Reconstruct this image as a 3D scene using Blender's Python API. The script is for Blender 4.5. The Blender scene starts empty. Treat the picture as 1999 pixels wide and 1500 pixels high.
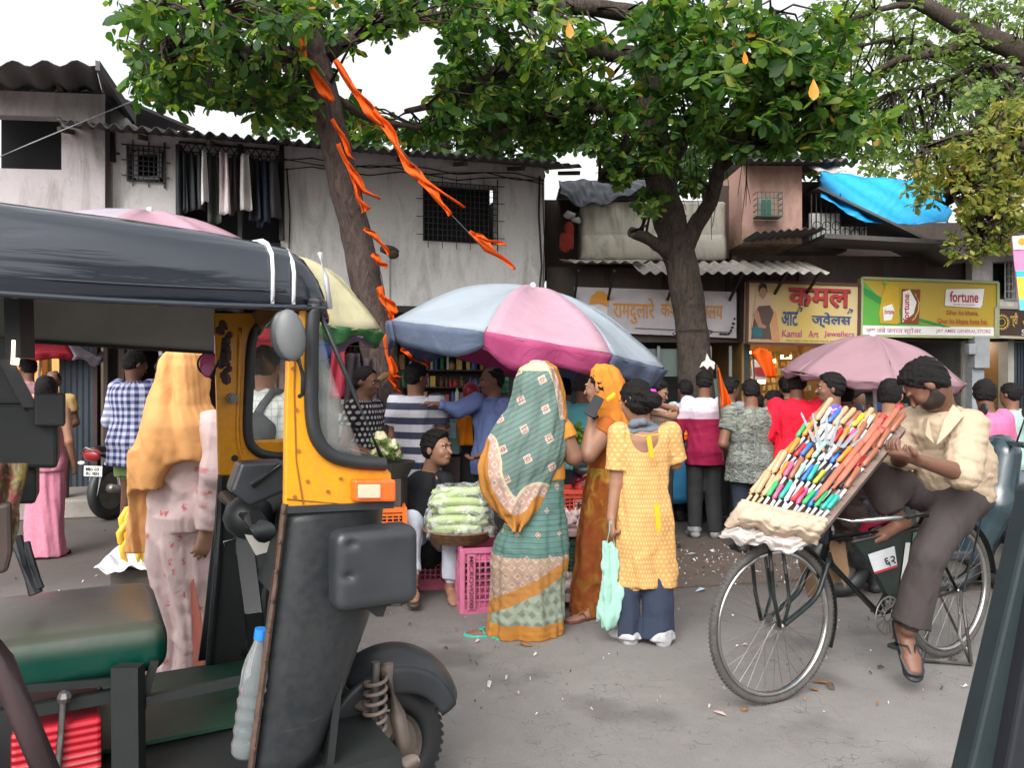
import bpy, math, random
import numpy as np
from mathutils import Vector, Matrix
random.seed(7); RNG = np.random.default_rng(11)
scene = bpy.context.scene
COL = scene.collection
F = 1500.0; CX = 999.5; CY = 750.0; H = 1.42
PI = math.pi
def V(*a): return Vector(a)
def P(px, py, d): return Vector(((px-CX)*d/F, d, H-(py-CY)*d/F))
def G(px, py):
    d = H*F/(py-CY); return P(px, py, d)
def gd(py): return H*F/(py-CY)
def PL(px, py, o, dr):
    """point on the vertical plane through o=(x,y) with plan direction dr, on the ray of a traced photo point"""
    k = (px-CX)/F
    t = (k*o[1]-o[0])/(dr[0]-k*dr[1])
    return P(px, py, o[1]+t*dr[1])
# ------------------------------------------------------------------ materials
class NT:
    def __init__(s, name):
        s.m = bpy.data.materials.new(name); s.m.use_nodes = True
        s.t = s.m.node_tree; s.N = s.t.nodes; s.L = s.t.links
        s.b = s.N['Principled BSDF']; s.out = s.N['Material Output']
        s._tc = None
    def n(s, typ, **kw):
        x = s.N.new(typ)
        for k, v in kw.items(): setattr(x, k, v)
        return x
    def set(s, sock, v):
        if isinstance(v, bpy.types.NodeSocket): s.L.new(v, sock)
        elif isinstance(v, (tuple, list)) and len(v) == 3 and sock.type == 'RGBA': sock.default_value = (*v, 1)
        else: sock.default_value = v
    def tc(s, k='Object'):
        if s._tc is None: s._tc = s.n('ShaderNodeTexCoord')
        return s._tc.outputs[k]
    def uv(s): return s.tc('UV')
    def sep(s, v):
        x = s.n('ShaderNodeSeparateXYZ'); s.set(x.inputs[0], v); return x.outputs
    def comb(s, a, b, c=0.0):
        x = s.n('ShaderNodeCombineXYZ'); s.set(x.inputs[0], a); s.set(x.inputs[1], b); s.set(x.inputs[2], c); return x.outputs[0]
    def math(s, op, a, b=0.0, c=0.0, clamp=False):
        x = s.n('ShaderNodeMath', operation=op, use_clamp=clamp)
        s.set(x.inputs[0], a); s.set(x.inputs[1], b); s.set(x.inputs[2], c); return x.outputs[0]
    def mix(s, f, a, b, bt='MIX'):
        x = s.n('ShaderNodeMix', data_type='RGBA', blend_type=bt)
        s.set(x.inputs[0], f); s.set(x.inputs[6], a); s.set(x.inputs[7], b); return x.outputs[2]
    def noise(s, scale=5, detail=4, rough=.6, vec=None, dist=0.0, out=0):
        x = s.n('ShaderNodeTexNoise'); s.set(x.inputs['Vector'], vec if vec is not None else s.tc())
        x.inputs['Scale'].default_value = scale; x.inputs['Detail'].default_value = detail
        x.inputs['Roughness'].default_value = rough; x.inputs['Distortion'].default_value = dist
        return x.outputs[out]
    def vor(s, scale=5, vec=None, feature='F1', out='Distance', rnd=1.0):
        x = s.n('ShaderNodeTexVoronoi', feature=feature); s.set(x.inputs['Vector'], vec if vec is not None else s.tc())
        x.inputs['Scale'].default_value = scale; x.inputs['Randomness'].default_value = rnd; return x.outputs[out]
    def ramp(s, f, stops, interp='LINEAR'):
        x = s.n('ShaderNodeValToRGB'); x.color_ramp.interpolation = interp; e = x.color_ramp.elements
        while len(e) < len(stops): e.new(0.5)
        for el, (p, c) in zip(e, stops):
            el.position = p; el.color = (*c, 1) if len(c) == 3 else c
        s.set(x.inputs[0], f); return x.outputs[0]
    def mapv(s, vec, scale=(1,1,1), rot=(0,0,0), loc=(0,0,0)):
        x = s.n('ShaderNodeMapping'); s.set(x.inputs[0], vec); x.inputs[1].default_value = loc
        x.inputs[2].default_value = rot; x.inputs[3].default_value = scale; return x.outputs[0]
    def bump(s, h, st=.3, dist=.01, nrm=None):
        x = s.n('ShaderNodeBump'); x.inputs['Strength'].default_value = st; x.inputs['Distance'].default_value = dist
        s.set(x.inputs['Height'], h)
        if nrm is not None: s.set(x.inputs['Normal'], nrm)
        return x.outputs[0]
    def fin(s, col, rough=.7, bump=None, metal=0.0, spec=.5, **kw):
        s.set(s.b.inputs['Base Color'], col); s.set(s.b.inputs['Roughness'], rough)
        s.set(s.b.inputs['Metallic'], metal); s.set(s.b.inputs['Specular IOR Level'], spec)
        if bump is not None: s.set(s.b.inputs['Normal'], bump)
        for k, v in kw.items(): s.set(s.b.inputs[k.replace('_', ' ')], v)
        return s.m
_mc = {}
def sc3(c, k): return tuple(min(1, max(0, x*k)) for x in c)
def mplain(name, col, rough=.6, metal=0.0, var=.18, scale=6, bmp=.15, dist=.004, spec=.5, **kw):
    key = ('p', name)
    if key in _mc: return _mc[key]
    t = NT(name); n = t.noise(scale, 5, .65)
    c = t.mix(t.ramp(n, [(.3, (0,0,0)), (.7, (1,1,1))]), sc3(col, 1-var), sc3(col, 1+var))
    b = t.bump(t.noise(scale*8, 4), bmp, dist)
    r = t.math('ADD', t.math('MULTIPLY', n, .18), rough-.09)
    _mc[key] = t.fin(c, r, b, metal, spec, **kw); return _mc[key]
def mcloth(name, col, var=.12, rough=.85, fold=.5, sheen=.15):
    key = ('c', name)
    if key in _mc: return _mc[key]
    t = NT(name); n = t.noise(4, 4, .6, dist=.6)
    c = t.mix(n, sc3(col, 1-var), sc3(col, 1+var))
    _mc[key] = t.fin(c, rough, clothbump(t, fold), spec=.2); return _mc[key]
def clothbump(t, fold=.5):
    v = t.mapv(t.tc(), (7, 7, 5.5), (.35, .25, .3))
    w = t.noise(1.0, 2, .5, vec=v, dist=1.6)
    fine = t.noise(260, 2, .5)
    w2 = t.noise(1.0, 3, .55, vec=t.mapv(t.tc(), (19, 19, 12), (.5, .3, .8)), dist=2.2)
    b1 = t.bump(w2, fold*.34, .010, t.bump(w, fold*.55, .025))
    return t.bump(fine, .12, .002, b1)
def mskin(name, col):
    key = ('s', name)
    if key in _mc: return _mc[key]
    t = NT(name); n = t.noise(9, 4, .6)
    c = t.mix(n, sc3(col, .82), sc3(col, 1.15))
    c = t.mix(t.math('MULTIPLY', t.noise(40, 3), .35), c, (col[0]*.9, col[1]*.62, col[2]*.55))
    _mc[key] = t.fin(c, .5, t.bump(t.noise(120, 3), .12, .002), spec=.4, Subsurface_Weight=.12, Subsurface_Radius=(.02,.008,.004), Subsurface_Scale=.3)
    return _mc[key]
# ------------------------------------------------------------------ objects
ORG = {}
def thing(name, label, cat, loc=(0,0,0), group=None):
    o = bpy.data.objects.new(name, None); COL.objects.link(o); o.empty_display_size = .1
    o.location = Vector(loc); ORG[o.name] = Vector(loc)
    o['label'] = label; o['category'] = cat
    if group: o['group'] = group
    return o
def tag(o, label=None, cat=None, group=None, kind=None):
    if label: o['label'] = label
    if cat: o['category'] = cat
    if group: o['group'] = group
    if kind: o['kind'] = kind
    return o
def mkobj(name, verts, faces, mats, parent=None, smooth=False, fm=None, uv=None, loc=None, quads=None):
    verts = np.asarray(verts, dtype=np.float64).reshape(-1, 3)
    if parent is not None: org = ORG[parent.name]
    else: org = Vector(loc) if loc is not None else Vector((verts[:,0].mean(), verts[:,1].mean(), verts[:,2].min()))
    v = verts - np.array(org)
    me = bpy.data.meshes.new(name)
    if quads is not None:
        q = np.asarray(quads, dtype=np.int32); k = q.shape[1]
        me.vertices.add(len(v)); me.vertices.foreach_set('co', v.astype(np.float32).ravel())
        me.loops.add(q.size); me.loops.foreach_set('vertex_index', q.ravel())
        me.polygons.add(len(q)); me.polygons.foreach_set('loop_start', np.arange(0, q.size, k, dtype=np.int32))
        me.update(calc_edges=True)
    else:
        me.from_pydata(v.tolist(), [], faces); me.update()
    if not isinstance(mats, (list, tuple)): mats = [mats]
    for m in mats: me.materials.append(m)
    if fm is not None: me.polygons.foreach_set('material_index', np.asarray(fm, dtype=np.int32))
    if smooth is True: me.polygons.foreach_set('use_smooth', np.ones(len(me.polygons), dtype=bool))
    elif smooth: me.polygons.foreach_set('use_smooth', np.ones(len(me.polygons), dtype=bool)); me.set_sharp_from_angle(angle=smooth)
    if uv is not None:
        l = me.uv_layers.new(name='UVMap'); vi = np.empty(len(me.loops), dtype=np.int32); me.loops.foreach_get('vertex_index', vi)
        l.data.foreach_set('uv', np.asarray(uv, dtype=np.float32)[vi].ravel())
    o = bpy.data.objects.new(name, me); COL.objects.link(o)
    if parent is not None: o.parent = parent; ORG[o.name] = org.copy()
    else: o.location = org; ORG[o.name] = org
    return o
def frame_from(d, up=(0,0,1)):
    d = Vector(d).normalized(); u = Vector(up)
    if abs(d.dot(u)) > .98: u = Vector((0,1,0)) if abs(d.y) < .9 else Vector((1,0,0))
    a = d.cross(u).normalized(); b = a.cross(d).normalized()
    return a, b, d
class MB:
    def __init__(s): s.v = []; s.f = []; s.m = []; s.mi = 0
    def add(s, vs, fs):
        o = len(s.v); s.v += [tuple(x) for x in vs]; s.f += [tuple(i+o for i in f) for f in fs]; s.m += [s.mi]*len(fs); return s
    def box(s, c, size, ax=None):
        x, y, z = [k/2 for k in size]; c = Vector(c)
        A = ax or (V(1,0,0), V(0,1,0), V(0,0,1))
        vs = [c+A[0]*(i*x)+A[1]*(j*y)+A[2]*(k*z) for i in (-1,1) for j in (-1,1) for k in (-1,1)]
        return s.add(vs, [(0,1,3,2),(4,6,7,5),(0,4,5,1),(2,3,7,6),(0,2,6,4),(1,5,7,3)])
    def bar(s, a, b, w, h, up=(0,0,1)):
        a = Vector(a); b = Vector(b); x, y, d = frame_from(b-a, up)
        return s.box((a+b)/2, (w, h, (b-a).length), (x, y, d))
    def hexa(s, p):   # 8 points: bottom 4 ccw, top 4
        return s.add(p, [(3,2,1,0),(4,5,6,7),(0,1,5,4),(1,2,6,5),(2,3,7,6),(3,0,4,7)])
    def slab(s, pts, n, th):
        """polygon pts thickened by th along n"""
        n = Vector(n).normalized()*th; k = len(pts); pts = [Vector(p) for p in pts]
        return s.add(pts+[p+n for p in pts], [tuple(range(k))[::-1], tuple(range(k, 2*k))]+[(i, (i+1)%k, (i+1)%k+k, i+k) for i in range(k)])
    def tube(s, path, r, n=10, cap=True, flat=None, up=(0,0,1)):
        path = [Vector(p) for p in path]; m = len(path)
        rs = r if isinstance(r, (list, tuple)) else [r]*m
        vs = []; pa = None
        for i, p in enumerate(path):
            d = (path[min(i+1, m-1)]-path[max(i-1, 0)])
            if d.length < 1e-9: d = V(0,0,1)
            d.normalize()
            if pa is None: a, b, _ = frame_from(d, up)
            else:
                a = (pa-d*pa.dot(d)).normalized(); b = a.cross(d)*-1; b = d.cross(a)
            pa = a
            for k in range(n):
                t = 2*PI*k/n; vs.append(p+(a*math.cos(t)*(flat or 1)+b*math.sin(t))*rs[i])
        fs = [(i*n+k, i*n+(k+1)%n, (i+1)*n+(k+1)%n, (i+1)*n+k) for i in range(m-1) for k in range(n)]
        if cap: fs += [tuple(range(n))[::-1], tuple(range((m-1)*n, m*n))]
        return s.add(vs, fs)
    def cyl(s, a, b, r, r2=None, n=16): return s.tube([a, b], [r, r if r2 is None else r2], n)
    def ring(s, c, ax, R, r, n=48, k=8, flat=1.0, a0=0, a1=2*PI):
        """torus (or arc of it) about unit axis ax; flat scales along the axis"""
        a, b, d = frame_from(ax); c = Vector(c); full = abs(a1-a0-2*PI) < 1e-6; m = n if full else n+1
        vs = []
        for i in range(m):
            t = a0+(a1-a0)*i/n; e = a*math.cos(t)+b*math.sin(t)
            for j in range(k):
                q = 2*PI*j/k; vs.append(c+e*(R+r*math.cos(q))+d*(r*flat*math.sin(q)))
        fs = [(i*k+j, ((i+1)%m)*k+j, ((i+1)%m)*k+(j+1)%k, i*k+(j+1)%k) for i in range(n) for j in range(k)]
        return s.add(vs, fs)
    def lathe(s, c, ax, prof, n=24):
        a, b, d = frame_from(ax); c = Vector(c); m = len(prof); vs = []
        for (r, z) in prof:
            for k in range(n):
                t = 2*PI*k/n; vs.append(c+d*z+(a*math.cos(t)+b*math.sin(t))*max(r, 1e-5))
        return s.add(vs, [(i*n+k, i*n+(k+1)%n, (i+1)*n+(k+1)%n, (i+1)*n+k) for i in range(m-1) for k in range(n)])
    def grid(s, fn, nu, nv, closed=False):
        vs = [fn(i/nu, j/nv) for i in range(nu+1) for j in range(nv+1)]
        return s.add(vs, [(i*(nv+1)+j, (i+1)*(nv+1)+j, (i+1)*(nv+1)+j+1, i*(nv+1)+j+1) for i in range(nu) for j in range(nv)])
    def ell(s, c, r, n=12, ax=None):
        A = ax or (V(1,0,0), V(0,1,0), V(0,0,1)); c = Vector(c); vs = []; m = n//2+1
        for i in range(m):
            ph = PI*i/(m-1)
            for k in range(n):
                t = 2*PI*k/n; vs.append(c+A[0]*(r[0]*math.sin(ph)*math.cos(t))+A[1]*(r[1]*math.sin(ph)*math.sin(t))+A[2]*(r[2]*math.cos(ph)))
        return s.add(vs, [(i*n+k, (i+1)*n+k, (i+1)*n+(k+1)%n, i*n+(k+1)%n) for i in range(m-1) for k in range(n)])
    def build(s, name, mat, parent=None, smooth=False, bevel=0, loc=None, solid=0):
        if not s.v: raise ValueError(name)
        o = mkobj(name, s.v, s.f, mat, parent, smooth, s.m, loc=loc)
        if solid:
            md = o.modifiers.new('s', 'SOLIDIFY'); md.thickness = solid; md.offset = 0
        if bevel:
            md = o.modifiers.new('b', 'BEVEL'); md.width = bevel; md.segments = 2; md.limit_method = 'ANGLE'; md.angle_limit = .6
            md.harden_normals = False
        return o
def sheet(name, fn, nu, nv, mat, parent=None, th=.004, smooth=True, loc=None, uv=True):
    us = np.linspace(0, 1, nu+1); vs = np.linspace(0, 1, nv+1)
    pts = [fn(u, v) for u in us for v in vs]; uvs = [(u, v) for u in us for v in vs]
    fs = [(i*(nv+1)+j, (i+1)*(nv+1)+j, (i+1)*(nv+1)+j+1, i*(nv+1)+j+1) for i in range(nu) for j in range(nv)]
    o = mkobj(name, [tuple(p) for p in pts], fs, mat, parent, smooth, uv=uvs, loc=loc)
    if th:
        md = o.modifiers.new('s', 'SOLIDIFY'); md.thickness = th; md.offset = 0
    return o
# ------------------------------------------------------------------ implicit surfaces for bodies and cloth
def surface_nets(Fd, org, h):
    s = Fd < 0
    n = Fd.shape
    c = np.zeros((n[0]-1, n[1]-1, n[2]-1), np.uint8)
    for i in (0,1):
        for j in (0,1):
            for k in (0,1): c += s[i:n[0]-1+i, j:n[1]-1+j, k:n[2]-1+k]
    act = (c > 0) & (c < 8); ii = np.argwhere(act)
    idx = np.full(c.shape, -1, np.int32); idx[act] = np.arange(len(ii))
    pos = np.zeros((len(ii), 3)); cnt = np.zeros(len(ii))
    for ax in range(3):
        e = np.zeros(3, int); e[ax] = 1; o2 = [a for a in range(3) if a != ax]
        for a in (0,1):
            for b in (0,1):
                off = np.zeros(3, int); off[o2[0]] = a; off[o2[1]] = b
                p0 = ii+off; p1 = p0+e
                f0 = Fd[p0[:,0],p0[:,1],p0[:,2]]; f1 = Fd[p1[:,0],p1[:,1],p1[:,2]]
                m = (f0 < 0) != (f1 < 0); t = f0[m]/(f0[m]-f1[m])
                pos[m] += p0[m]+t[:,None]*e; cnt[m] += 1
    pos /= cnt[:,None]
    qs = []
    for ax in range(3):
        u, v = [(1,2),(2,0),(0,1)][ax]
        sl0 = [slice(None)]*3; sl1 = [slice(None)]*3
        sl0[ax] = slice(0, n[ax]-1); sl1[ax] = slice(1, n[ax])
        for w in (u, v): sl0[w] = slice(1, n[w]-1); sl1[w] = slice(1, n[w]-1)
        a = s[tuple(sl0)]; b = s[tuple(sl1)]; m = np.argwhere(a != b)
        if len(m) == 0: continue
        flip = a[m[:,0],m[:,1],m[:,2]]
        base = m.copy(); base[:,u] += 1; base[:,v] += 1
        def g(du, dv):
            q = base.copy(); q[:,u] += du; q[:,v] += dv; return idx[q[:,0],q[:,1],q[:,2]]
        q = np.stack([g(-1,-1), g(0,-1), g(0,0), g(-1,0)], 1)
        q[~flip] = q[~flip][:, ::-1]
        qs.append(q)
    return pos*h+org, np.concatenate(qs)
class SDF:
    def __init__(s, h=.01): s.h = h; s.p = []; s.nc = False
    def raw(s, fn, lo, hi, k=.01, mode='u'): s.p.append((fn, np.array(lo, float), np.array(hi, float), k, mode, s.nc)); return s
    def cap(s, a, b, ra, rb=None, k=.015, flat=None, cut=None, mode='u'):
        a = np.array(a, float); b = np.array(b, float); rb = ra if rb is None else rb; ab = b-a; L = max(ab@ab, 1e-9)
        R = max(ra, rb)*1.05
        fl = None
        if flat is not None: fl = (np.array(Vector(flat[0]).normalized()), flat[1]); R *= max(1, flat[1])
        cu = [(np.array(q, float), np.array(Vector(nn).normalized())) for q, nn in (cut or [])]
        def fn(x, y, z):
            px, py, pz = x-a[0], y-a[1], z-a[2]
            t = np.clip((px*ab[0]+py*ab[1]+pz*ab[2])/L, 0, 1)
            qx, qy, qz = px-t*ab[0], py-t*ab[1], pz-t*ab[2]
            if fl:
                g = qx*fl[0][0]+qy*fl[0][1]+qz*fl[0][2]; w = g*(1/fl[1]-1)
                qx, qy, qz = qx+w*fl[0][0], qy+w*fl[0][1], qz+w*fl[0][2]
            d = np.sqrt(qx*qx+qy*qy+qz*qz)-(ra+t*(rb-ra))
            if fl and fl[1] < 1: d = d*max(fl[1], .5)
            for q, nn in cu: d = np.maximum(d, (x-q[0])*nn[0]+(y-q[1])*nn[1]+(z-q[2])*nn[2])
            return d
        return s.raw(fn, np.minimum(a, b)-R, np.maximum(a, b)+R, k, mode)
    def chain(s, pts, rs, k=.012, **kw):
        for i in range(len(pts)-1): s.cap(pts[i], pts[i+1], rs[i], rs[i+1], k, **kw)
        return s
    def ell(s, c, r, ax=None, k=.015, mode='u'):
        c = np.array(c, float); A = np.array([list(v) for v in (ax or (V(1,0,0), V(0,1,0), V(0,0,1)))]); r = np.array(r, float); R = r.max()*1.05
        def fn(x, y, z):
            px, py, pz = x-c[0], y-c[1], z-c[2]
            u = [(px*A[i][0]+py*A[i][1]+pz*A[i][2]) for i in range(3)]
            k0 = np.sqrt(sum((u[i]/r[i])**2 for i in range(3)))+1e-6
            k1 = np.sqrt(sum((u[i]/r[i]**2)**2 for i in range(3)))+1e-6
            return k0*(k0-1)/k1
        return s.raw(fn, c-R, c+R, k, mode)
    def loft(s, o, ax, sec, folds=None, e=2.2, k=.015, mode='u', caps=True):
        """sec rows (u, centre a, centre b, radius a, radius b); folds (n, amp0, amp1, phase, twist)"""
        o = np.array(o, float); A = [np.array(v, float) for v in ax]; S = np.array(sorted(sec), float)
        R = max(S[:,3].max(), S[:,4].max())+.03
        pts = []
        for r in S:
            c = o+A[2]*r[0]+A[0]*r[1]+A[1]*r[2]; pts += [c-R, c+R]
        pts = np.array(pts)
        def fn(x, y, z):
            px, py, pz = x-o[0], y-o[1], z-o[2]
            a = px*A[0][0]+py*A[0][1]+pz*A[0][2]; b = px*A[1][0]+py*A[1][1]+pz*A[1][2]; u = px*A[2][0]+py*A[2][1]+pz*A[2][2]
            I = lambda j: np.interp(u, S[:,0], S[:,j])
            ra, rb = I(3), I(4); aa = (a-I(1))/ra; bb = (b-I(2))/rb
            d = ((np.abs(aa)**e+np.abs(bb)**e)**(1/e)-1)*np.minimum(ra, rb)
            if folds:
                for (n, a0, a1, ph, tw) in folds:
                    th = np.arctan2(bb, aa); w = (u-S[0,0])/(S[-1,0]-S[0,0]); amp = a0+(a1-a0)*np.clip(w, 0, 1)
                    q = n*th+ph+tw*u+.7*np.sin(2*th+u*5+ph)
                    d = d-amp*(np.cos(q)+.35*np.cos(2.3*q+1+u*7))
            if caps: d = np.maximum(d, np.maximum(S[0,0]-u, u-S[-1,0]))
            return d
        return s.raw(fn, pts.min(0), pts.max(0), k, mode)
    def rows(s, d, rows, ratio=.7, folds=None, e=2.2, k=.015, mode='u', yoff=0.0):
        """loft whose outline follows traced rows (py, x left, x right[, depth radius, depth offset])"""
        sec = []
        for r in rows:
            zz = H-(r[0]-CY)*d/F; xl = (r[1]-CX)*d/F; xr = (r[2]-CX)*d/F; rx = (xr-xl)/2
            rb = r[3] if len(r) > 3 and r[3] else rx*ratio
            sec.append((zz, (xl+xr)/2, (r[4] if len(r) > 4 else 0)+yoff, rx, rb))
        return s.loft((0, d, 0), (V(1,0,0), V(0,1,0), V(0,0,1)), sec, folds, e, k, mode)
    def noise(s, amp, sc, seed=0, aniso=(1,1,.35), crease=.5):
        rr = np.random.default_rng(seed); K = [(rr.normal(size=3)*sc*np.array(aniso)*q, rr.uniform(0, 6.28), 1/q**.8) for q in (1,1.7,2.6,4.1) for _ in range(2)]
        def post(x, y, z):
            w = 0
            for (kv, ph, am) in K:
                q = x*kv[0]+y*kv[1]+z*kv[2]+ph
                q = q+.8*np.sin(q*.6+z*sc*.4+ph*2)
                t = np.sin(q); w = w+am*((1-crease)*t+crease*(1-2*np.abs(t))*.7)
            return w*amp*.62
        s.post = post; return s
    post = None
    def mesh(s, cover=None):
        h = s.h; U = [p for p in s.p if p[4] == 'u']
        lo = np.min([p[1] for p in U], 0)-3*h-.01; hi = np.max([p[2] for p in U], 0)+3*h+.01
        n = np.ceil((hi-lo)/h).astype(int)+1
        g = [lo[i]+h*np.arange(n[i]) for i in range(3)]
        Fd = np.full(tuple(n), .08, np.float64)
        for fn, a, b, k, mode, _ in s.p:
            i0 = np.clip(((a-k-3*h-lo)/h).astype(int), 0, n-1); i1 = np.clip(((b+k+3*h-lo)/h).astype(int)+2, 1, n)
            if (i1 <= i0).any(): continue
            sl = tuple(slice(i0[q], i1[q]) for q in range(3))
            x = g[0][sl[0]][:,None,None]; y = g[1][sl[1]][None,:,None]; z = g[2][sl[2]][None,None,:]
            d = fn(x, y, z); Q = Fd[sl]
            if mode == 'u':
                hh = np.maximum(k-np.abs(Q-d), 0)/k; Fd[sl] = np.minimum(Q, d)-hh*hh*k*.25
            elif mode == 's':
                d = -d; hh = np.maximum(k-np.abs(Q-d), 0)/k; Fd[sl] = np.maximum(Q, d)+hh*hh*k*.25
        if s.post is not None:
            x = g[0][:,None,None]; y = g[1][None,:,None]; z = g[2][None,None,:]
            m = np.abs(Fd) < .06
            X, Y, Z = np.broadcast_to(x, Fd.shape)[m], np.broadcast_to(y, Fd.shape)[m], np.broadcast_to(z, Fd.shape)[m]
            Fd[m] += s.post(X, Y, Z)
        if cover:   # cloth lies outside whatever it covers, near its own surface
            Bd = np.full(tuple(n), .08, np.float64)
            for fn, a, b, k, mode, nc in cover:
                if mode != 'u' or nc: continue
                i0 = np.clip(((a-.02-lo)/h).astype(int), 0, n-1); i1 = np.clip(((b+.02-lo)/h).astype(int)+2, 1, n)
                if (i1 <= i0).any(): continue
                sl = tuple(slice(i0[q], i1[q]) for q in range(3))
                d = fn(g[0][sl[0]][:,None,None], g[1][sl[1]][None,:,None], g[2][sl[2]][None,None,:]); Q = Bd[sl]; kk = .012
                hh = np.maximum(kk-np.abs(Q-d), 0)/kk; Bd[sl] = np.minimum(Q, d)-hh*hh*kk*.25
            Fd = np.minimum(Fd, np.maximum(Bd-.007, Fd-.028))
        for ax in range(3):
            for e in (0, -1):
                sl = [slice(None)]*3; sl[ax] = e; Fd[tuple(sl)] = .1
        return surface_nets(Fd, lo, h)
    def build(s, name, mat, parent=None, uvc=None, loc=None):
        v, q = s.mesh(); uv = None
        if uvc is not None:   # cylindrical wrap round a vertical axis: (x, y, facing)
            cx, cy, a0 = uvc
            dx, dy = v[:,0]-cx, v[:,1]-cy; th = np.arctan2(dy, dx)-a0; th = (th+PI) % (2*PI)-PI
            uv = np.stack([th*.17, v[:,2]], 1)
        return mkobj(name, v, None, mat, parent, True, uv=uv, quads=q, loc=loc)
# ------------------------------------------------------------------ lettering
def text_mesh(body, bold=0.0, shear=0.0):
    cu = bpy.data.curves.new('t', 'FONT'); cu.body = body; cu.offset = bold; cu.shear = shear; cu.resolution_u = 3
    o = bpy.data.objects.new('t', cu); COL.objects.link(o); bpy.context.view_layer.update()
    me = bpy.data.meshes.new_from_object(o.evaluated_get(bpy.context.evaluated_depsgraph_get()))
    v = np.array([x.co[:] for x in me.vertices]); f = [tuple(p.vertices) for p in me.polygons]
    bpy.data.objects.remove(o); bpy.data.curves.remove(cu); bpy.data.meshes.remove(me)
    return v, f
def text_on(name, body, quad, mat, parent, bold=0.0, shear=0.0, off=.012, n=None):
    """letters stretched over the quad (top-left, top-right, bottom-right, bottom-left)"""
    v, f = text_mesh(body, bold, shear)
    if len(v) == 0: return None
    lo, hi = v.min(0), v.max(0); s = (v[:,0]-lo[0])/max(hi[0]-lo[0], 1e-6); t = (v[:,1]-lo[1])/max(hi[1]-lo[1], 1e-6)
    q = [np.array(p) for p in quad]
    top = q[0][None]*(1-s[:,None])+q[1][None]*s[:,None]; bot = q[3][None]*(1-s[:,None])+q[2][None]*s[:,None]
    p = bot*(1-t[:,None])+top*t[:,None]
    nn = Vector(q[1]-q[0]).cross(Vector(q[3]-q[0])).normalized()
    if nn.y > 0: nn = -nn
    p = p+np.array(nn)*off
    return mkobj(name, p, f, mat, parent)
# ------------------------------------------------------------------ ground
def m_asphalt():
    t = NT('asphalt'); n1 = t.noise(.8, 5, .6); n2 = t.noise(9, 5, .6); n3 = t.noise(150, 3, .7); n4 = t.noise(2.6, 6, .7, dist=.5)
    c = t.mix(t.ramp(n1, [(.35, (0,0,0)), (.65, (1,1,1))]), (.155,.144,.136), (.215,.202,.192))
    c = t.mix(t.math('MULTIPLY', t.ramp(n4, [(.48, (0,0,0)), (.72, (1,1,1))]), .45), c, (.115,.105,.098))
    c = t.mix(t.math('MULTIPLY', t.ramp(n2, [(.55, (0,0,0)), (.75, (1,1,1))]), .3), c, (.28,.255,.225))
    c = t.mix(t.math('MULTIPLY', t.ramp(n3, [(.35, (0,0,0)), (.7, (1,1,1))]), .35), c, (.34,.33,.315))
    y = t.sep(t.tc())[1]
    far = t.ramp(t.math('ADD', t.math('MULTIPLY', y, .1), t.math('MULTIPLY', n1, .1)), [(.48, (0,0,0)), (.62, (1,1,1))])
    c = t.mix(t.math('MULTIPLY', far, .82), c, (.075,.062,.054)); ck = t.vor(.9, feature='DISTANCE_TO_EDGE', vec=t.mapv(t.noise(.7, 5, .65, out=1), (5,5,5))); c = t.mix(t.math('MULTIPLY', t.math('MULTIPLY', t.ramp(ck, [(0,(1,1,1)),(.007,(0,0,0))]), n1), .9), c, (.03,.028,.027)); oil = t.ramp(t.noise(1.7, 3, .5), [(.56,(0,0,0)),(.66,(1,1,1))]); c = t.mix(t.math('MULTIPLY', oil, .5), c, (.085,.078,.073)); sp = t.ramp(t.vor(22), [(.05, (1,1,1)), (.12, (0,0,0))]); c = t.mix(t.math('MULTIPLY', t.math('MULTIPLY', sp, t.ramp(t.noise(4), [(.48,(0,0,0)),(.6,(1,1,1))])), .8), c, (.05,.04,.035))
    return t.fin(c, .85, t.bump(n3, .5, .006, t.bump(n2, .25, .02)), spec=.25)
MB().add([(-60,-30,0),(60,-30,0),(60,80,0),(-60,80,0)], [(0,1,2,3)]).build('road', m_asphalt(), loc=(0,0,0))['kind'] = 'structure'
m_conc = mplain('footpath_concrete', (.24,.215,.19), .85, var=.25, scale=3)
def FAline(px): return PL(px, 750, (.603,10), (5.36,1.6))
# footpath in front of the shops with a kerb step
uA = V(5.36,1.6,0).normalized(); nA = V(uA.y,-uA.x,0)
fp = MB()
a = V(.603,10,0); L0 = a-uA*9+nA*.35; L1 = a+uA*.3+nA*.35
fp.slab([L0, L1, L1-nA*3, L0-nA*3], (0,0,1), .2)
fp.build('footpath', m_conc, bevel=.02)['kind'] = 'structure'
fp = MB(); fp.slab([V(.9,9.35,0), V(9.5,9.9,0), V(9.5,14,0), V(.9,14,0)], (0,0,1), .14)
fp.build('footpath', m_conc, bevel=.02)['kind'] = 'structure'
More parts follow.
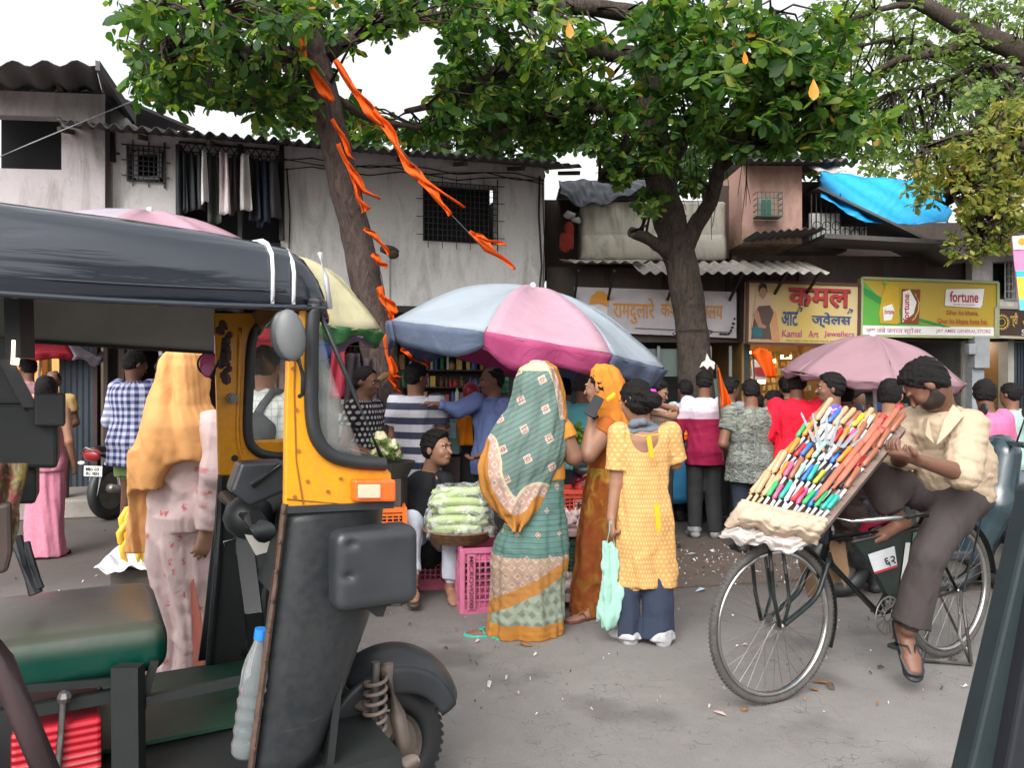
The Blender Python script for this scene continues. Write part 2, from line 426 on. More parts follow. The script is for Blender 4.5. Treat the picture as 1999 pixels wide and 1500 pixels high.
# ------------------------------------------------------------------ walls
def m_wall(name, base, dirt=.45, tint=(.12,.10,.085), moss=None):
    t = NT(name); n = t.noise(1.3, 6, .65, dist=.4); n2 = t.noise(14, 5, .7)
    st = t.noise(1.0, 6, .7, vec=t.mapv(t.tc(), (5,5,1.1)), dist=.9)
    c = t.mix(n, sc3(base, .86), sc3(base, 1.08))
    f = t.ramp(t.math('MULTIPLY', st, t.math('ADD', n, .5)), [(.46, (0,0,0)), (.75, (1,1,1))])
    c = t.mix(t.math('MULTIPLY', f, dirt), c, tint)
    c = t.mix(t.math('MULTIPLY', t.ramp(n2, [(.62, (0,0,0)), (.72, (1,1,1))]), .35), c, sc3(base, .5))
    v = t.vor(2.2, feature='DISTANCE_TO_EDGE', vec=t.mapv(t.noise(1.5, 4, out=1), (3,3,3)))
    c = t.mix(t.math('MULTIPLY', t.ramp(v, [(0, (1,1,1)), (.012, (0,0,0))]), .35), c, sc3(base, .35))
    if moss:
        z = t.sep(t.tc())[2]
        g = t.math('MULTIPLY', t.ramp(t.math('MULTIPLY', z, .2), [(moss[0]/5, (1,1,1)), (moss[1]/5, (0,0,0))]), t.ramp(n2, [(.3, (0,0,0)), (.6, (1,1,1))]))
        c = t.mix(g, c, (.10,.115,.045))
    return t.fin(c, .9, t.bump(n2, .45, .012, t.bump(n, .3, .03)), spec=.2)
def m_corr(name, base, rust=.5):
    t = NT(name); n = t.noise(3, 6, .7, dist=.5); n2 = t.noise(22, 5, .7)
    c = t.mix(n2, sc3(base, .75), sc3(base, 1.25))
    c = t.mix(t.math('MULTIPLY', t.ramp(n, [(.42, (0,0,0)), (.68, (1,1,1))]), rust), c, (.10,.055,.035))
    return t.fin(c, .8, t.bump(n2, .3, .006), spec=.3)
W_left = m_wall('old_plaster_mauve', (.44,.40,.41), .6); W_white = m_wall('whitewashed_plaster', (.66,.645,.635), .5)
W_pink = m_wall('pink_plaster', (.56,.33,.27), .5, moss=(.0,.5)); W_cream = m_wall('cream_parapet_plaster', (.52,.49,.42), .6, (.07,.065,.05))
W_dark = m_wall('dark_wall', (.075,.058,.052), .5); W_in = mplain('shop_interior_dark', (.035,.032,.03), .9)  # W_dark: very dark brown tone shared by walls, beam and stands
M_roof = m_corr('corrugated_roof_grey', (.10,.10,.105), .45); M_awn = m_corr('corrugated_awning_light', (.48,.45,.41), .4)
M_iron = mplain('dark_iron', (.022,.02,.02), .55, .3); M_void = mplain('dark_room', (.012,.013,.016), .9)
M_wood = mplain('old_dark_wood', (.07,.045,.03), .75, scale=9)
def wallquad(px0, px1, z0, z1, o, dr):
    a = PL(px0, 750, o, dr); b = PL(px1, 750, o, dr)
    return [V(a.x,a.y,z0), V(b.x,b.y,z0), V(b.x,b.y,z1), V(a.x,a.y,z1)]
def wall_with_holes(mb, px0, px1, z0, z1, holes, o, dr, th=.18):
    """wall slab between pixel columns with rectangular openings (px0,px1,z0,z1)"""
    d = V(dr[0],dr[1],0).normalized(); n = V(-d.y, d.x, 0)
    if n.y < 0: n = -n
    X = lambda p: PL(p, 750, o, dr)
    hs = sorted(holes); cur = px0
    def seg(a, b, u, w):
        if w-u < .002 or b-a < .5: return
        A, B = X(a), X(b); mb.slab([V(A.x,A.y,u), V(B.x,B.y,u), V(B.x,B.y,w), V(A.x,A.y,w)], n, th)
    for (a, b, u, w) in hs:
        seg(cur, a, z0, z1); seg(a, b, z0, u); seg(a, b, w, z1); cur = b
    seg(cur, px1, z0, z1); return n
def corrugated(name, a, b, down, mat, parent=None, pitch=.076, amp=.02, th=.006, kind=None, jag=.02):
    """corrugated sheet: eave edge a->b, running by vector down; waves across a->b"""
    a, b, down = Vector(a), Vector(b), Vector(down); L = (b-a).length; n = max(6, int(L/pitch)*6); nn = (b-a).cross(down).normalized()
    if nn.z < 0: nn = -nn
    rr = random.Random(int(L*1000)); offs = [rr.uniform(-1, 1)*jag for _ in range(int(L/.9)+2)]
    def fn(u, v):
        s = u*L; w = math.cos(s/pitch*2*PI)*amp; k = int(s/.9)
        return a+(b-a)*u+down*(v*(1+(offs[k] if v > .99 else 0)))+nn*(w+.004*k % .012)
    return sheet(name, fn, n, 6, mat, parent, th)
def grille(mb, q, nx, nz, r=.006, ext=.06):
    """bars over quad (bl, br, tr, tl) standing slightly proud"""
    bl, br, tr, tl = [Vector(p) for p in q]; n = (br-bl).cross(tl-bl).normalized()
    if n.y > 0: n = -n
    q = [p+n*.03 for p in (bl, br, tr, tl)]
    for i in range(nx+1):
        u = i/nx; e = ext if i % 3 == 1 else 0; A = q[0].lerp(q[1], u); B = q[3].lerp(q[2], u); k = (B-A).normalized()
        mb.bar(A-k*e, B+k*e, r*2 if i not in (0, nx) else r*4, r*2)
    for j in range(nz+1):
        u = j/nz; e = ext if j % 3 == 1 else 0; A = q[0].lerp(q[3], u); B = q[1].lerp(q[2], u); k = (B-A).normalized()
        mb.bar(A-k*e+n*.008, B+k*e+n*.008, r*2 if j not in (0, nz) else r*4, r*2)
    return n
# ---- long whitewashed building
OA, DA = (.603,10), (5.36,1.6)
zA = lambda px, py: PL(px, py, OA, DA).z
B = thing('shop_house', 'long two storey whitewashed house with corrugated eave and barred windows behind the leaning trunk', 'building', (-2,9.5,0))
mb = MB(); zt = 4.22
holes = [(250,322,zA(285,356),zA(285,287)), (352,548,zA(450,520),zA(450,300)), (826,970,zA(898,474),zA(898,360))]
nA_ = wall_with_holes(mb, 130, 1063, 2.38, zt, holes, OA, DA)
mb.build('wall', [W_white], B)
def PAp(px, py, off=0.0): return PL(px, py, OA, DA)-nA_*off
# side return wall and back wall
mb = MB(); e = PL(1063, 750, OA, DA); s0 = PL(130, 750, OA, DA)
mb.slab([V(e.x,e.y,2.38)+nA_*.18, V(e.x,e.y,2.38)+nA_*3.2, V(e.x,e.y,zt)+nA_*3.2, V(e.x,e.y,zt)+nA_*.18], (-1,0,0), .16)
mb.slab([V(s0.x,s0.y,.0)+nA_*3, V(e.x,e.y,.0)+nA_*3, V(e.x,e.y,zt)+nA_*3, V(s0.x,s0.y,zt)+nA_*3], nA_, .15)
mb.slab([V(s0.x,s0.y,2.30), V(e.x,e.y,2.30), V(e.x,e.y,2.30)+nA_*3, V(s0.x,s0.y,2.30)+nA_*3], (0,0,1), .08)
mb.slab([V(e.x,e.y,.0)+nA_*1.0, V(e.x,e.y,.0)+nA_*3.2, V(e.x,e.y,2.4)+nA_*3.2, V(e.x,e.y,2.4)+nA_*1.0], (-1,0,0), .12)
s1 = PL(186, 750, OA, DA); mb.slab([V(s1.x,s1.y,.0)+nA_*1.0, V(s1.x,s1.y,.0)+nA_*3.2, V(s1.x,s1.y,2.4)+nA_*3.2, V(s1.x,s1.y,2.4)+nA_*1.0], (-1,0,0), .12)
mb.build('rear_wall', W_in, B)
BH = thing('far_building', 'ochre pillared building far back beyond the market lane at the left', 'building', (-11,15.5,0)); mb = MB()
mb.slab([P(-250,1000,15.5)*1.0+V(0,0,0), P(190,1000,15.5), P(190,560,15.5), P(-250,560,15.5)], (0,1,0), .3); mb.build('wall', mplain('far_ochre', (.42,.33,.22), .85, scale=2), BH)
for x in (20, 46, 76, 118): q_ = P(x,750,15.2); MB().box(V(q_.x,15.2,1.5), (.22,.2,3.0)).build('pillar', mplain('orange_pillar', (.62,.30,.08), .8), BH)
r0 = PAp(148, 234, .75); r1 = PAp(1094, 327, .75); r0.z = r1.z = 4.05
corrugated('roof', r0, r1, nA_*1.2+V(0,0,.30), M_roof, B, pitch=.13, amp=.028)
corrugated('roof', r0+nA_*1.1+V(0,0,.30), r1+nA_*1.1+V(0,0,.30), nA_*3+V(0,0,.5), M_roof, B, pitch=.13, amp=.028)
mb = MB()
for k in range(9):
    p = r0.lerp(r1, k/8)+V(0,0,-.05); MB().bar(p+nA_*.1, p+nA_*.8+V(0,0,.18), .04, .05).build('rafter', M_wood, B)
# dark rooms behind the openings
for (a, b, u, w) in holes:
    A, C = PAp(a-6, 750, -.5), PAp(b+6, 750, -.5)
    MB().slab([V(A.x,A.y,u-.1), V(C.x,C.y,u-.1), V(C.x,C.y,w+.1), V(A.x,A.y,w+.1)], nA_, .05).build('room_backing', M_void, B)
def win_A(px0, px1, py0, py1, nx, nz, nm='window_grille', r=.006, ext=.06):
    q = [PAp(px0, py1), PAp(px1, py1), PAp(px1, py0), PAp(px0, py0)]
    for i in (0, 1): q[i].z = zA((px0+px1)/2, py1)
    for i in (2, 3): q[i].z = zA((px0+px1)/2, py0)
    q[1] = V(q[1].x,q[1].y,q[0].z); q[2] = V(q[2].x,q[2].y,q[3].z)
    mb = MB(); grille(mb, q, nx, nz, r, ext); return mb.build(nm, M_iron, B)
win_A(826, 970, 360, 474, 16, 10, r=.004, ext=.09); win_A(250, 322, 287, 356, 7, 7, r=.005)
mb = MB()
q = [PAp(264, 345, -.06), PAp(310, 345, -.06), PAp(310, 295, -.06), PAp(264, 295, -.06)]
for i in range(4): mb.bar(q[i], q[(i+1) % 4], .04, .05, nA_)
mb.build('window_frame', mplain('grey_window_frame', (.33,.34,.38), .6), B)
# balcony opening: posts, lattice strip and railing
mb = MB()
for p in (350, 470, 550): mb.bar(V(*PAp(p, 470, .05)), V(*PAp(p, 285, .05)), .05, .05)
za = zA(450, 288); zb = zA(450, 316)
for k in range(12):
    a = PAp(350+k*16.6, 300, .05); b = PAp(350+(k+1)*16.6, 300, .05)
    mb.bar(V(a.x,a.y,za), V(b.x,b.y,zb), .012, .012); mb.bar(V(a.x,a.y,zb), V(b.x,b.y,za), .012, .012)
a, b = PAp(350, 300, .05), PAp(550, 300, .05)
for z in (za, zb, zb-.05): mb.bar(V(a.x,a.y,z), V(b.x,b.y,z), .02, .02)
for z in (2.6, 2.75, 2.9, 3.05): mb.bar(V(a.x,a.y,z), V(b.x,b.y,z), .014, .014)
mb.build('balcony_grille', M_iron, B)
# pipe, bracket and rags on wall
mb = MB(); mb.tube([PAp(118, 236, .04), PAp(135, 330, .06), PAp(160, 440, .04)], .012, 6)
mb.bar(PAp(150, 270, .05), PAp(225, 275, .05), .03, .03); mb.bar(PAp(220, 262, .05), PAp(222, 318, .05), .05, .05); mb.bar(PAp(208, 300, .06), PAp(236, 303, .06), .02, .02)
mb.build('wall_bracket', M_iron, B)
# ground floor: piers, beam, shutters
OS = (.603+nA_.x*.9, 10+nA_.y*.9)
zS = lambda px, py: PL(px, py, OS, DA).z
def PSp(px, py, off=0.0): return PL(px, py, OS, DA)-nA_*off
mb = MB(); a, b = PSp(100, 600), PSp(1120, 600)
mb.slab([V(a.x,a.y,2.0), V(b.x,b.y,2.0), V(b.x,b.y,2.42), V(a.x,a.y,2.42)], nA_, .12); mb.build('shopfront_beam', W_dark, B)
def m_shutter():
    t = NT('blue_black_roller_shutter'); x = t.sep(t.tc())
    w = t.math('SINE', t.math('MULTIPLY', t.math('ADD', x[0], t.math('MULTIPLY', x[1], .3)), 95.0))
    n = t.noise(6, 5, .7); c = t.mix(n, (.018,.028,.04), (.05,.066,.085))
    return t.fin(c, .5, t.bump(w, .6, .008, t.bump(n, .2, .01)), metal=.3)
mb = MB(); a, b = PSp(120, 700, .1), PSp(186, 700, .1)
mb.slab([V(a.x,a.y,.2), V(b.x,b.y,.2), V(b.x,b.y,2.2), V(a.x,a.y,2.2)], nA_, .05); mb.build('shutter', m_shutter(), B)
mb = MB()
for (p0, p1) in ((186,194),(206,214),(236,246),(640,660),(1048,1068)):
    a, b = PSp(p0, 700, .12), PSp(p1, 700, .12); MB().slab([V(a.x,a.y,.2), V(b.x,b.y,.2), V(b.x,b.y,2.3), V(a.x,a.y,2.3)], nA_, .2).build('pillar', mplain('brown_shop_pillar', (.06,.035,.03), .8), B)
mb = MB(); a, b = PSp(660, 700, -1.6), PSp(1048, 700, -1.6)
mb.slab([V(a.x,a.y,.1), V(b.x,b.y,.1), V(b.x,b.y,2.3), V(a.x,a.y,2.3)], nA_, .1)
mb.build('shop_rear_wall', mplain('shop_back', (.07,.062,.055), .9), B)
# shelves of goods in the dark shop under the house
GM = [mplain('goods_%s' % n, c, .5, var=.1) for n, c in (('white',(.5,.5,.48)),('amber',(.35,.2,.06)),('red',(.35,.03,.03)),('green',(.03,.2,.1)),('steel',(.3,.3,.31)),('brown',(.12,.06,.03)),('blue',(.05,.1,.3)),('yellow',(.5,.36,.05)))]
def goods(parent_label, o, dr, nrm, px0, px1, zs, off, loc, seed=3, dens=.12, gold=False):
    t = thing('shop_shelves', parent_label, 'shelves', loc); r = random.Random(seed)
    sh = MB(); J = {k: MB() for k in range(len(GM))}; cnt = 0
    for z in zs:
        a = PL(px0, 700, o, dr)-nrm*off; b = PL(px1, 700, o, dr)-nrm*off; a.z = b.z = z
        sh.slab([a, b, b+nrm*.3, a+nrm*.3], (0,0,1), .02)
        L = (b-a).length; s = .05
        while s < L-.05:
            w = r.uniform(.04, dens); hgt = r.uniform(.08, .26); k = r.randrange(len(GM)); c = a.lerp(b, s/L)+nrm*.1+V(0,0,.021)
            m = MB() if cnt < 100 else J[k]
            if r.random() < .6: m.lathe(c, (0,0,1), [(0,0),(w*.45,0),(w*.5,.01),(w*.48,hgt*.7),(w*.25,hgt*.85),(w*.25,hgt),(0,hgt)], 10)
            else: m.box(c+V(0,0,hgt/2), (w*.8, .1, hgt))
            if cnt < 100: m.build('goods', GM[k], t, smooth=.7)
            cnt += 1; s += w+r.uniform(.005, .04)
    sh.build('shelf', M_wood, t)
    for k, m in J.items():
        if m.v: m.build('goods', GM[k], t)['kind'] = 'stuff'
    return t
goods('wooden shelves of bottles and packets in the dark shop under the whitewashed house', OS, DA, nA_, 660, 1050, (.35,.62,.86,1.1,1.36,1.62,1.88), -1.2, (-.5,11.5,0))
# ---- house far left with gable roof
B2 = thing('gable_house', 'taller mauve plastered house with sloping corrugated roof at the far left edge', 'building', (-5,9,0))
OB, DB = (-4.9,8.25), (1,.1); zB = lambda px, py: PL(px, py, OB, DB).z; nB = V(-.1,1,0).normalized()
mb = MB(); wall_with_holes(mb, -120, 205, 2.2, zB(100,180), [(-60,120,zB(60,330),zB(60,226))], OB, DB, .16)
a, b = PL(205,750,OB,DB), PL(205,750,OB,DB)+nB*3
mb.slab([V(a.x,a.y,2.2), V(b.x,b.y,2.2), V(b.x,b.y,4.5), V(a.x,a.y,4.5)], (-1,0,0), .15)
mb.build('wall', W_left, B2)
a, b = PL(-70,750,OB,DB)+nB*.7, PL(130,750,OB,DB)+nB*.7
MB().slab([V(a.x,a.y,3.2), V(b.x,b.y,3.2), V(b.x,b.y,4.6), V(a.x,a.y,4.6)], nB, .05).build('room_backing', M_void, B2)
A1 = P(186,124,7.3); A0 = P(-160,104,7.3); A0.z = A1.z; W0 = P(-160,168,8.5); W1 = P(200,172,8.5); W1.z = W0.z = A1.z+.18
corrugated('roof', A0, A1, W1-A1, M_roof, B2, pitch=.3, amp=.03, jag=.0)
mb = MB(); mb.slab([A1, P(258,228,8.7), P(215,235,9.2), W1], V(0,.1,1), .04); mb.slab([A1+V(0,0,.03), P(258,228,8.7)+V(0,0,.03), P(258,232,8.7)-V(0,0,.06), A1-V(0,0,.06)], V(.8,.2,0), .04)
mb.slab([W1, W0, W0+V(0,2.5,.4), W1+V(0,2.5,.4)], (0,0,1), .04); mb.build('roof_side', M_roof, B2)
mb = MB(); mb.bar(P(112,160,8.2), P(150,222,8.6), .05, .06); mb.bar(P(146,170,8.3), P(150,222,8.6), .05, .06); mb.build('strut', M_wood, B2)
MB().box(PL(92,325,OB,DB)+nB*.4, (.28,.02,.08)).build('curtain', mplain('white_rag', (.7,.7,.7), .8), B2)
# lower left ground floor wall of that house, hidden mostly by the canopy of the rickshaw
mb = MB(); a, b = P(-160,700,12.4), P(20,700,12.4)
mb.slab([V(a.x,a.y,0), V(b.x,b.y,0), V(b.x,b.y,2.6), V(a.x,a.y,2.6)], (0,1,0), .1); mb.build('ground_floor_wall', W_left, B2)
# ---- middle house
B3 = thing('low_shop_building', 'low shop building with cream rounded parapet and black tarpaulin roof behind the big tree trunk', 'building', (1.5,10.5,0))
OC, DC = (0.6,10.25), (1,.03); nC = V(-.03,1,0).normalized()
def PC(px, py, off=0.0): return PL(px, py, OC, DC)-nC*off
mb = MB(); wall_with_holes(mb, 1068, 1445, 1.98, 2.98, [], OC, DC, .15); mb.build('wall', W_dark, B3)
# rounded cream parapet
def parapet(u, v):
    x = 1136+u*(1405-1136); p0 = PC(x, 508, .18); p1 = PC(x, 402, .18); z = p0.z+(p1.z-p0.z)*v
    bul = .0
    if v < .38: bul = .045*math.sin(v/.38*PI)**.5
    e = min(u, 1-u); rd = .08 if e > .04 else .08*math.sqrt(max(0, 1-(1-e/.04)**2))
    q = PC(x, 450, .1+bul+rd); return V(q.x, q.y, z+.004*math.sin(u*40))
sheet('parapet', parapet, 40, 26, W_cream, B3, .1)
mb = MB(); a, b = PC(1136,450,.08), PC(1405,450,.08); z0, z1 = PC(1200,508).z, PC(1200,402).z
mb.slab([V(a.x,a.y,z0), V(b.x,b.y,z0), V(b.x,b.y,z1), V(a.x,a.y,z1)], nC, .5); mb.build('parapet_core', W_cream, B3)
mb = MB(); a, b = PC(1072,450,-.5), PC(1450,450,-.5)
mb.slab([V(a.x,a.y,2.9), V(b.x,b.y,2.9), V(b.x,b.y,4.0), V(a.x,a.y,4.0)], nC, .3)
mb.slab([V(a.x,a.y,2.9)+V(0,0,0), V(a.x,a.y,4.0), V(a.x,a.y+3,4.0), V(a.x,a.y+3,2.9)], (-1,0,0), .1)
mb.build('upper_wall', W_dark, B3)
def tarp(u, v):
    x = 1092+u*178; y = 346+v*(52+16*math.sin(u*5)); p = PC(x, y, .35-.5*(1-v)); p.y += .05*math.sin(u*17+v*5)+.03*math.sin(u*41-v*9); p.z += .03*math.sin(u*23+v*7)*(v); return p
M_tarp = mplain('black_tarpaulin', (.035,.04,.05), .38, scale=8, bmp=.4, dist=.02)
sheet('tarpaulin', tarp, 50, 16, M_tarp, B3, .006)
mb = MB(); a, b = PC(1092,350,-.1), PC(1330,350,-.1); mb.slab([V(a.x,a.y,4.02), V(b.x,b.y,4.02), V(b.x,b.y+3,4.1), V(a.x,a.y+3,4.1)], (0,0,1), .04); mb.build('roof', M_tarp, B3)
a0, a1 = PC(1090,508,.1), PC(1562,508,.1); a0.z = a1.z = 3.05
p0 = P(1235,526,9.35); p1 = P(1562,519,9.35)
corrugated('awning', a0.lerp(a1,.28), a1, V(0,-.85,-.28), M_awn, B3, pitch=.14, amp=.022)
corrugated('awning', a0, a0.lerp(a1,.30), V(.1,-.55,-.1), M_awn, B3, pitch=.14, amp=.018)
mb = MB()
for x in (1120,1185,1300,1420,1500,1560):
    q = PC(x, 560, .02); mb = MB(); mb.bar(V(q.x,q.y,2.5), V(q.x,q.y-.7,2.83), .03, .03); mb.bar(V(q.x,q.y,2.1), V(q.x,q.y,2.95), .04, .04); mb.build('awning_bracket', M_iron, B3)
# ---- pink house and dark lean-to
B4 = thing('pink_house', 'small pink plastered upper room with green barred window and rusty roof edge', 'building', (3.5,10.5,0))
def PD(px, py, off=0.0): return PL(px, py, OC, DC)-nC*off
def pq(x0, x1, y0, y1, off=0.0):
    zc0, zc1 = PD((x0+x1)/2, y1, off).z, PD((x0+x1)/2, y0, off).z; a, b = PD(x0, 700, off), PD(x1, 700, off)
    return [V(a.x,a.y,zc0), V(b.x,b.y,zc0), V(b.x,b.y,zc1), V(a.x,a.y,zc1)]
mb = MB(); mb.slab(pq(1432,1545,338,484,.35), nC, 2.0); mb.build('wall', m_wall('pink_plaster_upper', (.56,.34,.28), .45, moss=(3.2,3.5)), B4)
mb = MB(); mb.slab(pq(1545,1670,345,484,-.25), nC, 1.0); mb.build('recess_wall', W_dark, B4); mb = MB(); mb.slab(pq(1400,1432,355,500,-.2), nC, .3); mb.build('recess_wall', W_dark, B4)  # left recess: tree shadow is put into the dark wall colour
e0, e1 = PD(1428,338,.75), PD(1606,338,.75); e0.z = e1.z = 4.22
corrugated('roof', e0, e1, V(0,1.5,.25), M_roof, B4, pitch=.12, amp=.025)
fs = MB(); q = pq(1452,1498,394,438,.37); z = nC*-.16
fs.slab(pq(1463,1487,400,434,.355), -nC, .02); fs.build('window_frame', mplain('pale_frame', (.3,.36,.33), .6), B4)
mb = MB(); mb.slab(pq(1466,1475,403,432,.38), -nC, .004); mb.slab(pq(1477,1485,403,432,.38), -nC, .004)
t = NT('green_window_glass'); mb.build('pane', t.fin((.02,.12,.08), .2), B4)
mb = MB(); f = [p+z for p in q]
for i in range(7):
    u = i/6; mb.bar(f[0].lerp(f[1], u), f[3].lerp(f[2], u), .008, .008)
for i in range(5):
    u = i/4; mb.bar(f[0].lerp(f[3], u), f[1].lerp(f[2], u), .008, .008)
    for k in (0, 1): mb.bar(q[k].lerp(q[3-k], u), f[k].lerp(f[3-k], u), .008, .008)
mb.slab([q[0], q[1], f[1], f[0]], (0,0,-1), .015); mb.build('window_cage', mplain('green_iron', (.05,.11,.08), .6), B4)
def flap(u, v):
    p = PD(1548+u*52-(1-v)*0, 346+v*22, .5+.3*v); p.z += .02*math.sin(u*9); return p
sheet('awning', flap, 10, 4, mplain('pale_flap', (.4,.38,.36), .8), B4, .01)
# balcony with patterned white panel
bp = MB(); bp.slab(pq(1556,1612,430,480,.42), nC, .04); bp.slab(pq(1614,1662,455,482,.42), nC, .04); bp.build('balcony_panel', mplain('white_balcony_sheet', (.5,.5,.49), .7), B4)
mb = MB()
for x in range(1556, 1664, 9): a = pq(x, x+1, 395 if x < 1612 else 450, 482, .46); mb.bar(a[0], a[3], .012, .012)
for k in range(6):
    c = PD(1566+k*18, 455 if k < 3 else 468, .47); mb.ring(c, nC, .055, .006, 16, 4)
mb.build('balcony_grille', M_iron, B4)
# dark lower storey, lean-to roofs
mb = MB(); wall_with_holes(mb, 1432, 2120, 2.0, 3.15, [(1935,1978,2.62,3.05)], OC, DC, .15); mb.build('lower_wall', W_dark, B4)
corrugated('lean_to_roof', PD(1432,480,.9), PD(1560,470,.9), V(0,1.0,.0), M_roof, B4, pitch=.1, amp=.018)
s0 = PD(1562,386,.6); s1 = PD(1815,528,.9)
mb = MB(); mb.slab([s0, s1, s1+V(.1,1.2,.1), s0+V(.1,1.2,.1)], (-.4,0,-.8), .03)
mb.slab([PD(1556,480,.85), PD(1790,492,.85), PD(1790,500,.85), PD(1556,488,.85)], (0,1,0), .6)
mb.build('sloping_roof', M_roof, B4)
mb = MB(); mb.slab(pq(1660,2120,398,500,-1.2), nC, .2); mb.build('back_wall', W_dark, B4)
# white wall portion with window at right
B5 = thing('white_house', 'pale house with tall barred window above the brown shop board at the right edge', 'building', (6,10.2,0))
mb = MB(); wall_with_holes(mb, 1898, 2140, PD(1950,604).z, PD(1950,505).z, [(1938,1980,PD(1950,588).z,PD(1950,516).z)], (OC[0],OC[1]-.22), DC, .14); mb.build('wall', W_white, B5)
MB().slab(pq(1930,1990,510,592,-.15), nC, .02).build('room_backing', mplain('greenish_dark', (.02,.035,.04), .6), B5)
mb = MB(); grille(mb, pq(1938,1980,516,588,.22), 6, 5, .005, .0); mb.build('window_grille', mplain('pale_iron', (.3,.3,.3), .5), B5)
corrugated('roof', PD(1790,500,.9), PD(2160,512,.9), V(0,1.0,.2), M_roof, B5, pitch=.12, amp=.02)
mb = MB()
for (x0, x1) in ((1880,1896), (1968,1980)): MB().slab(pq(x0,x1,662,860,.0), nC, .2).build('pillar', mplain('pale_pillar', (.36,.36,.32), .7), B5)
# blue tarpaulin
def bt(u, v):
    top = P(1603+u*252, 333+u*30, 10.6); bot = P(1603+min(1, u*1.0)*250, 384+min(u/.34, 1)*52, 9.7)
    p = top.lerp(bot, v); p.z += .012*math.sin(u*11+v*3); p.y += .04*math.sin(u*9+v*3)+.03*math.sin(u*23-v*16)+.02*abs(math.sin(u*40+v*9)); return p
t = NT('blue_tarpaulin'); n = t.noise(6, 4, .6, dist=.5)
bt_o = sheet('tarpaulin', bt, 60, 20, t.fin(t.mix(n, (.0,.26,.62), (.02,.36,.72)), .45, t.bump(n, .5, .03)), None, .006)
tag(bt_o, 'bright blue plastic tarpaulin slung over the roof to the right of the pink room', 'tarpaulin')
# ---- shop interiors to the right
def interior(label, px0, px1, depth, back_mat, loc, py0=676, py1=900):
    t = thing('shop_interior', label, 'shop', loc); mb = MB()
    b = pq(px0,px1,py0,py1,-depth); f = pq(px0,px1,py0,py1,-.05); zt, zb = 2.1, .14
    B_ = [V(b[0].x,b[0].y,zb), V(b[1].x,b[1].y,zb), V(b[1].x,b[1].y,zt), V(b[0].x,b[0].y,zt)]
    F_ = [V(f[0].x,f[0].y,zb), V(f[1].x,f[1].y,zb), V(f[1].x,f[1].y,zt), V(f[0].x,f[0].y,zt)]
    mb.slab(B_, nC, .05); mb.slab([F_[0], B_[0], B_[3], F_[3]], (-1,0,0), .08); mb.slab([F_[1], B_[1], B_[2], F_[2]], (1,0,0), .08); mb.slab([F_[3], F_[2], B_[2], B_[3]], (0,0,1), .05)
    mb.build('walls', back_mat, t); return t
m_warm = mplain('warm_shop_wall', (.30,.17,.06), .6)
def emis(name, col, st):
    t = NT(name); t.b.inputs['Base Color'].default_value = (*col, 1); t.b.inputs['Emission Color'].default_value = (*col, 1); t.b.inputs['Emission Strength'].default_value = st; return t.m
E_warm = emis('warm_lamp', (1,.62,.25), 14); E_white = emis('tube_lamp', (1,.93,.8), 18)
J = interior('glowing gold jewellery shop with hanging displays under the woman portrait board', 1462, 1652, 1.6, m_warm, (3.4,11,0))
gold = NT('gold_display').fin((.55,.34,.08), .3, metal=.7); mb = MB(); mw = MB(); r = random.Random(5)
for row in range(7):
    for k in range(16):
        x = 1470+k*11+r.uniform(-3,3); y = 690+row*17; off = -1.35 if row % 2 else -.9
        p = PD(x, y, off); hgt = r.uniform(.05,.12)
        (mb if r.random() < .75 else mw).box(p, (.05*r.uniform(.6,1.3), .03, hgt))
mb.build('gold_display', gold, J); mw.build('card_display', mplain('white_card', (.6,.55,.45), .6), J)
mb = MB()
for (x, y, w) in ((1500,684,30),(1532,684,16),(1560,700,14),(1590,692,20),(1538,745,14)): mb.box(PD(x, y, -1.0), (w*.0067, .05, .05))
mb.build('lamp', E_warm, J)
mb = MB(); mb.slab([V(*PD(1470,800,-.1)), V(*PD(1645,800,-.1)), V(*PD(1645,800,-.6)), V(*PD(1470,800,-.6))], (0,0,-1), .9); mb.build('counter', M_wood, J)
K = interior('grey general store with packed shelves under the green and yellow board', 1672, 1880, 1.6, mplain('store_wall', (.12,.12,.12), .8), (5,11,0))
goods('packed shelves of tins and packets inside the general store under the green board', OC, DC, nC, 1676, 1878, (.4,.7,1.0,1.3,1.6,1.85), -1.2, (5,11.4,0), 8)
mb = MB(); mb.box(PD(1700,690,-1.0), (.25,.04,.03)); mb.box(PD(1640,705,-1.2), (.1,.04,.03)); mb.build('lamp', E_white, K)
S_ = interior('narrow warmly lit shop behind the pink shirted man at the right edge', 1892, 1972, 1.2, m_warm, (6,11,0))
mb = MB(); mb.box(PD(1935,672,-.6), (.4,.04,.04)); mb.build('lamp', E_white, S_)
mb = MB()
for k in range(7): mb.bar(PD(1900+k*10,690,-.9), PD(1900+k*10,830,-.9), .02, .02)
for k in range(5): mb.bar(PD(1896,700+k*28,-.9), PD(1968,700+k*28,-.9), .03, .03)
mb.build('gold_display', gold, S_)
mb = MB()
for k in range(12): mb.bar(PD(1982+k*6,668,.0), PD(1982+k*6,880,.0), .03, .02)
mb.build('shutter', m_shutter(), S_)
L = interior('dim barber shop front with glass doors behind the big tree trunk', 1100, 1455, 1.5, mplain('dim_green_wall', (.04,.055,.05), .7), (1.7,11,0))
pgg = NT('pale_green_glass').fin((.16,.22,.2), .15)
for q_ in (pq(1250,1330,680,735,-.2), pq(1395,1425,740,800,-.2)): MB().slab(q_, nC, .03).build('glass_door', pgg, L)
mb = MB()
for x in (1248,1290,1332,1392,1432,1455): mb.bar(PD(x,675,-.15), PD(x,900,-.15), .04, .04)
mb.build('door_frame', mplain('steel_frame', (.25,.25,.25), .4, .5), L)
